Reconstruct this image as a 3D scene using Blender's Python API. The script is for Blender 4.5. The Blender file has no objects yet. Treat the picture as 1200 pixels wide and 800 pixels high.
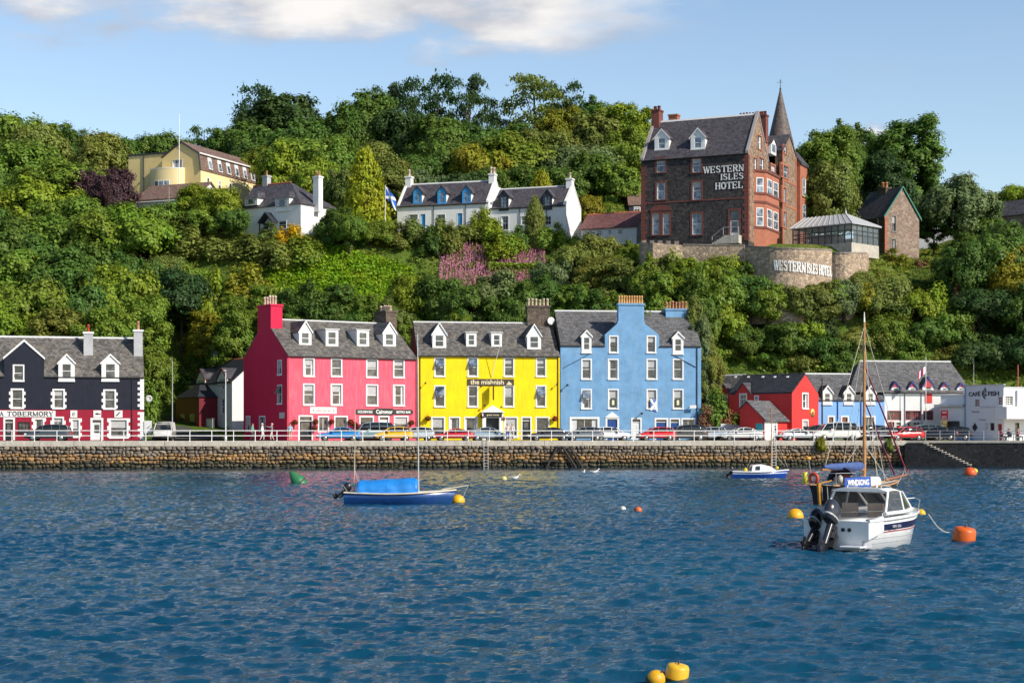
import bpy, math, random
import numpy as np
from mathutils import Vector, Matrix, noise
random.seed(7)
RNG = np.random.default_rng(11)
R = math.radians
SC = bpy.context.scene
COL = SC.collection
# ------------------------------------------------------------------ camera
F, CX, HY, H = 2000.0, 600.0, 508.0, 3.38      # focal length in photo pixels, centre column, horizon row, eye height (m)
cam_d = bpy.data.cameras.new('camera')
cam = bpy.data.objects.new('camera', cam_d)
COL.objects.link(cam)
cam.location = (0, 0, H)
cam.rotation_euler = (R(90), 0, 0)
cam_d.sensor_width = 36
cam_d.lens = 36 * F / 1200
cam_d.shift_y = (HY - 400) / 1200
cam_d.clip_start, cam_d.clip_end = 0.5, 9000
SC.camera = cam
SC.render.resolution_x, SC.render.resolution_y = 1024, 682
# ------------------------------------------------------------------ light
SUN_AZ, SUN_EL = R(54), R(35)                  # azimuth to the right of the line from the town to the camera
sun_dir = Vector((math.sin(SUN_AZ) * math.cos(SUN_EL), -math.cos(SUN_AZ) * math.cos(SUN_EL), math.sin(SUN_EL)))
sd = bpy.data.lights.new('sun', 'SUN')
sd.energy, sd.angle, sd.color = 5.0, R(0.5), (1.0, 0.93, 0.82)
so = bpy.data.objects.new('sun', sd)
COL.objects.link(so)
so.rotation_euler = sun_dir.to_track_quat('Z', 'Y').to_euler()
w = bpy.data.worlds.new('World')
SC.world = w
w.use_nodes = True
nt = w.node_tree
nt.nodes.clear()
N, L = nt.nodes.new, nt.links.new
wo = N('ShaderNodeOutputWorld')
bg = N('ShaderNodeBackground')
bg.inputs[1].default_value = 0.085
sky = N('ShaderNodeTexSky')
sky.sky_type = 'NISHITA'
sky.sun_disc = False
sky.sun_elevation = SUN_EL
sky.sun_rotation = math.atan2(sun_dir.x, sun_dir.y)
sky.air_density, sky.dust_density, sky.ozone_density = 1.0, 0.6, 1.6
# clouds: noise over the dome of directions, flattened towards the horizon like a real cloud deck
tc = N('ShaderNodeTexCoord')
sep = N('ShaderNodeSeparateXYZ')
L(tc.outputs['Generated'], sep.inputs[0])
def M_(op, a, b=None, c=None):
 n = N('ShaderNodeMath'); n.operation = op
 for i, v in enumerate((a, b, c)):
  if v is None: continue
  if isinstance(v, (int, float)): n.inputs[i].default_value = v
  else: L(v, n.inputs[i])
 return n.outputs[0]
def MR_(v, a, b, c=0.0, d=1.0, smooth=True):
 n = N('ShaderNodeMapRange'); n.interpolation_type = 'SMOOTHSTEP' if smooth else 'LINEAR'
 L(v, n.inputs[0])
 for i, x in enumerate((a, b, c, d)): n.inputs[i + 1].default_value = x
 return n.outputs[0]
az = M_('ARCTAN2', sep.outputs[0], sep.outputs[1])
el = M_('ARCSINE', sep.outputs[2])
cmb = N('ShaderNodeCombineXYZ')
L(M_('MULTIPLY', az, 9.0), cmb.inputs[0]); L(M_('MULTIPLY', el, 26.0), cmb.inputs[1])
nz = N('ShaderNodeTexNoise'); nz.inputs['Scale'].default_value = 1.3; nz.inputs['Detail'].default_value = 7; nz.inputs['Roughness'].default_value = 0.56
L(cmb.outputs[0], nz.inputs['Vector'])
wob = M_('MULTIPLY', M_('SUBTRACT', nz.outputs['Fac'], 0.5), 0.085)
elw = M_('ADD', el, wob)
# one broad bank of cloud above the hill, its ragged underside about 14 degrees up
edge_l = MR_(M_('ADD', az, M_('MULTIPLY', wob, 1.5)), -0.36, -0.25)
edge_r = MR_(M_('ADD', az, M_('MULTIPLY', wob, 2.0)), 0.115, 0.03)
under = M_('ADD', 0.2135, M_('MULTIPLY', MR_(az, -0.02, -0.26), 0.006))
bank = M_('MULTIPLY', MR_(M_('SUBTRACT', elw, under), 0.0, 0.024), M_('MULTIPLY', M_('MULTIPLY', edge_l, edge_r), MR_(elw, 0.37, 0.27)))
# scattered smaller clouds all round the dome
nz2 = N('ShaderNodeTexNoise'); nz2.inputs['Scale'].default_value = 0.55; nz2.inputs['Detail'].default_value = 6; nz2.inputs['Roughness'].default_value = 0.55
mp2 = N('ShaderNodeMapping'); mp2.inputs['Location'].default_value = (3.1, 7.7, 0)
L(cmb.outputs[0], mp2.inputs[0]); L(mp2.outputs[0], nz2.inputs['Vector'])
puffs = M_('MULTIPLY', MR_(nz2.outputs['Fac'], 0.565, 0.74), 0.12)
# a low white puff beyond the trees at the right
dx = M_('DIVIDE', M_('SUBTRACT', az, 0.2105), 0.013)
dy = M_('DIVIDE', M_('SUBTRACT', elw, 0.166), 0.013)
puff = M_('MULTIPLY', MR_(M_('ADD', M_('MULTIPLY', dx, dx), M_('MULTIPLY', dy, dy)), 1.3, 0.1), 0.75)
mask = M_('MAXIMUM', M_('MAXIMUM', bank, puffs), puff)
tex_c = N('ShaderNodeTexNoise'); tex_c.inputs['Scale'].default_value = 1.6; tex_c.inputs['Detail'].default_value = 5
L(cmb.outputs[0], tex_c.inputs['Vector'])
crmp = N('ShaderNodeValToRGB')
crmp.color_ramp.elements[0].position = 0.0; crmp.color_ramp.elements[0].color = (5.4, 5.7, 6.5, 1)
crmp.color_ramp.elements[1].position = 1.0; crmp.color_ramp.elements[1].color = (10.4, 10.1, 9.8, 1)
L(MR_(M_('ADD', M_('MULTIPLY', M_('SUBTRACT', elw, 0.228), 9.0), M_('ADD', tex_c.outputs['Fac'], puff)), 0.35, 0.85), crmp.inputs[0])
tint = N('ShaderNodeMix'); tint.data_type = 'RGBA'; tint.blend_type = 'MULTIPLY'; tint.inputs[0].default_value = 1
L(sky.outputs[0], tint.inputs[6]); tcol = N('ShaderNodeMix'); tcol.data_type = 'RGBA'; L(MR_(el, 0.16, 0.60), tcol.inputs[0]); tcol.inputs[6].default_value = (1.08, 1.05, 1.02, 1); tcol.inputs[7].default_value = (0.82, 1.0, 1.22, 1); L(tcol.outputs[2], tint.inputs[7])
mixc = N('ShaderNodeMix'); mixc.data_type = 'RGBA'
grad = N('ShaderNodeVectorMath'); grad.operation = 'SCALE'; L(tint.outputs[2], grad.inputs[0]); L(MR_(el, 0.10, 1.20, 1.76, 0.5), grad.inputs[3])
L(mask, mixc.inputs[0]); L(grad.outputs[0], mixc.inputs[6]); L(crmp.outputs[0], mixc.inputs[7])
L(mixc.outputs[2], bg.inputs[0]); L(bg.outputs[0], wo.inputs[0])
vs = SC.view_settings
SC.display_settings.display_device = 'sRGB'
vs.view_transform, vs.look, vs.gamma, vs.exposure, vs.use_curve_mapping = 'Standard', 'None', 1, 0.17, False
SC.cycles.max_bounces = 6
SC.cycles.transparent_max_bounces = 8
SC.cycles.use_denoising = True
# ------------------------------------------------------------------ helpers
def P(px, py, Y):
 return Vector(((px - CX) * Y / F, Y, H - (py - HY) * Y / F))
def PX(px, Y): return (px - CX) * Y / F
def PZ(py, Y): return H - (py - HY) * Y / F
def tag(o, label=None, cat=None, group=None, kind=None):
 if label: o['label'] = label
 if cat: o['category'] = cat
 if group: o['group'] = group
 if kind: o['kind'] = kind
 return o
def empty(name, loc, rz=0, label=None, cat=None, group=None, rx=0, ry=0):
 o = bpy.data.objects.new(name, None)
 COL.objects.link(o)
 o.location = loc; o.rotation_euler = (rx, ry, rz); o.empty_display_size = 0.2
 return tag(o, label, cat, group)
def copy_tree(o, parent=None):
 c = o.copy(); COL.objects.link(c)
 if parent is not None: c.parent = parent
 for ch in list(o.children): copy_tree(ch, c)
 return c
class MB:
 """collects polygons, then becomes ONE mesh object"""
 def __init__(s): s.v = []; s.f = []; s.m = []; s.sm = []
 def add(s, vs_, fs_, mi=0, smooth=False):
  b = len(s.v)
  s.v += [tuple(v) for v in vs_]
  for f in fs_:
   s.f.append([b + i for i in f]); s.m.append(mi); s.sm.append(smooth)
  return s
 def box(s, x0, x1, y0, y1, z0, z1, mi=0):
  v = [(x, y, z) for x in (x0, x1) for y in (y0, y1) for z in (z0, z1)]
  return s.add(v, [(0, 1, 3, 2), (4, 6, 7, 5), (0, 4, 5, 1), (2, 3, 7, 6), (0, 2, 6, 4), (1, 5, 7, 3)], mi)
 def prism(s, pts, n, mi=0, smooth=False):
  """polygon pts (3D, planar) swept along vector n"""
  n = Vector(n); p = [Vector(q) for q in pts]; k = len(p)
  return s.add(p + [q + n for q in p], [tuple(range(k))[::-1], tuple(range(k, 2 * k))] + [(i, (i + 1) % k, k + (i + 1) % k, k + i) for i in range(k)], mi, smooth)
 def tube(s, a, b, r0, r1=None, n=8, mi=0, caps=True, smooth=True):
  a, b = Vector(a), Vector(b); r1 = r0 if r1 is None else r1
  d = (b - a); d = d.normalized() if d.length > 1e-9 else Vector((0, 0, 1))
  u = d.orthogonal().normalized(); w_ = d.cross(u)
  v = []
  for c, r in ((a, r0), (b, r1)):
   for i in range(n):
    t = 2 * math.pi * i / n
    v.append(c + (u * math.cos(t) + w_ * math.sin(t)) * r)
  s.add(v, [(i, (i + 1) % n, n + (i + 1) % n, n + i) for i in range(n)], mi, smooth)
  if caps: s.add(v, [tuple(range(n))[::-1], tuple(range(n, 2 * n))], mi)
  return s
 def path(s, pts, r, n=6, mi=0):
  rs = r if isinstance(r, (list, tuple)) else [r] * len(pts)
  for i in range(len(pts) - 1): s.tube(pts[i], pts[i + 1], rs[i], rs[i + 1], n, mi)
  return s
 def loft(s, rings, mi=0, closed=True, caps=True, smooth=True):
  k = len(rings[0]); v = [q for r_ in rings for q in r_]; f = []
  for i in range(len(rings) - 1):
   for j in range(k if closed else k - 1):
    j2 = (j + 1) % k
    f.append((i * k + j, i * k + j2, (i + 1) * k + j2, (i + 1) * k + j))
  s.add(v, f, mi, smooth)
  if caps and closed:
   s.add(rings[0], [tuple(range(k))[::-1]], mi); s.add(rings[-1], [tuple(range(k))], mi)
  return s
 def lathe(s, prof, n=16, mi=0, c=(0, 0, 0), axis='Z'):
  rings = []
  for r_, h_ in prof:
   ring = []
   for i in range(n):
    t = 2 * math.pi * i / n
    a, b = r_ * math.cos(t), r_ * math.sin(t)
    q = (a, b, h_) if axis == 'Z' else ((a, h_, b) if axis == 'Y' else (h_, a, b))
    ring.append((q[0] + c[0], q[1] + c[1], q[2] + c[2]))
   rings.append(ring)
  return s.loft(rings, mi, True, True, True)
 def build(s, name, mats, parent=None, loc=None, bevel=0):
  me = bpy.data.meshes.new(name)
  me.from_pydata(s.v, [], s.f)
  for m in (mats if isinstance(mats, (list, tuple)) else [mats]): me.materials.append(m)
  me.polygons.foreach_set('material_index', s.m)
  me.polygons.foreach_set('use_smooth', s.sm)
  me.validate(); me.update()
  o = bpy.data.objects.new(name, me)
  COL.objects.link(o)
  if parent is not None: o.parent = parent
  if loc is not None: o.location = loc
  if bevel:
   b = o.modifiers.new('bevel', 'BEVEL'); b.width = bevel; b.segments = 2; b.limit_method = 'ANGLE'; b.angle_limit = R(35)
  return o
# ------------------------------------------------------------------ materials
MATS = {}
def new_mat(name):
 m = bpy.data.materials.new(name); m.use_nodes = True
 t = m.node_tree; p = t.nodes['Principled BSDF']
 return m, t, p
def col4(c): return (c[0], c[1], c[2], 1)
def nnode(t, kind, **kw):
 n = t.nodes.new(kind)
 for k, v in kw.items():
  if k in n.inputs: n.inputs[k].default_value = v
  else: setattr(n, k, v)
 return n
def ramp(t, src, stops):
 r = t.nodes.new('ShaderNodeValToRGB')
 e = r.color_ramp.elements
 while len(e) < len(stops): e.new(0.5)
 for i, (p_, c_) in enumerate(stops):
  e[i].position = p_; e[i].color = col4(c_)
 t.links.new(src, r.inputs[0])
 return r.outputs[0]
def mixc_(t, fac, a, b, mode='MIX'):
 n = t.nodes.new('ShaderNodeMix'); n.data_type = 'RGBA'; n.blend_type = mode
 for i, v in ((0, fac), (6, a), (7, b)):
  if isinstance(v, (int, float)): n.inputs[i].default_value = v
  elif isinstance(v, (tuple, list)): n.inputs[i].default_value = col4(v)
  else: t.links.new(v, n.inputs[i])
 return n.outputs[2]
def bump(t, p, src, strength=0.3, dist=0.05):
 b = t.nodes.new('ShaderNodeBump'); b.inputs['Strength'].default_value = strength; b.inputs['Distance'].default_value = dist
 t.links.new(src, b.inputs['Height']); t.links.new(b.outputs[0], p.inputs['Normal'])
def paint(name, c, rough=0.6, wear=0.16, dirt=(0.30, 0.27, 0.22), dirtamt=0.22, scale=0.8, bumpy=0.25, spec=0.3):
 """painted render / harling: faint blotches, weather streaks, grainy surface"""
 if name in MATS: return MATS[name]
 m, t, p = new_mat(name)
 tc = nnode(t, 'ShaderNodeTexCoord')
 n1 = nnode(t, 'ShaderNodeTexNoise', Scale=scale, Detail=6.0, Roughness=0.65)
 t.links.new(tc.outputs['Object'], n1.inputs['Vector'])
 hi = tuple(min(1, x * (1 + wear)) for x in c); lo = tuple(x * (1 - wear) for x in c)
 base = ramp(t, n1.outputs['Fac'], [(0.3, lo), (0.7, hi)])
 mp = nnode(t, 'ShaderNodeMapping'); mp.inputs['Scale'].default_value = (3.0, 3.0, 0.35)
 t.links.new(tc.outputs['Object'], mp.inputs[0])
 n2 = nnode(t, 'ShaderNodeTexNoise', Scale=1.6, Detail=5.0, Roughness=0.7)
 t.links.new(mp.outputs[0], n2.inputs['Vector'])
 k = nnode(t, 'ShaderNodeMapRange'); k.inputs[1].default_value = 0.48; k.inputs[2].default_value = 0.80; k.inputs[4].default_value = dirtamt
 t.links.new(n2.outputs['Fac'], k.inputs[0])
 t.links.new(mixc_(t, k.outputs[0], base, dirt), p.inputs['Base Color'])
 p.inputs['Roughness'].default_value = rough; p.inputs['Specular IOR Level'].default_value = spec
 n3 = nnode(t, 'ShaderNodeTexNoise', Scale=14.0, Detail=4.0)
 t.links.new(tc.outputs['Object'], n3.inputs['Vector'])
 bump(t, p, n3.outputs['Fac'], bumpy, 0.03)
 MATS[name] = m
 return m
def plain(name, c, rough=0.5, metal=0.0, spec=0.5, var=0.12, scale=5.0, coat=0.0):
 if name in MATS: return MATS[name]
 m, t, p = new_mat(name)
 tc = nnode(t, 'ShaderNodeTexCoord')
 n1 = nnode(t, 'ShaderNodeTexNoise', Scale=scale, Detail=4.0)
 t.links.new(tc.outputs['Object'], n1.inputs['Vector'])
 t.links.new(ramp(t, n1.outputs['Fac'], [(0.3, tuple(x * (1 - var) for x in c)), (0.7, tuple(min(1, x * (1 + var)) for x in c))]), p.inputs['Base Color'])
 p.inputs['Roughness'].default_value = rough; p.inputs['Metallic'].default_value = metal
 p.inputs['Specular IOR Level'].default_value = spec; p.inputs['Coat Weight'].default_value = coat
 MATS[name] = m
 return m
def slate(name, c, var=0.45, lichen=(0.26, 0.22, 0.15), lamt=0.25, row=0.26):
 """slates in courses: brick pattern laid over the slope, each slate its own tone"""
 if name in MATS: return MATS[name]
 m, t, p = new_mat(name)
 tc = nnode(t, 'ShaderNodeTexCoord')
 sp = nnode(t, 'ShaderNodeSeparateXYZ'); t.links.new(tc.outputs['Object'], sp.inputs[0])
 ad = nnode(t, 'ShaderNodeMath', operation='ADD'); t.links.new(sp.outputs[0], ad.inputs[0])
 my = nnode(t, 'ShaderNodeMath', operation='MULTIPLY'); my.inputs[1].default_value = 0.37
 t.links.new(sp.outputs[1], my.inputs[0]); t.links.new(my.outputs[0], ad.inputs[1])
 cb = nnode(t, 'ShaderNodeCombineXYZ'); t.links.new(ad.outputs[0], cb.inputs[0]); t.links.new(sp.outputs[2], cb.inputs[1])
 br = nnode(t, 'ShaderNodeTexBrick', Scale=1.0)
 br.inputs['Brick Width'].default_value = 0.32; br.inputs['Row Height'].default_value = row * 0.7; br.inputs['Mortar Size'].default_value = 0.012
 br.inputs['Bias'].default_value = 0.0
 br.inputs['Color1'].default_value = col4(tuple(x * (1 - var) for x in c)); br.inputs['Color2'].default_value = col4(tuple(x * (1 + var) for x in c))
 br.inputs['Mortar'].default_value = col4(tuple(x * 0.35 for x in c))
 t.links.new(cb.outputs[0], br.inputs['Vector'])
 n1 = nnode(t, 'ShaderNodeTexNoise', Scale=0.7, Detail=8.0, Roughness=0.7)
 t.links.new(tc.outputs['Object'], n1.inputs['Vector'])
 k = nnode(t, 'ShaderNodeMapRange'); k.inputs[1].default_value = 0.5; k.inputs[2].default_value = 0.78; k.inputs[4].default_value = lamt * 2
 t.links.new(n1.outputs['Fac'], k.inputs[0])
 n4 = nnode(t, 'ShaderNodeTexNoise', Scale=5.0, Detail=6.0, Roughness=0.7)
 t.links.new(tc.outputs['Object'], n4.inputs['Vector'])
 speck = nnode(t, 'ShaderNodeMapRange'); speck.inputs[1].default_value = 0.35; speck.inputs[2].default_value = 0.7; speck.inputs[3].default_value = 0.7; speck.inputs[4].default_value = 1.35
 t.links.new(n4.outputs['Fac'], speck.inputs[0])
 b0 = mixc_(t, k.outputs[0], br.outputs['Color'], lichen)
 hsv = nnode(t, 'ShaderNodeHueSaturation'); t.links.new(b0, hsv.inputs['Color']); t.links.new(speck.outputs[0], hsv.inputs['Value'])
 t.links.new(hsv.outputs[0], p.inputs['Base Color'])
 p.inputs['Roughness'].default_value = 0.62; p.inputs['Specular IOR Level'].default_value = 0.35
 bump(t, p, br.outputs['Fac'], -0.5, 0.02)
 MATS[name] = m
 return m
def stone(name, cols, scale=2.2, mortar=(0.2, 0.18, 0.15), joint=0.06, bumps=0.6, squash=1.35, randomness=0.9):
 """rubble masonry: stones from a cell pattern, each with its own tone, pale joints"""
 if name in MATS: return MATS[name]
 m, t, p = new_mat(name)
 tc = nnode(t, 'ShaderNodeTexCoord')
 mp = nnode(t, 'ShaderNodeMapping'); mp.inputs['Scale'].default_value = (1, 1, squash)
 t.links.new(tc.outputs['Object'], mp.inputs[0])
 v1 = nnode(t, 'ShaderNodeTexVoronoi', Scale=scale, Randomness=randomness); t.links.new(mp.outputs[0], v1.inputs['Vector'])
 v2 = nnode(t, 'ShaderNodeTexVoronoi', Scale=scale, Randomness=randomness); v2.feature = 'DISTANCE_TO_EDGE'; t.links.new(mp.outputs[0], v2.inputs['Vector'])
 sp = nnode(t, 'ShaderNodeSeparateXYZ'); t.links.new(v1.outputs['Color'], sp.inputs[0])
 n = len(cols)
 c = ramp(t, sp.outputs[0], [(i / max(1, n - 1), q) for i, q in enumerate(cols)])
 n1 = nnode(t, 'ShaderNodeTexNoise', Scale=6.0, Detail=6.0); t.links.new(tc.outputs['Object'], n1.inputs['Vector'])
 hsv = nnode(t, 'ShaderNodeHueSaturation'); t.links.new(c, hsv.inputs['Color'])
 k = nnode(t, 'ShaderNodeMapRange'); k.inputs[3].default_value = 0.6; k.inputs[4].default_value = 1.4
 t.links.new(n1.outputs['Fac'], k.inputs[0]); t.links.new(k.outputs[0], hsv.inputs['Value'])
 k2 = nnode(t, 'ShaderNodeMapRange'); k2.inputs[1].default_value = 0.0; k2.inputs[2].default_value = joint; k2.inputs[3].default_value = 1; k2.inputs[4].default_value = 0
 t.links.new(v2.outputs['Distance'], k2.inputs[0])
 t.links.new(mixc_(t, k2.outputs[0], hsv.outputs[0], mortar), p.inputs['Base Color'])
 p.inputs['Roughness'].default_value = 0.85; p.inputs['Specular IOR Level'].default_value = 0.2
 k3 = nnode(t, 'ShaderNodeMapRange'); k3.inputs[2].default_value = joint * 2.2
 t.links.new(v2.outputs['Distance'], k3.inputs[0])
 bump(t, p, k3.outputs[0], bumps, 0.08)
 MATS[name] = m
 return m
def glass_dark(name='window_glass', c=(0.020, 0.024, 0.03), c2=(0.10, 0.11, 0.12), rough=0.06):
 """panes: dark rooms behind, some with pale blinds, one version with painted sky reflection; reflective"""
 if name in MATS: return MATS[name]
 m, t, p = new_mat(name)
 oi = nnode(t, 'ShaderNodeObjectInfo'); tc = nnode(t, 'ShaderNodeTexCoord')
 n1 = nnode(t, 'ShaderNodeTexNoise', Scale=1.8, Detail=3.0); n1.noise_dimensions = '4D'
 t.links.new(tc.outputs['Object'], n1.inputs['Vector'])
 mu = nnode(t, 'ShaderNodeMath', operation='MULTIPLY'); mu.inputs[1].default_value = 37.0
 t.links.new(oi.outputs['Random'], mu.inputs[0]); t.links.new(mu.outputs[0], n1.inputs['W'])
 t.links.new(ramp(t, n1.outputs['Fac'], [(0.40, c), (0.68, c2)]), p.inputs['Base Color'])
 p.inputs['Roughness'].default_value = rough; p.inputs['Specular IOR Level'].default_value = 0.8; p.inputs['IOR'].default_value = 1.5
 MATS[name] = m
 return m
WHITE = paint('white_paint', (0.78, 0.77, 0.74), 0.5, 0.05, (0.45, 0.42, 0.36), 0.18, 2.0, 0.08, 0.4)
WHITEH = paint('white_harling', (0.76, 0.755, 0.73), 0.8, 0.06, (0.45, 0.43, 0.38), 0.35, 0.7, 0.4)
GLASS = glass_dark()
PANE_BLUE = glass_dark('window_glass_sky_painted', (0.03, 0.045, 0.07), (0.30, 0.36, 0.44), 0.05)  # pale blue patches are sky reflection painted into the pane colour
BLIND = plain('window_blind', (0.42, 0.41, 0.40), 0.7)
CURTAIN = plain('net_curtain', (0.60, 0.60, 0.60), 0.8)
LEAD = plain('lead_flashing', (0.55, 0.55, 0.54), 0.6)
SLATE = slate('slate_brownish_grey', (0.128, 0.118, 0.108))
SLATE_B = slate('slate_grey', (0.12, 0.118, 0.122), 0.35, lamt=0.12)
SLATE_D = slate('slate_dark_blue', (0.035, 0.038, 0.046), 0.3, (0.07, 0.07, 0.065), 0.2)
SLATE_P = slate('slate_purple', (0.075, 0.068, 0.078), 0.35, (0.12, 0.11, 0.1), 0.2)
TILE_BR = slate('tile_brown', (0.20, 0.125, 0.095), 0.25, (0.24, 0.2, 0.16), 0.15, 0.3)
TILE_MAR = slate('tile_maroon', (0.17, 0.075, 0.07), 0.25, (0.22, 0.13, 0.12), 0.15, 0.3)
POT = plain('clay_pot', (0.50, 0.25, 0.13), 0.8, var=0.3)
POT_PALE = plain('pale_clay_pot', (0.58, 0.45, 0.33), 0.8, var=0.35)
TERRA = plain('ridge_terracotta', (0.42, 0.12, 0.05), 0.75)
METAL = plain('galvanised_metal', (0.45, 0.46, 0.47), 0.45, 0.6)
DARKM = plain('dark_iron', (0.03, 0.03, 0.032), 0.5, 0.3)
BLACK = plain('black_plastic', (0.012, 0.012, 0.014), 0.35)
RUBBER = plain('rubber', (0.015, 0.015, 0.015), 0.8)
WOOD = plain('varnished_wood', (0.42, 0.19, 0.06), 0.35, var=0.25)
# ------------------------------------------------------------------ terrain
QS = 0.1438
def quayY(px):
 r = (px - CX) / F
 return 172.02 / (1 - QS * r)
PIER0 = (1062, quayY(1062)); PIER1 = (1330, 170.5)
def edgeY(px):
 """depth of the harbour edge along the ray of a photo column"""
 if px <= PIER0[0]: return quayY(px)
 r = (px - CX) / F
 ax, ay = PX(*PIER0), PIER0[1]; bx, by = PX(*PIER1), PIER1[1]
 tx, ty = bx - ax, by - ay
 u = (r * ay - ax) / (tx - r * ty)
 return ay + u * ty
TY = [150, 183, 190, 197, 203, 206, 213, 222, 236, 250, 270, 300, 340, 420, 700, 3000]
TC = {
 -700: [2.5, 2.7, 6.0, 10, 13.5, 15, 19.5, 24, 29, 33, 37, 41, 44, 48, 58, 60],
 60:   [2.5, 2.7, 5.0, 9.5, 13.5, 15, 19.5, 24.5, 29.5, 33.5, 37.5, 42, 45, 48, 58, 60],
 150:  [2.5, 2.7, 4.2, 8.0, 12, 14, 19.5, 24.5, 30.0, 35.5, 38.5, 43, 46, 49, 58, 60],
 188:  [2.5, 2.8, 3.6, 4.6, 5.6, 7.5, 18.0, 25.5, 31, 36.5, 39, 44, 47, 50, 58, 60],
 225:  [2.5, 2.8, 3.6, 4.5, 5.4, 8.0, 17.5, 26.5, 31, 36.8, 39.5, 45, 48, 50, 58, 60],
 290:  [2.5, 2.7, 3.4, 5.0, 9.0, 12, 19.5, 29.0, 30.5, 36.5, 40, 46, 48, 50, 58, 60],
 340:  [2.5, 2.7, 2.75, 8.0, 12.5, 14.8, 20.8, 29.2, 30.3, 34, 39, 46.5, 49, 51, 58, 60],
 560:  [2.5, 2.7, 2.75, 8.0, 12.5, 14.8, 20.8, 29.0, 30.6, 33, 38, 47, 50, 51, 58, 60],
 740:  [2.5, 2.7, 2.75, 8.0, 12.5, 14.8, 20.5, 28.0, 29.4, 32, 37, 46, 49, 50, 58, 60],
 775:  [2.5, 2.7, 2.75, 10.0, 17.5, 26.0, 26.6, 27.3, 29.0, 31, 35, 42, 45, 47, 55, 58],
 990:  [2.5, 2.7, 2.75, 11.0, 18.5, 26.0, 26.6, 27.0, 28.0, 29, 31, 35, 38, 42, 50, 55],
 1060: [2.5, 2.7, 2.75, 10.5, 16.5, 19.0, 23.0, 25.5, 27.6, 29, 31.5, 35, 38, 42, 50, 55],
 1110: [2.5, 2.7, 2.75, 9.5, 15.5, 18.0, 23.0, 24.5, 27.4, 30, 34.0, 36, 38, 42, 50, 55],
 1200: [2.5, 2.7, 2.75, 8.5, 13.5, 16.0, 20.5, 24.0, 28.5, 32, 35.5, 37, 39, 42, 50, 55],
 1900: [2.5, 2.7, 2.75, 9.5, 14.0, 16.5, 21.0, 25.0, 29.5, 33, 36.0, 38, 40, 42, 50, 55],
}
_tcx = np.array(sorted(TC)); _tcz = np.array([TC[k] for k in _tcx], float); _ty = np.array(TY, float)
def terr_px(px, Y):
 px = float(np.clip(px, _tcx[0], _tcx[-1]))
 cols = np.array([np.interp(Y, _ty, row) for row in _tcz])
 return float(np.interp(px, _tcx, cols))
def terr(X, Y):
 return terr_px(CX + F * X / Y, Y)
gm, t, p = new_mat('hillside_grass')
tcn = nnode(t, 'ShaderNodeTexCoord')
n1 = nnode(t, 'ShaderNodeTexNoise', Scale=0.12, Detail=9.0, Roughness=0.68); t.links.new(tcn.outputs['Object'], n1.inputs['Vector'])
n2 = nnode(t, 'ShaderNodeTexNoise', Scale=2.2, Detail=6.0, Roughness=0.7); t.links.new(tcn.outputs['Object'], n2.inputs['Vector'])
c1 = ramp(t, n1.outputs['Fac'], [(0.30, (0.05, 0.085, 0.014)), (0.5, (0.09, 0.14, 0.02)), (0.66, (0.12, 0.13, 0.03)), (0.8, (0.09, 0.075, 0.03))])
hs = nnode(t, 'ShaderNodeHueSaturation'); t.links.new(c1, hs.inputs['Color'])
k = nnode(t, 'ShaderNodeMapRange'); k.inputs[1].default_value = 0.3; k.inputs[2].default_value = 0.7; k.inputs[3].default_value = 0.5; k.inputs[4].default_value = 1.5
t.links.new(n2.outputs['Fac'], k.inputs[0]); t.links.new(k.outputs[0], hs.inputs['Value']); t.links.new(hs.outputs[0], p.inputs['Base Color'])
p.inputs['Roughness'].default_value = 0.9; p.inputs['Specular IOR Level'].default_value = 0.1
bump(t, p, n2.outputs['Fac'], 0.8, 0.3)
def build_ground():
 cols = list(range(-700, -100, 60)) + list(range(-100, 1320, 12)) + list(range(1320, 1921, 60))
 ys = list(np.linspace(0, 1, 5)[:-1]) + [183 + i * 1.5 for i in range(0, 60)] + [280, 295, 310, 330, 360, 420, 520, 700, 1000, 1600, 3000]
 v, f = [], []
 for px in cols:
  e = edgeY(px) + 0.75
  for i, yy in enumerate(ys):
   Y = e + (183 - e) * yy if i < 4 else yy
   z = terr_px(px, Y)
   if i == 0: z = -1.5
   elif Y < 184: z = 2.56
   else: z += 0.7 * (noise.noise(Vector((PX(px, Y) * 0.13, Y * 0.13, 0)))) * min(1, (Y - 184) / 10)
   v.append((PX(px, Y), Y + (0.02 if i == 0 else 0), z))
 n = len(ys)
 # a second vertex row lifts the front edge from the sea bed to street level
 for a in range(len(cols) - 1):
  for b in range(n - 1):
   f.append((a * n + b, (a + 1) * n + b, (a + 1) * n + b + 1, a * n + b + 1))
 m = MB(); m.add(v, f, 0, True)
 o = m.build('ground', gm)
 tag(o, kind='structure')
build_ground()
ASPH = plain('asphalt', (0.085, 0.083, 0.082), 0.85, var=0.25, scale=1.2, spec=0.2)
CONC = stone('concrete_slab', [(0.40, 0.37, 0.32), (0.46, 0.43, 0.38)], 0.35, (0.3, 0.28, 0.24), 0.01, 0.1)
CONC_P = paint('weathered_concrete', (0.47, 0.43, 0.36), 0.85, 0.18, (0.20, 0.17, 0.12), 0.55, 1.6, 0.5, 0.2)
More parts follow.
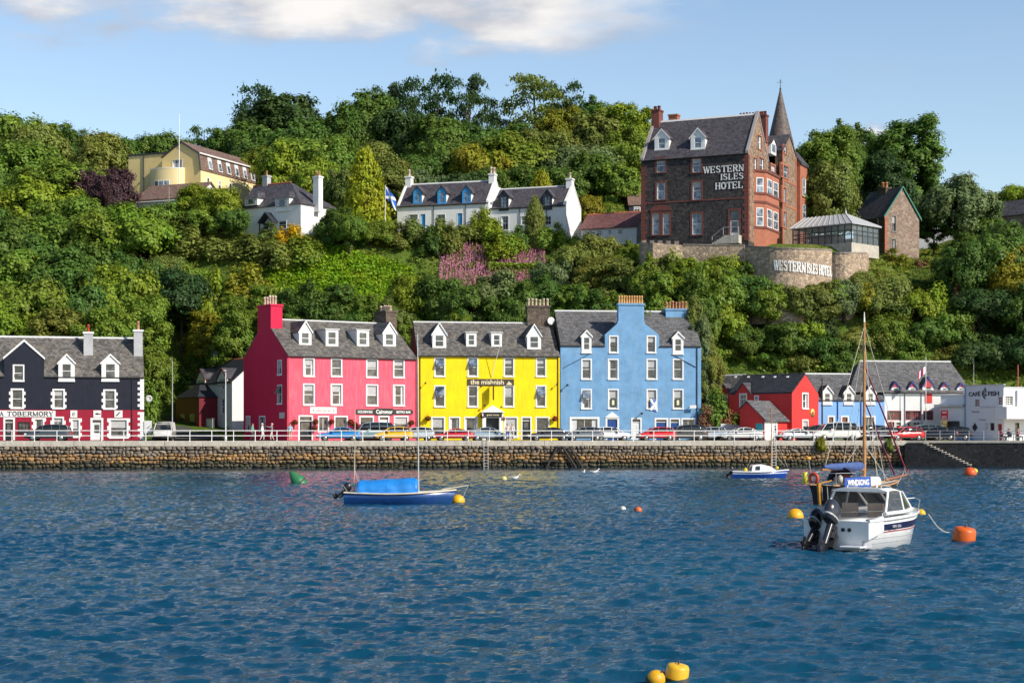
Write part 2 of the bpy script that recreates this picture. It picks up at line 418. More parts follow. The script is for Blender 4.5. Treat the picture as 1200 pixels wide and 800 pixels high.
def strip(name, px0, px1, fa, fb, za, mat, step=10, thick=0.06, kind='structure'):
 """sheet between two depth functions of the column"""
 m = MB(); v = []
 cs = list(np.arange(px0, px1 + 0.1, step))
 for px in cs:
  a, b = fa(px), fb(px)
  for Y in (a, b):
   z = za(px, Y)
   v += [(PX(px, Y), Y, z), (PX(px, Y), Y, z - thick)]
 f = []
 for i in range(len(cs) - 1):
  q, r_ = i * 4, (i + 1) * 4
  f += [(q, r_, r_ + 2, q + 2), (q, q + 1, r_ + 1, r_), (q + 2, r_ + 2, r_ + 3, q + 3)]
 m.add(v, f)
 return tag(m.build(name, mat), kind=kind)
strip('road', -200, 1062, lambda p_: edgeY(p_) + 2.6, lambda p_: 184.5, lambda p_, Y: 2.60, ASPH)
strip('promenade', -200, 1062, lambda p_: edgeY(p_) + 0.72, lambda p_: edgeY(p_) + 2.55, lambda p_, Y: 2.68, CONC, thick=0.15)
strip('pier_deck', 1062.5, 1330, lambda p_: edgeY(p_) + 0.72, lambda p_: 190, lambda p_, Y: 2.64 if Y < 186 else 2.68, CONC)
# the lane climbing away behind the dark shop
def side_road():
 m = MB(); pts = [(176, 264, 179.0), (180, 264, 184.5), (187, 258, 190), (195, 242, 197), (196, 224, 202.5)]
 v = []
 for a, b, Y in pts:
  for px in (a, b):
   v.append((PX(px, Y), Y, max(terr_px(px, Y), 2.60) + 0.12))
 for i in range(len(pts) - 1): m.add(v[2 * i:2 * i + 4], [(0, 1, 3, 2)])
 tag(m.build('side_road', ASPH), kind='structure')
 m = MB()
 for i in range(len(pts) - 1):
  q = [Vector(v[2 * i + 1]), Vector(v[2 * i + 3])]
  for c in q: c.z += 0.006
  d = Vector((-0.14, 0, 0))
  m.add([q[0] + d * 2.2, q[0] + d * 1.2, q[1] + d * 1.2, q[1] + d * 2.2], [(0, 1, 2, 3)])
 tag(m.build('road_marking', plain('yellow_line_paint', (0.6, 0.42, 0.05), 0.8)), kind='structure')
side_road()
# ------------------------------------------------------------------ water
def build_water():
 rng = np.random.default_rng(5)
 ys = [-900, -300, -60, 0, 7]; y = 11.0
 while y < 187:
  ys.append(y)
  y += 0.055 if y < 32 else (0.10 if y < 60 else (0.2 if y < 110 else 0.34))
 ys.append(190)
 ys = np.array(ys)
 s = np.concatenate([[-1.0] * 4, np.linspace(-1, 1, 540), [1.0] * 4])
 out = np.concatenate([[-4000, -900, -250, -40], np.zeros(540), [40, 250, 900, 4000]])
 hw = np.maximum(ys, 11) * 0.335 + 7
 Xg = hw[:, None] * s[None, :] + out[None, :]
 Yg = np.repeat(ys[:, None], len(s), 1)
 Z = np.zeros_like(Xg); DX = np.zeros_like(Xg); DY = np.zeros_like(Xg)
 # wind sea from the left and towards the camera: many short components
 for i in range(64):
  lam = 0.15 * (1.05 ** i) * rng.uniform(0.92, 1.08) if i < 50 else rng.uniform(0.35, 1.5)
  k = 2 * math.pi / lam
  th = R(-102) + rng.normal(0, 0.48)
  kx, ky = k * math.cos(th), k * math.sin(th)
  amp = 0.0112 * lam * (1.0 if lam < 0.5 else (0.5 / lam) ** 0.5)
  ph = rng.uniform(0, 6.283) + kx * Xg + ky * Yg
  # groups: amplitude drifts across the bay
  g = 0.75 + 0.5 * np.sin(Xg * rng.uniform(-.12, .12) + Yg * rng.uniform(-.12, .12) + rng.uniform(0, 6.28))
  fade = np.clip((lam * 1.0) / np.maximum(0.02, 2.2 * Yg / 2000 * 3), 0, 1)
  Z += amp * g * fade * np.cos(ph)
  DX -= 0.8 * amp * g * fade * math.cos(th) * np.sin(ph); DY -= 0.8 * amp * g * fade * math.sin(th) * np.sin(ph)
 px = CX + F * Xg / np.maximum(Yg, 1)
 qy = 172.02 + QS * Xg
 calm = np.clip((qy - Yg - 9) / 16.0, 0.0, 1) ** 1.2 * 0.975 + 0.025
 mask = ((np.abs(s) < 1)[None, :]) & ((ys > 10.9) & (ys < 189))[:, None]
 edge = np.clip((1 - np.abs(s)) * 12, 0, 1)[None, :] * np.clip((Yg - 11) / 2.0, 0, 1)
 a = mask * edge * calm
 X2, Y2, Z2 = Xg + DX * a, Yg + DY * a, Z * a
 nr, nc = Xg.shape
 me = bpy.data.meshes.new('water')
 vv = np.stack([X2, Y2, Z2], -1).reshape(-1, 3)
 idx = np.arange(nr * nc).reshape(nr, nc)
 ff = np.stack([idx[:-1, :-1], idx[:-1, 1:], idx[1:, 1:], idx[1:, :-1]], -1).reshape(-1, 4)
 me.vertices.add(len(vv)); me.vertices.foreach_set('co', vv.ravel())
 me.loops.add(ff.size); me.loops.foreach_set('vertex_index', ff.ravel())
 me.polygons.add(len(ff)); me.polygons.foreach_set('loop_start', np.arange(len(ff)) * 4)
 me.polygons.foreach_set('use_smooth', np.ones(len(ff), bool))
 me.update(); me.validate()
 m, t, p = new_mat('sea_water')
 tc = nnode(t, 'ShaderNodeTexCoord')
 n0 = nnode(t, 'ShaderNodeTexNoise', Scale=0.035, Detail=4.0); t.links.new(tc.outputs['Object'], n0.inputs['Vector'])
 t.links.new(ramp(t, n0.outputs['Fac'], [(0.35, (0.002, 0.043, 0.090)), (0.65, (0.005, 0.066, 0.118))]), p.inputs['Base Color'])
 p.inputs['Roughness'].default_value = 0.07; p.inputs['IOR'].default_value = 1.333; p.inputs['Specular IOR Level'].default_value = 0.5
 mp = nnode(t, 'ShaderNodeMapping'); mp.inputs['Scale'].default_value = (0.75, 1.2, 1)
 t.links.new(tc.outputs['Object'], mp.inputs[0])
 n1 = nnode(t, 'ShaderNodeTexNoise', Scale=6.0, Detail=6.0, Roughness=0.65); t.links.new(mp.outputs[0], n1.inputs['Vector'])
 n2 = nnode(t, 'ShaderNodeTexNoise', Scale=1.1, Detail=4.0, Roughness=0.55); t.links.new(mp.outputs[0], n2.inputs['Vector'])
 ad = nnode(t, 'ShaderNodeMath', operation='MULTIPLY_ADD'); ad.inputs[1].default_value = 2.2; t.links.new(n2.outputs['Fac'], ad.inputs[0]); t.links.new(n1.outputs['Fac'], ad.inputs[2])
 bump(t, p, ad.outputs[0], 0.5, 0.10)
 sx_ = nnode(t, 'ShaderNodeSeparateXYZ'); t.links.new(tc.outputs['Object'], sx_.inputs[0])   # sheltered strip under the wall: smaller ripples
 m1 = nnode(t, 'ShaderNodeMath', operation='MULTIPLY_ADD'); m1.inputs[1].default_value = QS; m1.inputs[2].default_value = 172.02; t.links.new(sx_.outputs[0], m1.inputs[0])
 m2 = nnode(t, 'ShaderNodeMath', operation='SUBTRACT'); t.links.new(m1.outputs[0], m2.inputs[0]); t.links.new(sx_.outputs[1], m2.inputs[1])
 mr = nnode(t, 'ShaderNodeMapRange'); mr.inputs[1].default_value = 9; mr.inputs[2].default_value = 26; mr.inputs[3].default_value = .10; mr.inputs[4].default_value = .5
 t.links.new(m2.outputs[0], mr.inputs[0]); t.links.new(mr.outputs[0], t.nodes['Bump'].inputs['Strength'])
 me.materials.append(m)
 o = bpy.data.objects.new('water', me); COL.objects.link(o)
 tag(o, kind='structure')
build_water()
# ------------------------------------------------------------------ quay wall
def quay_stone_mat():
 m, t, p = new_mat('quay_rubble')
 tc = nnode(t, 'ShaderNodeTexCoord'); ge = nnode(t, 'ShaderNodeNewGeometry')
 sp = nnode(t, 'ShaderNodeSeparateXYZ'); t.links.new(tc.outputs['Object'], sp.inputs[0])
 rnd = ge.outputs['Random Per Island']
 dry = ramp(t, rnd, [(0.0, (0.105, 0.083, 0.062)), (0.35, (0.21, 0.165, 0.12)), (0.65, (0.145, 0.125, 0.105)), (1.0, (0.31, 0.25, 0.18))])
 rust = ramp(t, rnd, [(0.0, (0.23, 0.145, 0.075)), (0.3, (0.34, 0.195, 0.08)), (0.6, (0.19, 0.135, 0.085)), (0.85, (0.42, 0.23, 0.075)), (1.0, (0.16, 0.12, 0.085))])
 wet = ramp(t, rnd, [(0.0, (0.038, 0.036, 0.024)), (0.5, (0.085, 0.075, 0.052)), (1.0, (0.050, 0.055, 0.026))])
 nz = nnode(t, 'ShaderNodeTexNoise', Scale=0.45, Detail=5.0); t.links.new(tc.outputs['Object'], nz.inputs['Vector'])
 ma = nnode(t, 'ShaderNodeMath', operation='MULTIPLY_ADD'); ma.inputs[1].default_value = 1.3; t.links.new(nz.outputs['Fac'], ma.inputs[0]); t.links.new(sp.outputs[2], ma.inputs[2])
 up = nnode(t, 'ShaderNodeMapRange'); up.inputs[1].default_value = 1.85; up.inputs[2].default_value = 2.1; t.links.new(ma.outputs[0], up.inputs[0])
 lo = nnode(t, 'ShaderNodeMapRange'); lo.inputs[1].default_value = 1.2; lo.inputs[2].default_value = 1.42; t.links.new(ma.outputs[0], lo.inputs[0])
 c = mixc_(t, up.outputs[0], rust, dry)
 c = mixc_(t, lo.outputs[0], wet, c)
 n2 = nnode(t, 'ShaderNodeTexNoise', Scale=7.0, Detail=6.0, Roughness=0.7); t.links.new(tc.outputs['Object'], n2.inputs['Vector'])
 k = nnode(t, 'ShaderNodeMapRange'); k.inputs[1].default_value = 0.3; k.inputs[2].default_value = 0.7; k.inputs[3].default_value = 0.55; k.inputs[4].default_value = 1.4; t.links.new(n2.outputs['Fac'], k.inputs[0])
 hs = nnode(t, 'ShaderNodeHueSaturation'); t.links.new(c, hs.inputs['Color']); t.links.new(k.outputs[0], hs.inputs['Value'])
 t.links.new(hs.outputs[0], p.inputs['Base Color']); p.inputs['Roughness'].default_value = 0.85; p.inputs['Specular IOR Level'].default_value = 0.25
 bump(t, p, n2.outputs['Fac'], 0.5, 0.05)
 return m
QT = Vector((1, QS, 0)).normalized(); QN = Vector((QS, -1, 0)).normalized()   # along the quay, out over the water
QO = Vector((PX(-190, quayY(-190)), quayY(-190), 0))
QLEN = (Vector((PX(1062, quayY(1062)), quayY(1062), 0)) - QO).length
QANG = math.atan2(QT.y, QT.x)
quay = empty('quay_wall', QO, QANG, 'long rubble quay wall with pale concrete coping and rust coloured stones below the town street', 'quay wall')
def rock_ring():
 """rounded block, unit size"""
 v = []
 for a in (-1, 0, 1):
  for b in (-1, 0, 1):
   for c in (-1, 0, 1):
    v.append((a, b, c))
 return v
_rv = rock_ring()
def _ri(a, b, c): return (a + 1) * 9 + (b + 1) * 3 + (c + 1)
_rf = []
for s_ in (-1, 1):
 for a in (-1, 0):
  for b in (-1, 0):
   q = [(s_, a, b), (s_, a + 1, b), (s_, a + 1, b + 1), (s_, a, b + 1)]
   for perm in (lambda x: x, lambda x: (x[2], x[0], x[1]), lambda x: (x[1], x[2], x[0])):
    g = [_ri(*perm(x)) for x in q]
    _rf.append(tuple(g if s_ > 0 else g[::-1]))
def add_rock(mb, cx, cy, cz, rx, ry, rz, rough=0.2):
 v = []; sk = random.uniform(-.22, .22); pw = random.uniform(2.6, 4.5)
 for a, b, c in _rv:
  l = (abs(a) ** pw + abs(b) ** pw + abs(c) ** pw) ** (1 / pw) or 1
  j = 1 + random.uniform(-rough, rough)
  v.append((cx + rx * a / l * j + sk * rz * c, cy + ry * b / l * j, cz + rz * c / l * j + sk * rx * .4 * a))
 mb.add(v, _rf, 0, True)
mb = MB()
z = -0.35; row = 0
hs_ = [0.40, 0.36, 0.34, 0.36, 0.32, 0.34, 0.38]
def wob(u, row): return 0.13 * noise.noise(Vector((u * 0.55, row * 0.45, 0)))
for h_ in hs_:
 u = random.uniform(-0.3, 0)
 while u < QLEN - 0.1:
  wd = random.choice((.24, .34, .42, .5, .58, .8)) * random.uniform(.85, 1.15)
  zs_ = z; z = zs_ + wob(u + wd / 2, row)
  hh = h_ * random.uniform(0.86, 1.12)
  if random.random() < 0.22 and wd < 0.6:
   add_rock(mb, u + wd / 2, 0.10 + random.uniform(-.04, .04), z + hh * .25, wd * .52, 0.26, hh * .27)
   add_rock(mb, u + wd / 2, 0.10 + random.uniform(-.04, .04), z + hh * .76, wd * .52, 0.26, hh * .25)
  else:
   add_rock(mb, u + wd / 2, 0.10 + random.uniform(-.06, .05), z + h_ / 2, wd * .51, 0.27, hh * .53)
  u += wd; z = zs_
 z += h_; row += 1
wl = mb.build('wall', quay_stone_mat(), quay)
b = MB(); b.box(0, QLEN, 0.12, 0.7, -1.6, 2.14); b.build('wall_core', plain('dark_wall_joints', (0.035, 0.03, 0.025), 0.95), quay)
b = MB(); u = 0
while u < QLEN - 0.01:
 e = min(QLEN, u + random.uniform(3.2, 4.6)); j = random.uniform(-.025, .025)
 b.box(u + 0.008, e - 0.008, -0.12 + j, 0.72, 2.145 + random.uniform(-.02, .02), 2.66 + random.uniform(-.02, .02))
 u = e
b.build('coping', CONC_P, quay, bevel=0.03)
# white railing along the quay
RW = plain('white_rail_paint', (0.78, 0.77, 0.74), 0.45)
rail = empty('railing', QO + QN * -0.35 + Vector((0, 0, 2.66)), QANG, 'white painted two bar railing along the top of the rubble quay', 'railing')
first = None
rl = MB(); us = np.arange(1.2, QLEN - 0.5, 2.12)
u0_, u1_ = us[0] - 0.5, us[-1] + 0.6
for zz in (0.52, 1.02):
 rl.tube((u0_, 0, zz), (u1_, 0, zz), 0.042, n=6)
rl.build('rail', RW, rail)
for u in us:
 if first is None:
  b = MB(); b.tube((0, 0, -0.03), (0, 0, 1.07), 0.042, n=6); b.box(-.09, .09, -.09, .09, -.02, .02)
  first = b.build('post', RW, rail, (u, 0, 0))
 else:
  c = first.copy(); COL.objects.link(c); c.parent = rail; c.location = (u, 0, 0)
# dark pier wall at the right with its stair
DW = stone('dark_masonry', [(0.018, 0.018, 0.019), (0.03, 0.03, 0.032), (0.014, 0.015, 0.016)], 1.7, (0.085, 0.085, 0.085), 0.022, 0.3)  # very dark stones with thin paler joints
A, B = P(PIER0[0], HY, PIER0[1]), P(PIER1[0], HY, PIER1[1])
A.z = B.z = 0
pv = (B - A); PLEN = pv.length; PANG = math.atan2(pv.y, pv.x)
pier = empty('pier_wall', A, PANG, 'dark stone pier wall with pale crack marks, right of the rubble quay', 'pier wall')
b = MB(); b.box(0.02, PLEN, 0.0, 0.7, -1.6, 2.42); b.build('wall', DW, pier)
b = MB(); b.box(0.02, PLEN, -0.06, 0.72, 2.424, 2.66); b.build('coping', CONC_P, pier, bevel=0.02)
NS = 13; x0, x1 = 1.9, 6.6
sw = MB(); tr = MB()
for i in range(NS):
 za = 2.42 - i * (2.35 / NS); xa = x0 + i * (x1 - x0) / NS; xb = xa + (x1 - x0) / NS
 sw.box(xa, xb, -1.35, -0.003, -1.2, za - 0.09)
 tr.box(xa - 0.02, xb + 0.03, -1.38, -0.003, za - 0.086, za)
sw.box(0.0, x0 - 0.003, -1.35, -0.003, -1.2, 2.36)
sw.build('stair_wall', DW, pier); tr.build('stair_tread', CONC_P, pier)
prl = empty('railing', A + Vector((math.cos(PANG), math.sin(PANG), 0)) * 2.0 + Vector((0, 0.35, 2.66)), PANG, 'grey metal pier railing in front of the dark cars and the white harbour cafe', 'railing')
rr = MB()
for zz in (0.35, 0.7, 1.02): rr.tube((0, 0, zz), (22, 0, zz), 0.025, n=5)
rr.build('rail', METAL, prl)
first = None
for i in range(16):
 if first is None:
  b = MB(); b.tube((0, 0, -0.02), (0, 0, 1.06), 0.034, n=6); first = b.build('post', METAL, prl, (0.05, 0, 0))
 else:
  c = first.copy(); COL.objects.link(c); c.parent = prl; c.location = (0.05 + i * 1.46, 0, 0)
# ladders down the quay
def quay_ladder(px, label, steel=METAL, tilt=0.0):
 r_ = (px - CX) / F
 u = (r_ * QO.y - QO.x) / (QT.x - r_ * QT.y)
 o = empty('quay_ladder', QO + QT * u + QN * 0.30, QANG, label, 'ladder', 'ladders on the quay')
 b = MB()
 for s_ in (-.21, .21): b.tube((s_, 0, -0.6), (s_, 0, 2.75), 0.032, n=6); b.tube((s_, 0, 2.75), (s_, .5, 2.95), 0.032, n=6)
 b.build('side_rail', steel, o)
 b = MB()
 for i in range(11): b.tube((-.21, 0, -0.45 + i * .29), (.21, 0, -0.45 + i * .29), 0.022, n=6)
 b.build('rung', steel, o)
quay_ladder(569, 'steel ladder on the quay wall below the yellow guest house porch', plain('pale_steel', (0.5, 0.48, 0.44), 0.5))
quay_ladder(906, 'pale steel ladder on the quay wall behind the small blue and white boat', plain('pale_steel2', (0.62, 0.62, 0.62), 0.5))
# timber fendering leaning against the quay below the blue house
tf = empty('timber_fender', QO + QT * ((((655 - CX) / F) * QO.y - QO.x) / (QT.x - ((655 - CX) / F) * QT.y)) + QN * 0.42, QANG, 'dark tarred timber fender frame leaning against the quay below the yellow and blue houses', 'timber fender')
TAR = plain('tarred_timber', (0.028, 0.022, 0.02), 0.8, var=0.4)
for a_, b_ in (((-1.6, 0, -.5), (-.2, .05, 2.1)), ((.25, 0, 2.1), (1.9, 0, -.4)), ((-.2, .02, 2.0), (.3, .02, 2.05)), ((1.0, 0, 2.1), (2.5, 0, -.3)), ((-1.8, .02, .6), (-.1, .02, .65))):
 b = MB(); b.tube(a_, b_, 0.13, n=6); b.build('beam', TAR, tf)
# ------------------------------------------------------------------ building kit
class Bld:
 def __init__(s, name, label, cat, L, Rr, zb, D, he, hr=None, group=None):
  """L, Rr: (photo column, depth) of the two front corners; D depth; he eaves and hr ridge height above the base"""
  a, b = Vector((PX(*L), L[1], zb)), Vector((PX(*Rr), Rr[1], zb))
  d = b - a
  s.W = d.length; s.D = D; s.he = he; s.hr = hr; s.zb = zb
  s.t = d.normalized(); s.n = Vector((-s.t.y, s.t.x, 0)); s.o = a
  s.e = empty(name, a, math.atan2(s.t.y, s.t.x), label, cat, group)
  s.tan = ((hr - he) / (D / 2)) if hr else 0
 def world(s, u, d, z): return s.o + s.t * u + s.n * d + Vector((0, 0, z))
 def uv(s, px, py, d=0.0):
  r = (px - CX) / F; q = s.o + s.n * d
  u = (r * q.y - q.x) / (s.t.x - r * s.t.y)
  Y = q.y + u * s.t.y
  return u, PZ(py, Y) - s.zb
 def side(s, px, py, x):
  """(depth, z) where the ray meets the plane local x = const"""
  r = (px - CX) / F; q = s.o + s.t * x
  d = (r * q.y - q.x) / (s.n.x - r * s.n.y)
  Y = q.y + d * s.n.y
  return d, PZ(py, Y) - s.zb
 def on_roof(s, px, py):
  d = 0.0
  for _ in range(40):
   u, z = s.uv(px, py, d)
   d = d * 0.5 + 0.5 * max(-0.3, (z - s.he) / s.tan)
  return u, d, z
 # planes: map (u, inward depth, z) to local coordinates
 def fx(s): return lambda u, d, z: (u, d, z)
 def lx(s): return lambda u, d, z: (d, u, z)
 def rx(s): return lambda u, d, z: (s.W - d, u, z)
def xbox(mb, xf, u0, u1, d0, d1, z0, z1, mi=0):
 v = [xf(u, d, z) for u in (u0, u1) for d in (d0, d1) for z in (z0, z1)]
 mb.add(v, [(0, 1, 3, 2), (4, 6, 7, 5), (0, 4, 5, 1), (2, 3, 7, 6), (0, 2, 6, 4), (1, 5, 7, 3)], mi)
def facade(mb, xf, top, holes, z0=0.0, reveal=0.2, mi=0, d=0.0):
 """wall sheet with openings; top is the outline [(u,z)...] from end to end"""
 us = sorted({round(q, 4) for q in [p_[0] for p_ in top] + [h[0] for h in holes] + [h[1] for h in holes]})
 us = [u for u in us if top[0][0] - 1e-4 <= u <= top[-1][0] + 1e-4]
 tu = [p_[0] for p_ in top]; tz = [p_[1] for p_ in top]
 def topz(u, side):
  for i in range(len(top) - 1):
   a, b = top[i], top[i + 1]
   if side > 0 and a[0] - 1e-6 <= u < b[0] - 1e-6 or side < 0 and a[0] + 1e-6 < u <= b[0] + 1e-6:
    return a[1] + (b[1] - a[1]) * (u - a[0]) / (b[0] - a[0])
  return tz[-1] if u >= tu[-1] else tz[0]
 for i in range(len(us) - 1):
  a, b = us[i], us[i + 1]
  if b - a < 1e-4: continue
  ta, tb = topz(a, 1), topz(b, -1); tm = min(ta, tb)
  hs = sorted([h for h in holes if h[0] < (a + b) / 2 < h[1]], key=lambda h: h[2])
  z = z0
  for h in hs:
   if h[2] > z + 1e-4: mb.add([xf(a, d, z), xf(b, d, z), xf(b, d, h[2]), xf(a, d, h[2])], [(0, 1, 2, 3)], mi)
   z = max(z, h[3])
  if min(ta, tb) > z - 1e-4: mb.add([xf(a, d, z), xf(b, d, z), xf(b, d, tb), xf(a, d, ta)], [(0, 1, 2, 3)], mi)
 for h in holes:
  u0, u1, a, b = h[:4]; r = d + reveal
  for q in ([(u0, a), (u0, b)], [(u1, a), (u1, b)], [(u0, b), (u1, b)], [(u0, a), (u1, a)]):
   mb.add([xf(q[0][0], d, q[0][1]), xf(q[1][0], d, q[1][1]), xf(q[1][0], r, q[1][1]), xf(q[0][0], r, q[0][1])], [(0, 1, 2, 3)], mi)
def nxz(b_): return b_[1] <= 2 and b_[0] <= 2
def window(par, xf, u0, u1, z0, z1, bars=(1, 2), sur=0.13, mat=WHITE, smat=None, rec=0.15, sill=True, pane=None, quoin=False, fw=0.055, proud=0.035, blind=0.0, name='window', label=None, open_top=False):
 m = MB(); smat = smat or mat
 f = MB()
 if sur > 0:
  f = m
  xbox(m, xf, u0 - sur, u0, -proud, rec + .03, z0 - (sur * .5 if not sill else 0), z1 + sur, 1)
  xbox(m, xf, u1, u1 + sur, -proud, rec + .03, z0 - (sur * .5 if not sill else 0), z1 + sur, 1)
  xbox(m, xf, u0, u1, -proud, rec + .03, z1, z1 + sur, 1)
  if quoin:
   k = max(3, int((z1 - z0) / 0.30)); hh = (z1 - z0 + sur) / k
   for i in range(0, k, 2):
    for a, b in ((u0 - sur - .16, u0 - sur), (u1 + sur, u1 + sur + .16)):
     xbox(m, xf, a, b, -proud, .02, z0 + i * hh, z0 + (i + 1) * hh, 1)
 rv = random.random()
 if blind == 0 and nxz(bars) and rv < .28: blind = random.uniform(.2, .55)
 # sash frame
 xbox(m, xf, u0, u0 + fw, rec - .05, rec + .02, z0, z1); xbox(m, xf, u1 - fw, u1, rec - .05, rec + .02, z0, z1)
 xbox(m, xf, u0 + fw, u1 - fw, rec - .05, rec + .02, z0, z0 + fw * 1.3); xbox(m, xf, u0 + fw, u1 - fw, rec - .05, rec + .02, z1 - fw, z1)
 nx, nz = bars
 for i in range(1, nx):
  u = u0 + (u1 - u0) * i / nx; xbox(m, xf, u - fw * .4, u + fw * .4, rec - .035, rec + .015, z0 + fw, z1 - fw)
 for i in range(1, nz):
  z = z0 + (z1 - z0) * i / nz; th = fw * (.55 if nz == 2 else .4); xbox(m, xf, u0 + fw, u1 - fw, rec - .045, rec + .018, z - th, z + th)
 o = m.build(name, [mat, smat], par)
 if label: o['label'] = label
 g = MB(); g.add([xf(u0 + .01, rec, z0 + .01), xf(u1 - .01, rec, z0 + .01), xf(u1 - .01, rec, z1 - .01), xf(u0 + .01, rec, z1 - .01)], [(0, 1, 2, 3)])
 g.build('pane', pane or GLASS, o)
 if blind > 0:
  g = MB(); zb_ = z1 - (z1 - z0) * blind
  g.add([xf(u0 + fw, rec - .006, zb_), xf(u1 - fw, rec - .006, zb_), xf(u1 - fw, rec - .006, z1 - fw), xf(u0 + fw, rec - .006, z1 - fw)], [(0, 1, 2, 3)])
  g.build('blind', BLIND, o)
 if nxz(bars) and .28 < rv < .6:   # drawn-back curtains
  g = MB(); wc = (u1 - u0) * random.uniform(.14, .26)
  for a_, c_ in ((u0 + fw, u0 + wc), (u1 - wc, u1 - fw)): g.add([xf(a_, rec - .004, z0 + fw), xf(c_, rec - .004, z0 + fw), xf(c_, rec - .004, z1 - fw), xf(a_, rec - .004, z1 - fw)], [(0, 1, 2, 3)])
  g.build('curtains', CURTAIN, o)
 if open_top:   # upper sash tipped outwards
  g = MB(); zm = (z0 + z1) / 2
  g.add([xf(u0 + .03, -.02, z1 - .05), xf(u1 - .03, -.02, z1 - .05), xf(u1 - .03, -.42, zm + .1), xf(u0 + .03, -.42, zm + .1)], [(0, 1, 2, 3)])
  g.build('opened_sash', PANE_BLUE, o)
 if sill:
  g = MB(); sw = max(sur, .08)
  xbox(g, xf, u0 - sw - .02, u1 + sw + .02, -proud - .07, rec + .03, z0 - .14, z0 - .002)
  g.build('sill', smat, o)
 return o
def door(par, xf, u0, u1, z0, z1, mat, sur=0.14, smat=None, fan=0.35, glazed=False, rec=0.12, label=None):
 smat = smat or WHITE
 m = MB(); zf = z1 - fan
 zt = z0 + 0.005
 xbox(m, xf, u0, u1, rec, rec + .05, zt, zf)
 for a, b in ((.12, .46), (.54, .88)):
  ua, ub = u0 + (u1 - u0) * a, u0 + (u1 - u0) * b
  for c, d_ in ((.08, .42), (.50, .92)):
   xbox(m, xf, ua, ub, rec - .018, rec - .001, z0 + (zf - z0) * c, z0 + (zf - z0) * d_)
 o = m.build('door', mat, par)
 if label: o['label'] = label
 s_ = MB()
 if sur > 0:
  xbox(s_, xf, u0 - sur, u0, -.035, rec + .03, z0, z1 + sur); xbox(s_, xf, u1, u1 + sur, -.035, rec + .03, z0, z1 + sur)
  xbox(s_, xf, u0, u1, -.035, rec + .03, z1, z1 + sur)
 xbox(s_, xf, u0, u1, rec - .05, rec + .04, zf, zf + .06)
 s_.build('frame', smat, o)
 if fan > 0.1 or glazed:
  g = MB()
  if fan > .1: g.add([xf(u0, rec + .01, zf + .06), xf(u1, rec + .01, zf + .06), xf(u1, rec + .01, z1), xf(u0, rec + .01, z1)], [(0, 1, 2, 3)])
  if glazed:
   ua, ub, za, zb_ = u0 + .18, u1 - .18, z0 + (zf - z0) * .42, zf - .15
   g.add([xf(ua, rec - .022, za), xf(ub, rec - .022, za), xf(ub, rec - .022, zb_), xf(ua, rec - .022, zb_)], [(0, 1, 2, 3)])
  g.build('pane', GLASS, o)
 g = MB(); c = xf(u1 - .1, rec - .05, z0 + 1.0); g.lathe([(.001, -.03), (.03, -.02), (.03, .02), (.001, .03)], 8, 0, c); g.build('handle', METAL, o)
 return o
def roof_gable(b, mat, he=None, hr=None, D=None, W=None, x0=0.0, y0=0.0, ohx=0.12, ohy=0.18, th=0.12, ridge=LEAD, par=None, lift=0.02, back_he=None):
 he = b.he if he is None else he; hr = b.hr if hr is None else hr; D = D or b.D; W = W or b.W
 tn = (hr - he) / (D / 2); ye = he - ohy * tn
 pts = [(-ohy, ye), (D / 2, hr), (D + ohy, ye)]
 poly = [(y0 + y, z + lift) for y, z in pts] + [(y0 + y, z + lift + th) for y, z in pts[::-1]]
 m = MB(); m.prism([(x0 - ohx, y, z) for y, z in poly], (W + 2 * ohx, 0, 0))
 o = m.build('roof', mat, par or b.e)
 if ridge:
  m = MB(); zc = hr + lift + th; w_ = .17
  m.prism([(x0 - ohx, y0 + D / 2 - w_, zc - w_ * tn + .012), (x0 - ohx, y0 + D / 2, zc + .035), (x0 - ohx, y0 + D / 2 + w_, zc - w_ * tn + .012)], (W + 2 * ohx, 0, 0))
  m.build('ridge', ridge, o)
 return o
def gutter(b, x0=None, x1=None, z=None, mat=None, y=-0.2):
 m = MB(); z = b.he - .12 if z is None else z
 m.tube((x0 or 0, y, z), (b.W if x1 is None else x1, y, z), .065, n=6)
 m.build('gutter', mat or DARKM, b.e)
def downpipe(b, u, z0, z1, mat=None, d=-0.07):
 m = MB(); m.tube((u, d, z0), (u, d, z1), .045, n=6); m.build('downpipe', mat or DARKM, b.e)
def shell(b, mat_i, mb, he=None, hr=None, left=True, right=True, back=True):
 """the plain gable ends and back wall"""
 W, D = b.W, b.D; he = he or b.he; hr = hr or b.hr
 g = lambda x: [(x, 0, 0), (x, 0, he), (x, D / 2, hr), (x, D, he), (x, D, 0)]
 if left: mb.add(g(0), [(0, 1, 2, 3, 4)], mat_i)
 if right: mb.add(g(W), [(0, 1, 2, 3, 4)], mat_i)
 if back: mb.add([(0, D, 0), (W, D, 0), (W, D, he), (0, D, he)], [(0, 1, 2, 3)], mat_i)
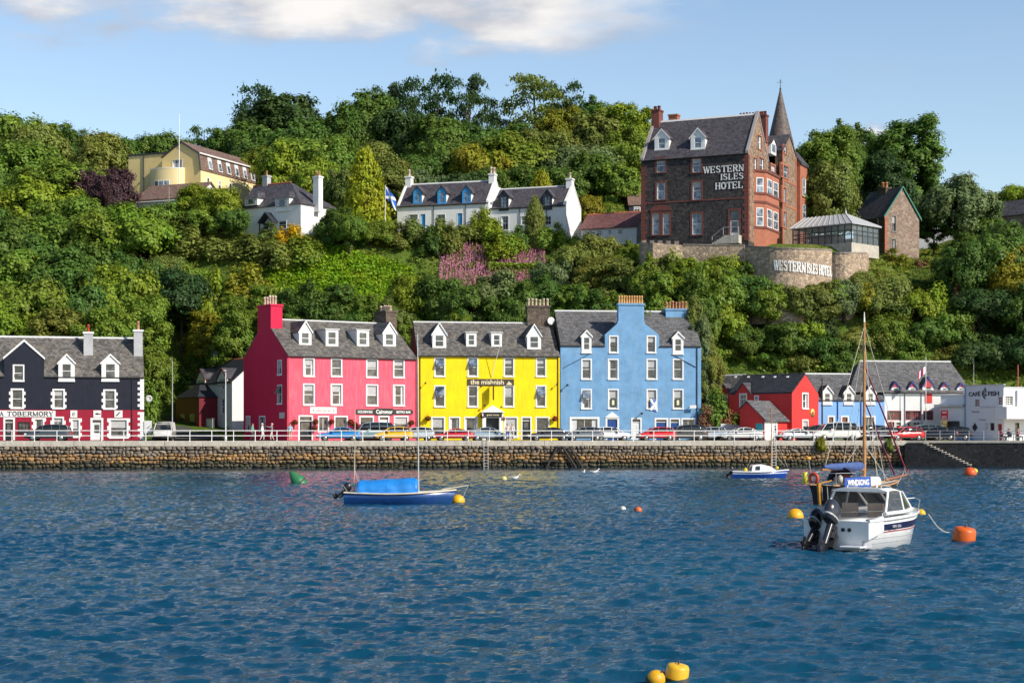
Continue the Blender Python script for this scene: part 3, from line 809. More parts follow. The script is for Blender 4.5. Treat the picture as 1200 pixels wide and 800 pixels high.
def chimney(b, u, d, w_, dp, z0, z1, mat, pots=3, potm=POT, ph=0.75, cap=True, pr=0.13, rot=False, capm=None, label=None):
 m = MB(); m.box(u - w_ / 2, u + w_ / 2, d - dp / 2, d + dp / 2, z0, z1)
 o = m.build('chimney', mat, b.e)
 if label: o['label'] = label
 if cap:
  m = MB(); m.box(u - w_ / 2 - .09, u + w_ / 2 + .09, d - dp / 2 - .09, d + dp / 2 + .09, z1 + .002, z1 + .2); m.build('coping', capm or mat, o)
 zz = z1 + (.2 if cap else 0)
 for i in range(pots):
  f_ = (i + .5) / pots
  pu, pd = (u, d - dp / 2 + dp * f_) if rot else (u - w_ / 2 + w_ * f_, d)
  h_ = ph * random.uniform(.85, 1.1); r_ = pr * random.uniform(.9, 1.1)
  m = MB(); m.lathe([(r_ * 1.05, 0), (r_ * .95, h_ * .8), (r_ * 1.15, h_ * .82), (r_ * 1.1, h_ * .95), (r_ * .8, h_)], 10, 0, (pu, pd, zz)); m.build('chimney_pot', potm, o)
 return o
def dormer(b, x0, x1, yb, ye, ya, wallm=WHITE, roofm=None, flat=False, win=(.2, .12, .1), pane=None, frame=None, depth=None, cheekm=None, bars=(1, 2), oh=0.14, bargem=None):
 """dormer from photo rows: foot yb, eaves ye, apex ya"""
 roofm = roofm or b.roofm
 if depth is None:
  uc, df, zb = b.on_roof((x0 + x1) / 2, yb)
  df = max(df, 0.0)
 else: df = depth
 u0, zb = b.uv(x0, yb, df); u1, _ = b.uv(x1, yb, df)
 uc = (u0 + u1) / 2
 ze = b.uv((x0 + x1) / 2, ye, df)[1]; za = b.uv((x0 + x1) / 2, ya, df)[1]
 dback = max(df + .5, (za - b.he) / b.tan + .15)
 m = MB()
 pts = [(u0, df, zb), (u1, df, zb), (u1, df, ze)] + ([] if flat else [(uc, df, za)]) + [(u0, df, ze)]
 # front and cheeks: the cheek stops where it meets the slope
 m.prism(pts, (0, dback - df, 0))
 o = m.build('dormer', cheekm or wallm, b.e)
 wz0, wz1 = zb + (ze - zb) * win[0] * .5 + .03, ze - win[1]
 wu0, wu1 = u0 + (u1 - u0) * win[2] + .03, u1 - (u1 - u0) * win[2] - .03
 fm = MB()
 xf = lambda u, d, z: (u, df + d, z)
 # white face board with the opening, set in front of the cheek block
 facade(fm, xf, [(u0 - .01, ze), (uc, ze if flat else za), (u1 + .01, ze)], [(wu0, wu1, wz0, wz1)], z0=zb, reveal=.06, d=-.07)
 xbox(fm, xf, u0 - .01, u0 + .0, -.07, 0, zb, ze); xbox(fm, xf, u1, u1 + .01, -.07, 0, zb, ze)
 for a, b_, c, d_ in ((wu0, wu0 + .05, wz0, wz1), (wu1 - .05, wu1, wz0, wz1), (wu0 + .05, wu1 - .05, wz0, wz0 + .06), (wu0 + .05, wu1 - .05, wz1 - .05, wz1), (wu0 + .05, wu1 - .05, (wz0 + wz1) / 2 - .03, (wz0 + wz1) / 2 + .03)):
  xbox(fm, xf, a, b_, -.055, -.02, c, d_)
 if bars[0] > 1: xbox(fm, xf, uc - .02, uc + .02, -.05, -.02, wz0 + .05, wz1 - .05)
 xbox(fm, xf, u0 - .04, u1 + .04, -.14, -.072, zb - .09, zb + .015)
 fm.build('window', frame or wallm, o)
 g = MB(); g.add([xf(wu0, -.015, wz0), xf(wu1, -.015, wz0), xf(wu1, -.015, wz1), xf(wu0, -.015, wz1)], [(0, 1, 2, 3)]); g.build('pane', pane or GLASS, o)
 r_ = MB()
 if flat:
  r_.box(u0 - .12, u1 + .12, df - .16, dback, ze + .004, ze + .11); r_.build('dormer_roof', LEAD, o)
 else:
  tn = (za - ze) / (uc - u0); e = ze - oh * tn
  poly = [(u0 - oh, e + .02), (uc, za + .02), (u1 + oh, e + .02), (u1 + oh, e + .1), (uc, za + .11), (u0 - oh, e + .1)]
  r_.prism([(x, df - .17, z) for x, z in poly], (0, dback - df + .4, 0)); r_.build('dormer_roof', roofm, o)
  bg_ = MB()
  poly = [(u0 - oh, e - .07), (uc, za - .09), (u1 + oh, e - .07), (u1 + oh, e + .105), (uc, za + .115), (u0 - oh, e + .105)]
  bg_.prism([(x, df - .20, z) for x, z in poly], (0, .027, 0)); bg_.build('bargeboard', bargem or wallm, o)
 return o
def openings(b, xf, uvf, specs, mb, top, mat_i=0, inset=0.13, z0=0.0, d=0.0, par=None):
 """specs: ('w'|'d', x0, x1, y0, y1, options) in photo pixels, surrounds included"""
 holes, todo = [], []
 for sp in specs:
  k, x0, x1, y0, y1 = sp[:5]; op = dict(sp[5]) if len(sp) > 5 else {}
  ins = op.get('sur', inset)
  ua, za = uvf((x0 + 0.0), y1); ub, zb = uvf(x1, y0)
  zc = uvf((x0 + x1) / 2, y1)[1]; zd = uvf((x0 + x1) / 2, y0)[1]
  if ua > ub: ua, ub = ub, ua
  r_ = [ua + ins, ub - ins, max(z0 + .0, zc + (ins if k == 'w' else 0)), zd - ins]
  if k == 'd': r_[2] = z0 + 0.02
  holes.append(r_); todo.append((k, r_, op))
 facade(mb, xf, top, holes, z0, .2, mat_i, d)
 def run():
  for k, r_, op in todo:
   xg = (lambda u, dd, z: xf(u, dd + d, z))
   if k == 'w': window(par or b.e, xg, *r_, **op)
   else: door(par or b.e, xg, *r_, **op)
 return run
# lettering -----------------------------------------------------------------
SERIF = {  # strokes on a 4 x 6 grid: (x0, y0, x1, y1, weight); weight 1 = stem, 0 = hairline
 'W': [(0, 6, 1.3, 0, 1), (1.3, 0, 2.5, 6, 0), (2.2, 6, 3.5, 0, 1), (3.5, 0, 4.7, 6, 0), (-.4, 6, .7, 6, 0), (4.1, 6, 5.2, 6, 0)],
 'E': [(.6, 0, .6, 6, 1), (0, 0, 3.6, 0, 0), (0, 6, 3.5, 6, 0), (.6, 3.1, 2.7, 3.1, 0), (3.5, 0, 3.6, 1.3, 0), (3.4, 6, 3.5, 4.8, 0), (2.7, 2.5, 2.7, 3.7, 0)],
 'S': [(3.3, 4.7, 2.9, 5.7, 0), (2.9, 5.7, 1.6, 6, 0), (1.6, 6, .5, 5.2, 1), (.5, 5.2, .7, 4, 1), (.7, 4, 3, 2.5, 1), (3, 2.5, 3.4, 1.3, 1), (3.4, 1.3, 2.6, .2, 1), (2.6, .2, 1.2, 0, 0), (1.2, 0, .3, 1.4, 0)],
 'T': [(2, 0, 2, 6, 1), (.2, 6, 3.8, 6, 0), (.2, 6, .1, 4.8, 0), (3.8, 6, 3.9, 4.8, 0), (1.2, 0, 2.8, 0, 0)],
 'R': [(.6, 0, .6, 6, 1), (0, 6, 2.4, 6, 0), (2.4, 6, 3.3, 5.3, 1), (3.3, 5.3, 3.3, 4, 1), (3.3, 4, 2.3, 3.2, 1), (2.3, 3.2, .6, 3.2, 0), (2, 3.2, 3.6, 0, 1), (0, 0, 1.3, 0, 0), (3.1, 0, 4.2, 0, 0)],
 'N': [(.6, 0, .6, 6, 0), (.5, 6, 3.5, 0, 1), (3.6, 0, 3.6, 6, 0), (0, 6, .9, 6, 0), (3.0, 6, 4.2, 6, 0), (0, 0, 1.2, 0, 0)],
 'I': [(.8, 0, .8, 6, 1), (.1, 0, 1.5, 0, 0), (.1, 6, 1.5, 6, 0)],
 'L': [(.6, 0, .6, 6, 1), (0, 6, 1.3, 6, 0), (0, 0, 3.4, 0, 0), (3.3, 0, 3.5, 1.6, 0)],
 'H': [(.6, 0, .6, 6, 1), (3.5, 0, 3.5, 6, 1), (.6, 3.1, 3.5, 3.1, 0), (0, 0, 1.3, 0, 0), (0, 6, 1.3, 6, 0), (2.9, 0, 4.2, 0, 0), (2.9, 6, 4.2, 6, 0)],
 'O': [(2, 6, .8, 5.2, 1), (.8, 5.2, .3, 3, 1), (.3, 3, .8, .8, 1), (.8, .8, 2, 0, 1), (2, 0, 3.3, .8, 1), (3.3, .8, 3.8, 3, 1), (3.8, 3, 3.3, 5.2, 1), (3.3, 5.2, 2, 6, 1)],
 'B': [(.6, 0, .6, 6, 1), (0, 6, 2.3, 6, 0), (2.3, 6, 3.1, 5.3, 1), (3.1, 5.3, 3.1, 4, 1), (3.1, 4, 2.3, 3.2, 1), (.6, 3.2, 2.3, 3.2, 0), (2.3, 3.2, 3.4, 2.4, 1), (3.4, 2.4, 3.4, .9, 1), (3.4, .9, 2.4, 0, 1), (0, 0, 2.4, 0, 0)],
 'M': [(.5, 0, .5, 6, 0), (.5, 6, 2.3, 0, 1), (2.3, 0, 4.1, 6, 0), (4.2, 0, 4.2, 6, 1), (0, 0, 1.1, 0, 0), (0, 6, .7, 6, 0), (3.6, 0, 4.9, 0, 0), (4.0, 6, 4.9, 6, 0)],
 'Y': [(2, 0, 2, 2.8, 1), (2, 2.8, .4, 6, 1), (2, 2.8, 3.6, 6, 0), (-.1, 6, 1, 6, 0), (3, 6, 4.1, 6, 0), (1.3, 0, 2.7, 0, 0)],
 'A': [(0.2, 0, 1.8, 6, 0), (1.8, 6, 3.6, 0, 1), (.8, 2, 2.9, 2, 0), (-.3, 0, .8, 0, 0), (3, 0, 4.2, 0, 0)],
}
ADV = {'W': 5.5, 'M': 5.5, 'I': 2.3, 'A': 4.6}
def serif_text(name, s, par, xf, u0, u1, z0, z1, mat, d=-0.03, th=0.03, stem=1.0, hair=0.55, curve=None):
 """text fitted between u0..u1, z0..z1"""
 tot = sum(ADV.get(c, 4.7) if c != ' ' else 2.6 for c in s) - .6
 kx, kz = (u1 - u0) / tot, (z1 - z0) / 6.0
 m = MB(); x = 0
 for c in s:
  if c == ' ': x += 2.6; continue
  for (a, b, c_, d_, wt) in SERIF[c]:
   hw = (stem if wt else hair) / 2
   p0 = Vector(((x + a) * kx, b * kz)); p1 = Vector(((x + c_) * kx, d_ * kz))
   dv = p1 - p0; L_ = dv.length
   if L_ < 1e-6: continue
   dv /= L_; nv = Vector((-dv.y, dv.x)) * hw * (kx + kz) / 2; e = dv * hw * .35 * kz
   q = [p0 - e - nv, p1 + e - nv, p1 + e + nv, p0 - e + nv]
   jit = random.uniform(0, .002)
   m.prism([xf(u0 + v.x, d - jit, z0 + v.y) for v in q], Vector(xf(0, th, 0)) - Vector(xf(0, 0, 0)) if curve is None else Vector((0, 0, 0.0)) + Vector(xf(u0 + q[0].x, d + th, 0)) - Vector(xf(u0 + q[0].x, d, 0)))
  x += ADV.get(c, 4.7)
 return m.build(name, mat, par)
def font_text(name, s, par, loc, rot, height, width, mat, bold=0.02, ext=0.01):
 """lettering in the built-in face, turned into a mesh"""
 cu = bpy.data.curves.new(name, 'FONT'); cu.body = s; cu.size = 1; cu.extrude = ext; cu.offset = bold; cu.align_x = 'CENTER'; cu.align_y = 'CENTER'
 tmp = bpy.data.objects.new('tmp', cu); COL.objects.link(tmp)
 dg = bpy.context.evaluated_depsgraph_get(); dg.update()
 me = bpy.data.meshes.new_from_object(tmp.evaluated_get(dg))
 bpy.data.objects.remove(tmp); bpy.data.curves.remove(cu)
 co = np.empty(len(me.vertices) * 3); me.vertices.foreach_get('co', co); co = co.reshape(-1, 3)
 lo, hi = co.min(0), co.max(0)
 co[:, 0] = (co[:, 0] - (lo[0] + hi[0]) / 2) * width / (hi[0] - lo[0]); co[:, 1] = (co[:, 1] - (lo[1] + hi[1]) / 2) * height / (hi[1] - lo[1])
 me.vertices.foreach_set('co', co.ravel()); me.materials.clear(); me.materials.append(mat); me.update()
 o = bpy.data.objects.new(name, me); COL.objects.link(o); o.parent = par; o.location = loc; o.rotation_euler = rot
 return o
def sign_board(b, x0, x1, y0, y1, mat, d=-0.06, th=0.05, frame=None, name='sign', label=None, xf=None, uvf=None):
 xf = xf or b.fx(); uvf = uvf or b.uv
 ua, za = uvf(x0, y1); ub, zb = uvf(x1, y0)
 m = MB(); xbox(m, xf, ua, ub, d, d + th, za, zb)
 if frame:
  for q in ((ua - .04, ua, za - .04, zb + .04), (ub, ub + .04, za - .04, zb + .04), (ua, ub, zb, zb + .04), (ua, ub, za - .04, za)): xbox(m, xf, q[0], q[1], d - .02, d + th, q[2], q[3], 1)
 o = m.build(name, [mat, frame or mat], b.e)
 if label: o['label'] = label
 return o, (ua, ub, za, zb)
# ------------------------------------------------------------------ the waterfront houses
ZB = 2.70
def cheeks(mb, b, u0, u1, z, mi=0):
 """side walls of a wall-head gable, back to where the main slope reaches the same height"""
 dk = max(.3, (z - b.he) / b.tan)
 for u in (u0, u1): mb.add([(u, 0, b.he - .3), (u, dk, b.he - .3), (u, dk + .05, z), (u, 0, z)], [(0, 1, 2, 3)], mi)
def gablet_roof(b, u0, u1, zs, za, mat, barge=None, oh=.1, name='gablet_roof', front=-.08):
 uc = (u0 + u1) / 2; tn = (za - zs) / (uc - u0); dk = (za - b.he) / b.tan + .3; e = zs - oh * tn
 m = MB(); m.prism([(u0 - oh, front, e + .02), (uc, front, za + .02), (u1 + oh, front, e + .02), (u1 + oh, front, e + .12), (uc, front, za + .13), (u0 - oh, front, e + .12)], (0, dk - front, 0))
 o = m.build(name, mat, b.e)
 if barge:
  m = MB(); m.prism([(u0 - oh, front - .03, e - .1), (uc, front - .03, za - .11), (u1 + oh, front - .03, e - .1), (u1 + oh, front - .03, e + .125), (uc, front - .03, za + .135), (u0 - oh, front - .03, e + .125)], (0, .027, 0)); m.build('bargeboard', barge, o)
 return o
NAVY = paint('black_blue_render', (0.010, 0.012, 0.024), 0.6, 0.25, (0.05, 0.05, 0.06), 0.25)
CRIM = paint('crimson_paint', (0.30, 0.008, 0.030), 0.5, 0.14, (0.2, 0.03, 0.05), 0.3)
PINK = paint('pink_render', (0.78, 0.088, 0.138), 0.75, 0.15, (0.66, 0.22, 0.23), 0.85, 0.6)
PINKG = paint('shaded_pink_render', (0.60, 0.012, 0.058), 0.75, 0.07, (0.6, 0.06, 0.14), 0.2, 0.6)  # the house pink, darkened in the colour for the shaded gable
YELL = paint('yellow_render', (0.92, 0.66, 0.003), 0.75, 0.11, (0.66, 0.41, 0.03), 0.8, 0.6)
BLUE = paint('blue_masonry_paint', (0.155, 0.325, 0.53), 0.75, 0.2, (0.25, 0.35, 0.42), 0.9, 0.9, 0.5)
REDW = paint('red_render', (0.62, 0.040, 0.036), 0.75, 0.08, (0.5, 0.1, 0.08), 0.25, 0.7)
LBLUE = paint('sky_blue_render', (0.22, 0.43, 0.80), 0.75, 0.06, (0.3, 0.42, 0.55), 0.25, 0.7)
TURQ = paint('turquoise_boards', (0.09, 0.48, 0.60), 0.6, 0.1, (0.2, 0.4, 0.42), 0.3)
STB = stone('brown_chimney_stone', [(0.10, 0.075, 0.055), (0.17, 0.13, 0.10), (0.075, 0.06, 0.05)], 3.2, (0.15, 0.12, 0.09))
DOORBLUE = plain('door_blue', (0.012, 0.06, 0.24), 0.4)
DOORWHITE = plain('door_white', (0.72, 0.72, 0.70), 0.4)
DOORBLACK = plain('door_black', (0.012, 0.012, 0.014), 0.4)
DOORRED = plain('door_red', (0.42, 0.012, 0.02), 0.4)
DOORBROWN = plain('door_brown', (0.25, 0.07, 0.025), 0.4)
SIGNW = plain('sign_white', (0.74, 0.73, 0.70), 0.5)
SIGNK = plain('sign_black', (0.016, 0.014, 0.013), 0.5)
SIGNB = plain('sign_brown', (0.060, 0.042, 0.022), 0.5)
LETK = plain('letter_black', (0.015, 0.015, 0.02), 0.5)
LETW = plain('letter_white', (0.80, 0.79, 0.76), 0.5)
LETC = plain('letter_cream', (0.78, 0.66, 0.42), 0.5)
# ---- dark shop at the left
b = Bld('shop_building', 'black and crimson shop building with white quoined windows at the left end of the quay', 'building', (-132, 171.5), (168.5, 177.6), ZB, 8.4, 0, 0.1)
b.he = b.uv(100, 442)[1]; b.hr = b.he + 4.25; b.tan = (b.hr - b.he) / (b.D / 2); b.roofm = SLATE
zc = b.uv(90, 480)[1]
m = MB(); xf = b.fx(); W = b.W
ug = [(b.uv(a, 442)[0], b.uv(c, 442)[0], b.uv((a + c) / 2, 398)[0]) for a, c in ((-118, -72), (5, 51.5))]
zs, za = b.uv(28, 419)[1], b.uv(28, 399)[1]
top = [(0, b.he)]
for a, c, mid in ug: top += [(a - .001, b.he), (a, zs), ((a + c) / 2, za), (c, zs), (c + .001, b.he)]
top += [(W, b.he)]
for a, c, mid in ug: cheeks(m, b, a, c, zs)
sp = [('w', x0, x1, y0, y1, dict(sur=.12)) for x0, x1, y0, y1 in ((15, 28.5, 427, 447), (-108, -94.5, 427, 447))]
sp += [('w', x0, x1, y0, y1, dict(sur=.15, quoin=True, blind=bl)) for x0, x1, y0, y1, bl in ((12.5, 28, 455, 479.2, 0), (61.5, 76, 455.5, 479.5, .3), (121, 136, 456, 480, 0), (-50, -35, 455, 479, 0), (-112, -97, 455, 479, 0))]
run1 = openings(b, xf, b.uv, sp, m, top, 0, z0=zc + .01)
run1()
shell(b, 0, m)
m.build('wall', NAVY, b.e)
m = MB()
sp = [('w', 39, 52, 489.5, 512, dict(sur=.15, quoin=True, sill=False, bars=(1, 1))), ('w', 61, 75, 488, 508, dict(sur=.15, quoin=True, bars=(2, 1))), ('w', 83, 94, 490, 513, dict(sur=.15, quoin=True, bars=(1, 2))),
  ('d', 106, 121, 489.5, 516, dict(mat=DOORWHITE, sur=.2, glazed=True)), ('w', 127.5, 150.5, 490, 514, dict(sur=.17, quoin=True, bars=(1, 1))), ('w', 21, 35, 494, 507, dict(sur=.06, bars=(3, 2), mat=SIGNK)),
  ('d', 4, 17.5, 489, 516, dict(mat=DOORBLACK, sur=.18, glazed=True)), ('w', -30, -6, 490, 513, dict(sur=.17, quoin=True, bars=(2, 1)))]
run2 = openings(b, xf, b.uv, sp, m, [(0, zc), (W, zc)], 0)
run2()
m.build('shopfront_wall', CRIM, b.e)
roof_gable(b, SLATE, ohy=-.02, ohx=.02)
for a, c, mid in ug: gablet_roof(b, a, c, zs, za, SLATE, WHITE)
for x0, x1 in ((68.5, 87.5), (119, 139.5), (-68, -49)):
 dormer(b, x0, x1, 446, 425, 415.5, depth=0.0, win=(.25, .10, .20))
chimney(b, b.uv(103.5, 400, 4)[0], 2.6, .95, .8, b.he + 2.0, b.uv(104, 391.5, 3)[1], paint('grey_harled_chimney', (0.42, 0.42, 0.43), 0.8), 1, plain('red_pot', (0.4, 0.05, 0.03), 0.6), .8, capm=WHITEH)
chimney(b, W - .5, 2.6, .9, .85, b.he + 2.0, b.uv(164, 389, 3)[1], MATS['grey_harled_chimney'], 1, POT, .9, capm=WHITEH)
m = MB(); k = 0; z = zc + .05
while z < b.he - .3:
 xbox(m, xf, W - (.62 if k % 2 else .38), W + .03, -.03, .05, z, z + .27); z += .29; k += 1
m.build('quoins', WHITE, b.e); m = MB(); z = .05; k = 0
while z < zc - .25:
 xbox(m, xf, W - (.62 if k % 2 else .38), W + .03, -.03, .05, z, z + .27); z += .29; k += 1
m.build('quoins', WHITE, b.e)
gutter(b, ug[1][1] + .05, W, b.he - .02, y=-.09); gutter(b, ug[0][1] + .05, ug[1][0] - .05, b.he - .02, y=-.09)
downpipe(b, W - 1.2, .2, b.he - .1)
o, r_ = sign_board(b, -16, 65, 481, 488.3, SIGNW)
serif_text('letters', 'TOBERMORY', o, b.fx(), b.uv(8.5, 485)[0], b.uv(62.5, 485)[0], r_[2] + .12, r_[3] - .12, LETK, d=-.085, stem=1.05, hair=.6)
serif_text('letters', 'A', o, b.fx(), b.uv(0, 485)[0], b.uv(4, 485)[0], r_[2] + .12, r_[3] - .12, LETK, d=-.085, stem=1.05, hair=.6)
for x0, x1, kind in ((82.5, 90.5, 0), (109.5, 118.5, 1), (134, 143.5, 2)):
 o, (ua, ub, za_, zb_) = sign_board(b, x0, x1, 480.8, 489, SIGNW, d=-.075)
 m = MB(); uc, zc2 = (ua + ub) / 2, (za_ + zb_) / 2
 if kind == 0:
  m.path([(uc + .14 * math.cos(t_), -.085, zc2 + .18 * math.sin(t_)) for t_ in np.linspace(.7, 5.6, 12)], .03); m.tube((uc - .05, -.085, zc2), (uc + .15, -.085, zc2), .03)
 elif kind == 1:   # a fish
  m.prism([(uc - .28, -.085, zc2), (uc - .1, -.085, zc2 + .11), (uc + .12, -.085, zc2 + .09), (uc + .22, -.085, zc2 + .02), (uc + .34, -.085, zc2 + .12), (uc + .31, -.085, zc2 - .1), (uc + .2, -.085, zc2 - .03), (uc, -.085, zc2 - .1)], (0, .01, 0))
 else:             # a slanting feather
  m.prism([(uc - .3, -.085, zc2 - .27), (uc - .05, -.085, zc2 - .13), (uc + .26, -.085, zc2 + .26), (uc + .08, -.085, zc2 + .2), (uc - .2, -.085, zc2 - .08)], (0, .01, 0))
 m.build('emblem', LETK, o)
# ---- pink house
b = Bld('terraced_house', 'tall pink house with hanging flower baskets, a pink chimney and a shaded pink gable', 'house', (336.6, 172.0), (488, 180.0), ZB, 10.9, 0, .1)
b.he = b.uv(336.6, 415.8)[1]; b.hr = b.he + 3.85; b.tan = (b.hr - b.he) / (b.D / 2); b.roofm = SLATE
W, xf = b.W, b.fx(); m = MB()
sp = []
for (x0, x1), y0, y1, bl in (((355.3, 368.6), 419.2, 441.6, .35), ((387.6, 401), 419.8, 441.9, 0), ((428.9, 443.1), 420.6, 443, 0), ((460.6, 474), 421, 443.2, .3)):
 sp.append(('w', x0, x1, y0, y1, dict(blind=bl)))
for (x0, x1), y0, y1, bl in (((355, 368.8), 449.2, 475.2, 0), ((387.3, 401.3), 449.4, 475.3, .35), ((428.8, 443.2), 450.2, 475.9, .5), ((460.4, 474.2), 450.5, 476, 0)):
 sp.append(('w', x0, x1, y0, y1, dict(blind=bl)))
sp += [('d', 349.8, 366.5, 486.5, 516, dict(mat=DOORBLACK, fan=.45, glazed=True)), ('w', 372.5, 385.5, 487, 507.5, dict(bars=(2, 1), sill=False)), ('w', 391.5, 407.5, 487, 507.5, dict(bars=(1, 1))),
  ('w', 421, 438, 487.2, 502.5, dict(bars=(1, 1))), ('d', 443.5, 456, 487, 516.5, dict(mat=DOORWHITE)), ('w', 461.5, 478.5, 487, 506, dict(bars=(1, 1)))]
openings(b, xf, b.uv, sp, m, [(0, b.he), (W, b.he)])()
g = lambda x: [(x, 0, 0), (x, 0, b.he), (x, b.D / 2, b.hr), (x, b.D, b.he), (x, b.D, 0)]
m.add(g(W), [(0, 1, 2, 3, 4)]); m.add([(0, b.D, 0), (W, b.D, 0), (W, b.D, b.he), (0, b.D, b.he)], [(0, 1, 2, 3)])
m.build('wall', PINK, b.e)
m = MB(); sx = lambda px, py: b.side(px, py, 0.0)
sp = [('w', 325.4, 330.4, 421.5, 439.5, dict(sur=.1)), ('w', 325.2, 330.6, 450.5, 473.5, dict(sur=.1, open_top=True)), ('w', 303.8, 311, 487, 507, dict(sur=.12, sill=False, bars=(2, 1))), ('w', 288.3, 293.4, 487, 507, dict(sur=.12, sill=False))]
openings(b, b.lx(), sx, sp, m, [(0, b.he), (b.D / 2, b.hr), (b.D, b.he)], inset=.1)()
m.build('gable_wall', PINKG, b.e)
o, _ = sign_board(b, 327.8, 333.6, 483, 490, plain('grey_plaque', (.55, .53, .5), .6), xf=b.lx(), uvf=sx, name='plaque')
roof_gable(b, SLATE, ohx=.0, ohy=.16)
gutter(b); downpipe(b, .12, .2, b.he - .2, PINK, -.06); downpipe(b, W - .1, .2, b.he - .2, PINK, -.06)
# chimney head on the gable
zt = b.side(313, 363.5, 0)[1]
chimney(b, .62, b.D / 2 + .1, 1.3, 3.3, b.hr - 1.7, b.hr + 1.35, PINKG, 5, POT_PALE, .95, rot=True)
zt2 = b.uv(468, 367.5, b.D / 2)[1]
chimney(b, W - .75, b.D / 2, 1.3, 2.6, b.hr - 1.2, zt2, STB, 6, POT_PALE, .6, rot=True)
dormer(b, 350.3, 364.6, 405, 388, 376.5, win=(.25, .15, .17)); dormer(b, 448.6, 463.4, 406.6, 389.5, 378.3, win=(.25, .15, .17))
dormer(b, 381.5, 396, 406.5, 386.3, 386.3, flat=True, win=(.25, .22, .15)); dormer(b, 418, 432, 406.5, 387, 387, flat=True, win=(.25, .22, .15))
o, r_ = sign_board(b, 363.2, 394.2, 477, 484.4, SIGNW)
for i, (c, fx_) in enumerate((((.1, .12, .1), .13), ((.15, .4, .4), .3), ((.55, .5, .1), .42), ((.5, .25, .2), .56), ((.15, .3, .15), .7), ((.1, .12, .1), .87))):
 m = MB(); u = r_[0] + (r_[1] - r_[0]) * fx_; zz = (r_[2] + r_[3]) / 2
 m.lathe([(.001, -.02), (.075 if i in (0, 5) else .05, -.02), (.075 if i in (0, 5) else .05, .0), (.001, .0)], 10, 0, (u, -.062, zz), 'Y'); m.build('emblem', plain('sign_dab_%d' % i, c, .5), o)
font_text('letters', 'seafood & tea room', o, ((r_[0] + r_[1]) / 2, -.068, (r_[2] + r_[3]) / 2), (R(90), 0, 0), .16, (r_[1] - r_[0]) * .55, plain('sign_letters_red', (.4, .12, .06), .5), .0)
m = MB()
ua, za_ = b.uv(415.8, 485.3); ub, zb_ = b.uv(484, 479.7)
uc0, zc0 = b.uv(437.5, 486.2); uc1, zc1 = b.uv(462, 478.3)
def capsule(m, u0, u1, z0, z1, d, th, mi=0):
 rr = (z1 - z0) / 2; pts = [(u1 - rr + rr * math.cos(t_), d, z0 + rr + rr * math.sin(t_)) for t_ in np.linspace(-1.57, 1.57, 8)] + [(u0 + rr + rr * math.cos(t_), d, z0 + rr + rr * math.sin(t_)) for t_ in np.linspace(1.57, 4.71, 8)]
 m.prism(pts, (0, th, 0), mi)
capsule(m, ua, ub, za_, zb_, -.06, .05); capsule(m, uc0, uc1, zc0, zc1, -.10, .095)
o = m.build('sign', SIGNK, b.e)
font_text('letters', 'GOLDEN ISLE', o, ((ua + uc0) / 2 + .08, -.075, (za_ + zb_) / 2), (R(90), 0, 0), .26, (uc0 - ua) * .8, LETW)
font_text('letters', 'BISTRO BAR', o, ((ub + uc1) / 2 - .05, -.075, (za_ + zb_) / 2), (R(90), 0, 0), .26, (ub - uc1) * .76, LETW)
font_text('letters', 'Cairnmor', o, ((uc0 + uc1) / 2, -.115, (zc0 + zc1) / 2), (R(90), 0, 0), .42, (uc1 - uc0) * .78, LETW)
PINKH = b
# ---- yellow house
b = Bld('terraced_house', 'bright yellow guest house with a white pedimented porch and a brown sign', 'house', (489.5, 180.2), (656, 182.6), ZB, 9.6, 0, .1)
b.he = b.uv(493, 415.7)[1]; b.hr = b.he + 3.7; b.tan = (b.hr - b.he) / (b.D / 2); b.roofm = SLATE
W, xf = b.W, b.fx(); m = MB(); sp = []
for i, (x0, x1) in enumerate(((508.7, 522), (547.7, 560.5), (590, 602.8), (627.7, 640.3))):
 sp.append(('w', x0, x1, 418.4, 441.8, dict(open_top=i in (0, 1), blind=.0 if i < 2 else .3)))
 sp.append(('w', x0, x1, 451.2, 477.3, dict(open_top=i in (0, 3), blind=(0, 0, .45, 0)[i])))
sp += [('w', 505.3, 521.6, 488, 513, dict(bars=(1, 1))), ('w', 525.8, 539.5, 488, 511, dict(bars=(1, 1))), ('w', 543.6, 560, 488, 513, dict(bars=(1, 1))),
  ('d', 568, 585, 487, 516, dict(mat=DOORBLACK, sur=.05, fan=.05)), ('w', 590.8, 607, 488, 513, dict(bars=(1, 1))), ('d', 610.8, 622.8, 488, 516, dict(mat=DOORBLACK, glazed=True)), ('w', 627.3, 644, 488, 513, dict(bars=(1, 1)))]
openings(b, xf, b.uv, sp, m, [(0, b.he), (W, b.he)])()
m.build('wall', YELL, b.e); m = MB(); shell(b, 0, m); m.build('party_wall', STB, b.e)
roof_gable(b, SLATE, ohx=.0, ohy=.16); gutter(b); downpipe(b, .25, .2, b.he - .2); downpipe(b, W - .2, .2, b.he - .2)
dormer(b, 506.8, 522.8, 408.6, 391, 378.5, win=(.25, .15, .17)); dormer(b, 617.8, 633.8, 410, 392.6, 380.3, win=(.25, .15, .17))
dormer(b, 546.3, 558.2, 406.8, 389.8, 389.8, flat=True, win=(.25, .22, .17)); dormer(b, 575.8, 588, 407, 390, 390, flat=True, win=(.25, .22, .17))
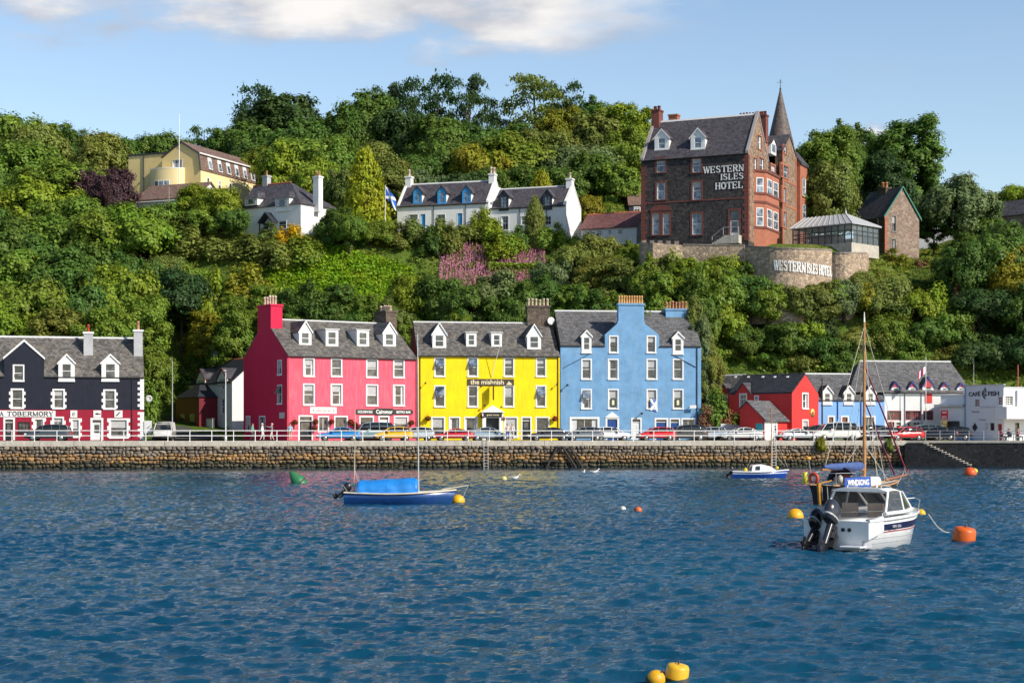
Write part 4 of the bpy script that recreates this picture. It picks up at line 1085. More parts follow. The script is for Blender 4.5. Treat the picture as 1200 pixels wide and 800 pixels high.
# porch
po = MB(); ua, ub = b.uv(564.5, 500)[0], b.uv(588.5, 500)[0]; zl, zt = b.uv(576, 489.3)[1], b.uv(576, 483)[1]; zap = b.uv(576, 474.8)[1]
for u in (ua, ub - .38): xbox(po, xf, u, u + .38, -.55, -.004, 0, zl)
xbox(po, xf, ua - .02, ub + .02, -.57, -.004, zl + .002, zt)
o = po.build('porch', WHITE, b.e)
m = MB(); uc = (ua + ub) / 2; m.prism([(ua - .18, -.72, zt + .004), (ub + .18, -.72, zt + .004), (uc, -.72, zap)], (0, .715, 0)); m.build('pediment', WHITE, o)
m = MB(); xbox(m, xf, ua + .12, ub - .12, -.60, -.575, zl + .04, zt - .04); s_ = m.build('name_board', SIGNK, o)
font_text('letters', 'guest house', s_, (uc, -.612, (zl + zt) / 2), (R(90), 0, 0), .2, (ub - ua) * .6, LETC)
o, r_ = sign_board(b, 547.8, 602.2, 444, 451.5, SIGNB, d=-.09, th=.07)
font_text('letters', 'the mishnish', o, (r_[0] + (r_[1] - r_[0]) * .42, -.10, (r_[2] + r_[3]) / 2 + .02), (R(90), 0, 0), .50, (r_[1] - r_[0]) * .72, LETC, .02)
m = MB(); u0 = r_[0] + (r_[1] - r_[0]) * .83; z0 = r_[2] + .08
m.prism([(u0, -.1, z0), (u0 + .65, -.1, z0), (u0 + .55, -.1, z0 + .2), (u0 + .4, -.1, z0 + .25), (u0 + .3, -.1, z0 + .42), (u0 + .2, -.1, z0 + .22)], (0, .012, 0)); m.build('emblem', LETC, o)
# hanging sign
uh, zh = b.uv(577, 453)[0], b.uv(577, 455)[1]; m = MB(); m.tube((uh, 0, zh + .5), (uh, -1.15, zh + .5), .035); xbox(m, xf, uh - .03, uh + .03, -1.1, -.35, zh - 1.25, zh + .4)
o = m.build('hanging_sign', SIGNB, b.e)
m = MB(); xbox(m, xf, uh + .035, uh + .045, -.9, -.55, zh - 1.0, zh + .1); m.build('emblem', LETC, o)
m = MB(); fu0, fz0 = b.uv(576, 442); m.tube((fu0, -.06, fz0), (fu0 + .75, -1.4, fz0 + 3.6), .035, .022); m.build('flag_staff', WHITE, b.e)
for px, py in ((498, 450), (563, 454), (652, 451), (586.5, 478), (567, 476)):
 m = MB(); u, z = b.uv(px, py); m.tube((u, 0, z), (u, -.5, z + .12), .03); m.lathe([(.02, .12), (.10, .06), (.12, -.06), (.02, -.08)], 8, 0, (u, -.52, z + .1)); m.build('wall_lamp', DARKM, b.e)
YELH = b
# ---- blue house
b = Bld('terraced_house', 'tall blue house with a chimney headed centre gable and ten orange pots', 'house', (656.8, 182.9), (821.6, 184.6), ZB, 9.4, 0, .1)
b.he = b.uv(740, 405.5)[1]; b.hr = b.he + 4.0; b.tan = (b.hr - b.he) / (b.D / 2); b.roofm = SLATE_B
W, xf = b.W, b.fx(); m = MB()
U = lambda px, py=400: b.uv(px, py)[0]
Z = lambda py, px=740: b.uv(px, py)[1]
gl, gr, c0, c1 = U(709), U(772.6), U(724.8), U(754.8)
zs, zk, zt = Z(392), Z(377), Z(357.5)
top = [(0, b.he), (gl - .001, b.he), (gl, zs), (c0 - .18, zk - .25), (c0 - .001, zk + .1), (c0, zt), (c1, zt), (c1 + .001, zk + .1), (c1 + .18, zk - .25), (gr, zs), (gr + .001, b.he), (W, b.he)]
cheeks(m, b, gl, gr, zs)
# the chimney head is the wall itself carried up: sides, back and cap
for u in (c0, c1): m.add([(u, 0, zk - .2), (u, 1.0, zk - .2), (u, 1.0, zt), (u, 0, zt)], [(0, 1, 2, 3)])
m.add([(c0, 1.0, zk - .2), (c1, 1.0, zk - .2), (c1, 1.0, zt), (c0, 1.0, zt)], [(0, 1, 2, 3)]); m.add([(c0, 0, zt), (c1, 0, zt), (c1, 1.0, zt), (c0, 1.0, zt)], [(0, 1, 2, 3)])
sp = []
for x0, x1 in ((713.5, 724.8), (757.6, 769)): sp.append(('w', x0, x1, 393, 414, dict(blind=.35)))
for x0, x1 in ((681, 693.5), (712.2, 725), (757.5, 770.3), (788.2, 801)):
 sp.append(('w', x0, x1, 420.2, 445, dict(blind=.4 if x0 in (757.5,) else 0))); sp.append(('w', x0, x1, 455.5, 479.6, dict(blind=.42 if x0 > 700 else 0, open_top=x0 < 690)))
sp += [('w', 667.5, 702.5, 488.3, 511, dict(bars=(2, 1), sur=.22)), ('d', 709.5, 725.5, 488.5, 516, dict(mat=DOORBLUE, sur=.2, fan=.1)), ('d', 739.5, 752, 489.3, 516, dict(mat=DOORWHITE, sur=.16)),
  ('d', 767, 783, 489.5, 516, dict(mat=DOORBLUE, sur=.18, fan=.3)), ('d', 784.5, 797, 489.7, 516, dict(mat=DOORBLUE, sur=.14)), ('w', 798.3, 814.7, 489.7, 511, dict(bars=(2, 1), sur=.16))]
openings(b, xf, b.uv, sp, m, top)()
shell(b, 0, m, left=False); m.build('wall', BLUE, b.e); m = MB(); shell(b, 0, m, right=False, back=False); m.build('party_wall', STB, b.e)
roof_gable(b, SLATE_B, ohx=.0, ohy=-.02)
# gable roof behind the chimney head
uc = (c0 + c1) / 2; za = zs + (zk - zs) * (uc - gl) / (c0 - gl) * .9
gablet_roof(b, gl, gr, zs - .12, min(za, b.hr - .1), SLATE_B, oh=-.03, front=.06)
m = MB(); m.box(c0 - .1, c1 + .1, -.1, 1.1, zt + .003, zt + .2); o = m.build('chimney', BLUE, b.e)
for i in range(10):
 u = c0 + .15 + (c1 - c0 - .3) * i / 9; m = MB(); m.lathe([(.12, 0), (.105, .7), (.13, .72), (.12, .82), (.08, .86)], 10, 0, (u, .5, zt + .2)); m.build('chimney_pot', plain('orange_pot', (0.62, 0.33, 0.12), .8, var=.25), o)
chimney(b, b.uv(790.5, 370, b.D / 2)[0] + .1, b.D / 2 - .3, 2.5, 1.1, b.hr - 1.2, b.uv(790, 364, b.D / 2 - .3)[1], BLUE, 7, plain('rust_pot', (0.46, 0.2, 0.10), .8, var=.3), .8)
chimney(b, b.uv(628, 370, b.D / 2)[0] + .2, b.D / 2 - .2, 2.5, 1.3, b.hr - 2.6, b.uv(628, 360.5, b.D / 2)[1], STB, 6, POT_PALE, .75, label='brown stone chimney with six pale pots')
dormer(b, 681.5, 693, 413, 393.5, 387.6, depth=0.0, win=(.3, .16, .17)); dormer(b, 788.3, 800.7, 414.5, 395.5, 389.2, depth=0.0, win=(.3, .16, .17))
for a, c in ((0, U(681)), (U(693.5), gl), (gr, U(788)), (U(801), W)): gutter(b, a, c, b.he - .03, y=-.08)
downpipe(b, W - .45, .1, b.he, d=-.08)
for p0, p1 in (((693, 413.5), (660, 431)), ((788, 415), (815.5, 430))):
 m = MB(); q0, q1 = b.uv(*p0), b.uv(*p1); m.tube((q0[0], -.06, q0[1]), (q1[0], -.06, q1[1]), .04, n=6); m.build('waste_pipe', plain('pipe_blue_grey', (.07, .13, .2), .5), b.e)
m = MB(); ua, ub = U(708.5), U(726); za_, zb_ = Z(489), Z(482.3); m.prism([(ua, -.1, za_), (ub, -.1, za_), ((ua + ub) / 2, -.1, zb_)], (0, .098, 0)); m.build('door_pediment', WHITE, b.e)
m = MB(); u, z = b.uv(811, 477); xbox(m, xf, u - .35, u + .35, -.5, -.44, z - .12, z + .22); m.tube((u, 0, z + .3), (u, -.55, z + .3), .03); m.build('hanging_sign', SIGNW, b.e)
for px, py in ((751, 485), (664, 452)):
 m = MB(); u, z = b.uv(px, py); m.tube((u, 0, z), (u, -.55, z + .1), .035); m.lathe([(.03, .14), (.13, .1), (.15, -.06), (.02, -.1)], 8, 0, (u, -.58, z + .05)); m.build('wall_lamp', DARKM, b.e)
for px in (718.6, 794.6):
 m = MB(); u, z = b.uv(px, 471.5); xbox(m, xf, u - .3, u + .3, .05, .07, z - .42, z + .4); o = m.build('window_card', plain('card_dark_green', (.03, .06, .04), .6), b.e)
 m = MB(); xbox(m, xf, u - .13, u + .13, .035, .049, z - .26, z + .26); m.build('emblem', LETC, o)
for dd, u, z in ((5.6, .35, b.he + 3.2),):
 pass
BLUH = b
# satellite dishes on the chimney stacks
def dish(name, label, loc, az, r_=.42, par=None):
 o = empty(name, loc, az, label, 'satellite dish')
 m = MB(); m.lathe([(.01, .12), (r_ * .5, .09), (r_, 0), (r_ * .98, -.015), (r_ * .5, .07), (.01, .1)], 14, 0, (0, 0, 0), 'Y'); m.build('dish', SIGNW, o)
 m = MB(); m.tube((0, .1, 0), (0, .45, -.1), .03); m.tube((0, -.4, -.02), (0, .05, -.3), .018); m.build('bracket', METAL, o)
dish('satellite_dish', 'white satellite dish on the stone chimney between the yellow and blue houses', b.world(b.uv(645.5, 376, 3.8)[0], 3.6, b.uv(645.5, 376, 3.6)[1]), R(20))
# ------------------------------------------------------------------ lane cottage and the houses right of the blue one
MAROON = paint('maroon_paint', (0.16, 0.012, 0.022), 0.5, 0.15, (0.2, 0.08, 0.08), 0.2)
b = Bld('lane_cottage', 'white cottage with a maroon porch beside the lane, half hidden by the pink house', 'cottage', (219.5, 202.5), (272, 190), 3.35, 6.2, 0, .1)
b.he = b.uv(272, 447)[1]; b.hr = b.he + 2.75; b.tan = (b.hr - b.he) / (b.D / 2); b.roofm = SLATE_D
W, xf = b.W, b.fx(); m = MB()
sp = [('w', 259, 263.5, 467, 485, dict(sur=.05)), ('w', 235.5, 238.5, 449, 462, dict(sur=.05)), ('w', 259, 263.5, 448, 456.5, dict(sur=.05))]
openings(b, xf, b.uv, sp, m, [(0, b.he), (W, b.he)], inset=.1)()
shell(b, 0, m); m.build('wall', WHITEH, b.e)
roof_gable(b, SLATE_D, ridge=TERRA)
dormer(b, 231, 241, 452, 444, 433, depth=0, roofm=SLATE_P, wallm=MAROON, frame=WHITE); dormer(b, 255.5, 267, 450, 443, 432, depth=0, roofm=SLATE_P, wallm=MAROON, frame=WHITE)
u0, u1 = b.uv(227, 480)[0], b.uv(255, 480)[0]; zt = b.uv(240, 466)[1]; za = b.uv(240, 451)[1]
m = MB(); m.box(u0, u1, -2.2, -.003, -.6, zt - .02); o = m.build('porch', MAROON, b.e)
m = MB(); uc = (u0 + u1) / 2; m.add([(u0 - .2, -2.4, zt), (u1 + .2, -2.4, zt), (u1 + .2, -.004, zt), (u0 - .2, -.004, zt), (uc - .6, -.9, za), (uc + .6, -.9, za), (uc + .6, -.004, za), (uc - .6, -.004, za)], [(0, 1, 5, 4), (1, 2, 6, 5), (0, 4, 7, 3), (4, 5, 6, 7), (3, 2, 1, 0), (3, 7, 6, 2)]); m.build('porch_roof', SLATE_D, o)
for f_ in (.2, .62):
 m = MB(); ua = u0 + (u1 - u0) * f_; xbox(m, lambda u, d, z: (u, d - 2.2, z), ua, ua + (u1 - u0) * .2, -.03, .0, 1.1, 2.3); m.build('window', GLASS, o)
chimney(b, .4, 3.1, .8, .8, b.hr - .8, b.hr + 1.1, WHITEH, 2, POT_PALE, .6)
# slate house higher up behind the cottage
b = Bld('slate_house', 'dark gabled house with one chimney, behind the lane cottage roof', 'house', (264, 209), (287, 212), 10.0, 8, 0, .1)
b.he = b.uv(275, 419)[1]; b.hr = b.uv(275, 396)[1]; b.tan = 1; b.roofm = SLATE_P
DG = paint('dark_grey_slate_hung', (.05, .06, .08), .7, .2)
m = MB(); W = b.W; m.prism([(0, 0, 0), (W, 0, 0), (W, 0, b.he), (W / 2, 0, b.hr), (0, 0, b.he)], (0, 9, 0)); m.build('wall', DG, b.e)
m = MB(); m.prism([(-.15, -.1, b.he - .1), (W / 2, -.1, b.hr + .02), (W + .15, -.1, b.he - .1), (W + .15, -.1, b.he + .03), (W / 2, -.1, b.hr + .17), (-.15, -.1, b.he + .03)], (0, 9.3, 0)); m.build('roof', SLATE_P, b.e)
chimney(b, W / 2, .5, 1.0, .8, b.hr - .3, b.hr + 1.1, DG, 2, POT_PALE, .6)
# ---- turquoise kiosk, white yard wall
b = Bld('kiosk', 'turquoise boarded kiosk tucked against the right end of the blue house', 'kiosk', (822.5, 184.7), (843, 184.9), ZB, 3.4, 0)
b.he = 1.75
W, xf = b.W, b.fx(); m = MB()
openings(b, xf, b.uv, [('w', 823.5, 831.5, 498.5, 507, dict(sur=.06, bars=(1, 1), mat=TURQ)), ('w', 832.5, 840.5, 498.5, 507, dict(sur=.06, bars=(1, 1), mat=TURQ))], m, [(0, 1.95), (W, 1.72)], inset=.08)()
m.add([(W, 0, 0), (W, 3.4, 0), (W, 3.4, 1.75), (W, 0, 1.75)], [(0, 1, 2, 3)]); m.add([(0, 3.4, 0), (W, 3.4, 0), (W, 3.4, 1.75), (0, 3.4, 1.95)], [(0, 1, 2, 3)])
m.build('wall', TURQ, b.e)
m = MB(); m.prism([(-.05, -.25, 2.0), (W + .2, -.25, 1.76), (W + .2, -.25, 1.88), (-.05, -.25, 2.12)], (0, 3.9, 0)); m.build('roof', paint('turquoise_felt', (.13, .55, .66), .6, .1), b.e)
m = MB(); xbox(m, xf, W - .32, W + .02, -.3, .05, 0, 2.1); m.build('corner_post', WHITE, b.e)
m = MB()
for i in range(9): xbox(m, xf, .02, W - .34, -.012, -.003, .1 + i * .19, .1 + i * .19 + .012)
m.build('board_joint', plain('turq_dark', (.05, .28, .36), .6), b.e)
b = Bld('yard_wall', 'low white yard wall with shrubs behind it, left of the red house', 'wall', (845, 181.6), (888, 182.6), ZB, .3, 1.35)
zt0 = b.uv(845, 497)[1]; zt1 = b.uv(893, 501)[1]
m = MB(); m.prism([(0, 0, -.1), (b.W, 0, -.1), (b.W, 0, zt1), (0, 0, zt0)], (0, .3, 0)); m.build('wall', WHITEH, b.e)
m = MB(); m.prism([(-.03, -.05, zt0 + .002), (b.W, -.05, zt1 + .002), (b.W, -.05, zt1 + .08), (-.03, -.05, zt0 + .08)], (0, .4, 0)); m.build('coping', WHITEH, b.e)
# ---- red house, gable to the quay
b = Bld('red_house', 'bright red gable fronted house with a black slate roof and round yellow plaque', 'house', (854, 185.2), (928, 180.0), ZB, 5.4, 0, .1)
b.he = b.uv(928, 460.8)[1]; b.hr = b.he + 2.05; b.tan = (b.hr - b.he) / (b.D / 2); b.roofm = SLATE_D
W, xf = b.W, b.fx(); m = MB(); sr = lambda px, py: b.side(px, py, b.W)
u0, u1, um = b.uv(861.5, 460)[0], b.uv(880, 460)[0], b.uv(870.6, 460)[0]; zg = b.uv(870.6, 449.5)[1]
top = [(0, b.he), (u0, b.he), (um, zg), (u1, b.he), (W, b.he)]
openings(b, xf, b.uv, [('w', 866.5, 875.5, 460.8, 479.5, dict(sur=.13, bars=(2, 3))), ('w', 884, 889.3, 463.2, 471, dict(sur=.12))], m, top)()
m.build('side_wall', REDW, b.e)
m = MB()
openings(b, b.rx(), sr, [('w', 939.8, 947.2, 459.8, 479.8, dict(sur=.16)), ('w', 940, 947.2, 491.2, 506, dict(sur=.16))], m, [(0, b.he), (b.D / 2, b.hr), (b.D, b.he)])()
m.add([(0, 0, 0), (0, 0, b.he), (0, b.D / 2, b.hr), (0, b.D, b.he), (0, b.D, 0)], [(0, 1, 2, 3, 4)]); m.add([(0, b.D, 0), (W, b.D, 0), (W, b.D, b.he), (0, b.D, b.he)], [(0, 1, 2, 3)])
m.build('gable_wall', REDW, b.e)
roof_gable(b, SLATE_D, ohx=-.02, ohy=-.02, ridge=SLATE_D)
gablet_roof(b, u0, u1, b.he, zg, SLATE_P, oh=.12)
for px in (862, 877, 894, 908, 923):   # little roof lights
 u, d, z = b.on_roof(px, 443.5); m = MB(); q = b.tan
 m.prism([(u - .13, d - .1, z - .1 * q + .16), (u + .13, d - .1, z - .1 * q + .16), (u + .13, d + .1, z + .1 * q + .16), (u - .13, d + .1, z + .1 * q + .16)], (0, -.03, .05)); m.build('roof_vent', SIGNW, b.e)
m = MB(); d0, z0 = sr(952, 483.5); m.lathe([(.001, -.03), (.42, -.03), (.45, .0), (.001, .02)], 18, 0, (W + .03, d0, z0), 'X'); o = m.build('plaque', plain('plaque_yellow', (.72, .55, .12), .5), b.e)
m = MB(); m.lathe([(.001, -.01), (.18, -.01), (.18, .01), (.001, .01)], 12, 0, (W + .075, d0, z0), 'X'); m.build('emblem', plain('plaque_red', (.5, .1, .05), .5), o)
# wing running out towards the quay, its eave wall turned like the gable
uB, uA, dp = W - .55, W - 2.65, 4.5; zb_, zt = 2.15, 4.0
m = MB(); m.prism([(u, -dp, z) for u, z in ((uA - .9, 0), (uB, 0), (uB, zb_), (uA, zt), (uA - .9, zt - .75))], (0, dp - .004, 0)); o = m.build('wing', REDW, b.e)
m = MB(); m.prism([(u, -dp - .15, z) for u, z in ((uB + .3, zb_ - .22), (uA, zt + .03), (uA - 1.0, zt - .8), (uA - 1.0, zt - .68), (uA, zt + .17), (uB + .3, zb_ - .08))], (0, dp + .14, 0)); m.build('wing_roof', SLATE_B, o)
xl = lambda u, d, z: (uB - d, u, z)
m = MB(); xbox(m, xl, -dp + .05, -dp + 2.5, -.03, -.003, .02, zb_ - .15); m.build('white_panel', WHITE, o)
window(o, xl, -dp + 1.75, -dp + 2.25, .75, zb_ - .3, sur=.05, rec=-.05, sill=False)
xf2 = lambda u, d, z: (u, -dp + d, z)
m = MB(); xbox(m, xf2, uB - 1.0, uB - .15, -.05, -.003, .02, 1.75); m.build('door', plain('door_teal', (.02, .34, .38), .5), o)
# ---- small red cottage in the gap
b = Bld('red_cottage', 'small red cottage with grey slates and an orange gablet, screened by shrubs', 'cottage', (814, 191.5), (855.5, 187.8), ZB, 5.4, 0, .1)
b.he = b.uv(850, 461)[1]; b.hr = b.he + 2.05; b.tan = (b.hr - b.he) / (b.D / 2); b.roofm = SLATE_B
W, xf = b.W, b.fx(); m = MB()
u0, u1, um = b.uv(842, 460)[0], b.uv(855, 460)[0], b.uv(848.5, 460)[0]; zg = b.uv(848.5, 451)[1]
openings(b, xf, b.uv, [('w', 844, 853, 462, 481, dict(sur=.15, bars=(2, 3)))], m, [(0, b.he), (u0, b.he), (um, zg), (u1, b.he), (W, b.he)])()
shell(b, 0, m); m.build('wall', paint('orange_red_render', (.62, .09, .05), .75, .08), b.e)
roof_gable(b, SLATE_B, ohx=.05, ohy=-.02); gablet_roof(b, u0, u1, b.he, zg, SLATE_P)
# ---- sky blue row
b = Bld('terraced_house', 'sky blue terrace with white gabled dormers and small brown doors, right of the red house', 'house', (956.5, 187.5), (1036, 189.0), ZB, 7.4, 0, .1)
b.he = b.uv(1000, 468.8)[1]; b.hr = b.uv(1000, 439, 3.7)[1]; b.tan = (b.hr - b.he) / (b.D / 2); b.roofm = SLATE_B
W, xf = b.W, b.fx(); m = MB()
openings(b, xf, b.uv, [('d', 969.6, 978.2, 486.7, 516, dict(mat=DOORBROWN, sur=.16, fan=.1, glazed=True)), ('d', 985.2, 994.8, 486.8, 516, dict(mat=DOORBROWN, sur=.16, fan=.1)), ('w', 1011, 1026, 487, 506, dict(bars=(2, 1), sur=.16))], m, [(0, b.he), (W, b.he)])()
shell(b, 0, m); m.build('wall', LBLUE, b.e); roof_gable(b, SLATE_B, ohx=.0, ohy=-.02)
for x0, x1 in ((963.6, 975), (989, 1000.4), (1014.5, 1025.5)): dormer(b, x0, x1, 473.5, 459.5, 452.2, depth=0.0, win=(.3, .12, .2))
gutter(b, 0, W, b.he - .04, y=-.08)
PB = plain('pipe_deep_blue', (.03, .10, .36), .5)
for px in (981.6, 1009): downpipe(b, b.uv(px, 480)[0], .1, b.he - .1, PB)
# ---- white house with blue and red dormers
DBL = plain('barge_deep_blue', (.02, .03, .20), .5); DRED = plain('dormer_red', (.50, .04, .05), .5)
b = Bld('white_hall', 'long white building with five blue edged red dormers and red paned windows', 'building', (1036.5, 189.5), (1136, 191.0), ZB, 7, 0, .1)
b.he = b.uv(1080, 460)[1]; b.hr = b.uv(1060, 423.5, 3.5)[1]; b.tan = (b.hr - b.he) / (b.D / 2); b.roofm = SLATE_B
W, xf = b.W, b.fx(); m = MB(); FR = plain('frame_red', (.38, .04, .05), .5)
sp = [('w', 1040, 1056, 481, 492.5, dict(bars=(5, 2), sur=.04, mat=FR, sill=False)), ('w', 1061, 1079, 481, 492.5, dict(bars=(6, 2), sur=.04, mat=FR, sill=False)), ('w', 1082, 1093.5, 481, 492.5, dict(bars=(4, 2), sur=.04, mat=FR, sill=False)),
  ('w', 1041, 1048, 494, 508, dict(bars=(2, 3), sur=.05, mat=FR, sill=False)), ('d', 1050, 1056, 494, 516, dict(mat=DOORBLACK, sur=.05)), ('w', 1063, 1079, 494, 504, dict(bars=(4, 1), sur=.05, sill=False))]
openings(b, xf, b.uv, sp, m, [(0, b.he), (W, b.he)], inset=.05)()
shell(b, 0, m, hr=b.he + .05); m.build('wall', WHITEH, b.e)
# hipped roof
hx0 = b.uv(1007, 423, 3.5)[0]; hx1 = b.uv(1114, 423, 3.5)[0]; e = .2
x0_ = b.uv(998, 440, 3.5)[0]
m = MB(); z = b.he + .03; q = [(-4.2, -e, z), (W + .3, -e, z), (W + .3, b.D + e, z), (-4.2, b.D + e, z), (hx0, b.D / 2, b.hr), (hx1, b.D / 2, b.hr)]
m.add(q, [(0, 1, 5, 4), (1, 2, 5), (2, 3, 4, 5), (3, 0, 4), (0, 3, 2, 1)]); m.build('roof', SLATE_B, b.e)
m = MB(); m.tube((hx0, b.D / 2, b.hr), (hx1, b.D / 2, b.hr), .12, n=6); m.build('ridge', LEAD, b.e)
for cx, w_, ya in ((1049, 4.6, 447.5), (1069, 4.6, 448), (1087.5, 6.6, 442.5), (1106.6, 4.6, 448.5), (1126, 4.6, 449.5)):
 dormer(b, cx - w_, cx + w_, 460, 454 if w_ < 5 else 452.5, ya, wallm=WHITE, cheekm=WHITE, bargem=DBL, win=(.25, .05, .2), depth=.15)
 uc = b.uv(cx, 452, .05)[0]; za = b.uv(cx, ya, .05)[1]; zs = b.uv(cx, 453.5, .05)[1]; k = b.uv(cx + w_ * .8, 452, .05)[0] - uc
 m = MB(); m.prism([(uc - k, .055, zs), (uc + k, .055, zs), (uc, .055, za - .1)], (0, .02, 0)); m.build('tympanum', DRED, b.e)
o, r_ = sign_board(b, 1084, 1092.2, 460.8, 472, plain('banner_red', (.60, .045, .03), .6), name='banner')
gutter(b, 0, W, b.he - .05, y=-.25)
for px in (1060.4, 1079.6): downpipe(b, b.uv(px, 470)[0], .1, b.he - .1, METAL)
# ---- harbour cafe
CAFEW = paint('cafe_white', (.74, .735, .73), .7, .05, (.5, .48, .42), .25, .8)
b = Bld('harbour_cafe', 'white flat roofed cafe with black lettering and a dark diamond window, on the pier', 'building', (1130.5, 185.2), (1176, 181.2), 2.64, 7.5, 0)
zt = b.uv(1131, 452.3)[1]; b.he = zt
W, xf = b.W, b.fx(); m = MB(); BLK = plain('frame_dark', (.03, .03, .035), .5)
sp = [('w', 1142, 1148.4, 467, 477, dict(sur=.05, bars=(2, 3), mat=WHITE)), ('w', 1168.8, 1175.6, 464.3, 475, dict(sur=.05, bars=(2, 3), mat=WHITE)), ('d', 1169, 1174.8, 495.8, 513, dict(mat=DOORRED, sur=.05, fan=.02)), ('w', 1161, 1165.3, 495.5, 504.5, dict(sur=.03, mat=BLK, sill=False))]
openings(b, xf, b.uv, sp, m, [(0, zt), (W, zt)], inset=.06)()
m.add([(0, 0, 0), (0, 7.5, 0), (0, 7.5, zt), (0, 0, zt)], [(0, 1, 2, 3)]); m.add([(0, 0, zt - .15), (W, 0, zt - .15), (W, 7.5, zt - .15), (0, 7.5, zt - .15)], [(0, 1, 2, 3)]); m.add([(0, 7.5, 0), (W, 7.5, 0), (W, 7.5, zt), (0, 7.5, zt)], [(0, 1, 2, 3)])
m.build('wall', CAFEW, b.e)
m = MB(); xbox(m, xf, -.08, W + .06, -.08, .3, zt + .003, zt + .12); m.build('parapet_coping', METAL, b.e)
m = MB(); z = b.uv(1150, 476.5)[1]; xbox(m, xf, b.uv(1148.5, 476)[0], W, -.1, -.003, z - .1, z); m.build('string_course', METAL, b.e)
u0, z0 = b.uv(1135.5, 463.8); u1, z1 = b.uv(1171, 457.8)
wd = u1 - u0; zc_ = (z0 + z1) / 2
font_text('letters', 'CAFÉ', b.e, (u0 + wd * .19, -.03, zc_), (R(90), 0, 0), .58, wd * .38, LETK, .025)
font_text('letters', 'FISH', b.e, (u0 + wd * .82, -.03, zc_ - .04), (R(90), 0, 0), .50, wd * .36, LETK, .025)
m = MB(); uc = u0 + wd * .52   # hooked fish emblem between the words
for r_ in (.28, .13): m.path([(uc + r_ * 1.0 * math.cos(t_), -.035, zc_ + r_ * 1.25 * math.sin(t_)) for t_ in np.linspace(.3, 6.1, 16)], .045, 5)
m.tube((uc + .2, -.035, zc_ + .3), (uc + .02, -.035, zc_ + .62), .05); m.tube((uc - .15, -.035, zc_ - .35), (uc + .12, -.035, zc_ - .6), .05); m.build('emblem', LETK, b.e)
ud, zd = b.uv(1142.6, 500.5); m = MB(); m.prism([(ud - .34, -.05, zd), (ud, -.05, zd - .5), (ud + .34, -.05, zd), (ud, -.05, zd + .5)], (0, .045, 0)); m.build('diamond_window', SIGNK, b.e)
o, r_ = sign_board(b, 1167, 1178.6, 484.2, 489.6, plain('sign_plum', (.05, .04, .05), .5)); font_text('letters', 'HARBOUR', o, ((r_[0] + r_[1]) / 2, -.07, (r_[2] + r_[3]) / 2), (R(90), 0, 0), .2, (r_[1] - r_[0]) * .75, LETW)
o, r_ = sign_board(b, 1131.5, 1149.8, 507.3, 517, plain('banner_blue', (.12, .36, .75), .6), d=-1.4, th=.03, name='banner')
font_text('letters', 'ART', o, ((r_[0] + r_[1]) / 2, -1.415, (r_[2] + r_[3]) / 2), (R(90), 0, 0), .5, (r_[1] - r_[0]) * .5, plain('letters_pale_blue', (.5, .68, .85), .5), .05)
for s_, py in (('Restaurant', 482), ('Tickets', 491.5)):
 u, z = b.uv(1143.5 if py < 485 else 1151, py); font_text('letters', s_, b.e, (u, -.02, z), (R(90), 0, 0), .18, 1.0, plain('letters_grey', (.2, .19, .22), .6), 0)
o, r_ = sign_board(b, 1154.5, 1159, 495.5, 504, SIGNW); m = MB()
for i in range(4): xbox(m, xf, r_[0] + .06, r_[1] - .06, -.07, -.062, r_[2] + .15 + i * .18, r_[2] + .2 + i * .18)
m.build('menu_lines', LETK, o)
downpipe(b, .12, .1, zt - .1, plain('pipe_blue', (.10, .25, .45), .5))
# right wing
X2 = b.o + b.t * b.W
CAF = b
def wing(name, label, L, Rr, y_top, D, specs):
 b2 = Bld(name, label, 'building', L, Rr, 2.64, D, 0)
 zt = b2.uv(L[0] + 3, y_top)[1]; b2.he = zt; W = b2.W; m = MB()
 openings(b2, b2.fx(), b2.uv, specs, m, [(0, zt), (W, zt)], inset=.06)()
 for x in (0, W): m.add([(x, 0, 0), (x, D, 0), (x, D, zt), (x, 0, zt)], [(0, 1, 2, 3)])
 m.add([(0, D, 0), (W, D, 0), (W, D, zt), (0, D, zt)], [(0, 1, 2, 3)]); m.add([(0, 0, zt - .1), (W, 0, zt - .1), (W, D, zt - .1), (0, D, zt - .1)], [(0, 1, 2, 3)])
 m.build('wall', CAFEW, b2.e)
 m = MB(); xbox(m, b2.fx(), -.0, W + .06, -.06, .3, zt + .003, zt + .1); m.build('parapet_coping', METAL, b2.e)
 return b2
b2 = wing('cafe_wing', 'sunlit white cafe wing with a projecting balcony, right of the lettered cafe front', (1176.2, 181.3), (1300, 186.5), 454, 7, [('w', 1177.5, 1187.4, 463.4, 475.4, dict(sur=.06, bars=(3, 4))), ('d', 1189, 1195, 494.5, 513, dict(mat=DOORBLACK, sur=.06, fan=.02, glazed=True)), ('w', 1205, 1225, 464, 475, dict(sur=.06, bars=(4, 2)))])
za, zb_ = b2.uv(1182, 490.6, -2)[1], b2.uv(1182, 476.5, -2)[1]
ub = b2.uv(1179.8, 480, -2)[0]
m = MB(); m.box(ub, b2.W, -2.0, -.004, za, zb_); m.build('balcony', CAFEW, b2.e)
m = MB(); u, _ = b2.uv(1191, 465); m.tube((u, -.1, zb_), (u, -.1, b2.he - .3), .09); m.build('flue', METAL, b2.e)
m = MB(); m.tube((b2.W * .3, 3, b2.he - .1), (b2.W * .3, 3, b2.he + 2.6), .06); m.build('vent_pipe', plain('pipe_red', (.4, .08, .06), .5), b2.e)
b3 = wing('cafe_annex', 'lower white annex with a dark ledge, between the red dormered building and the cafe', (1102.3, 186.6), (1130.4, 185.3), 463.5, 5, [])
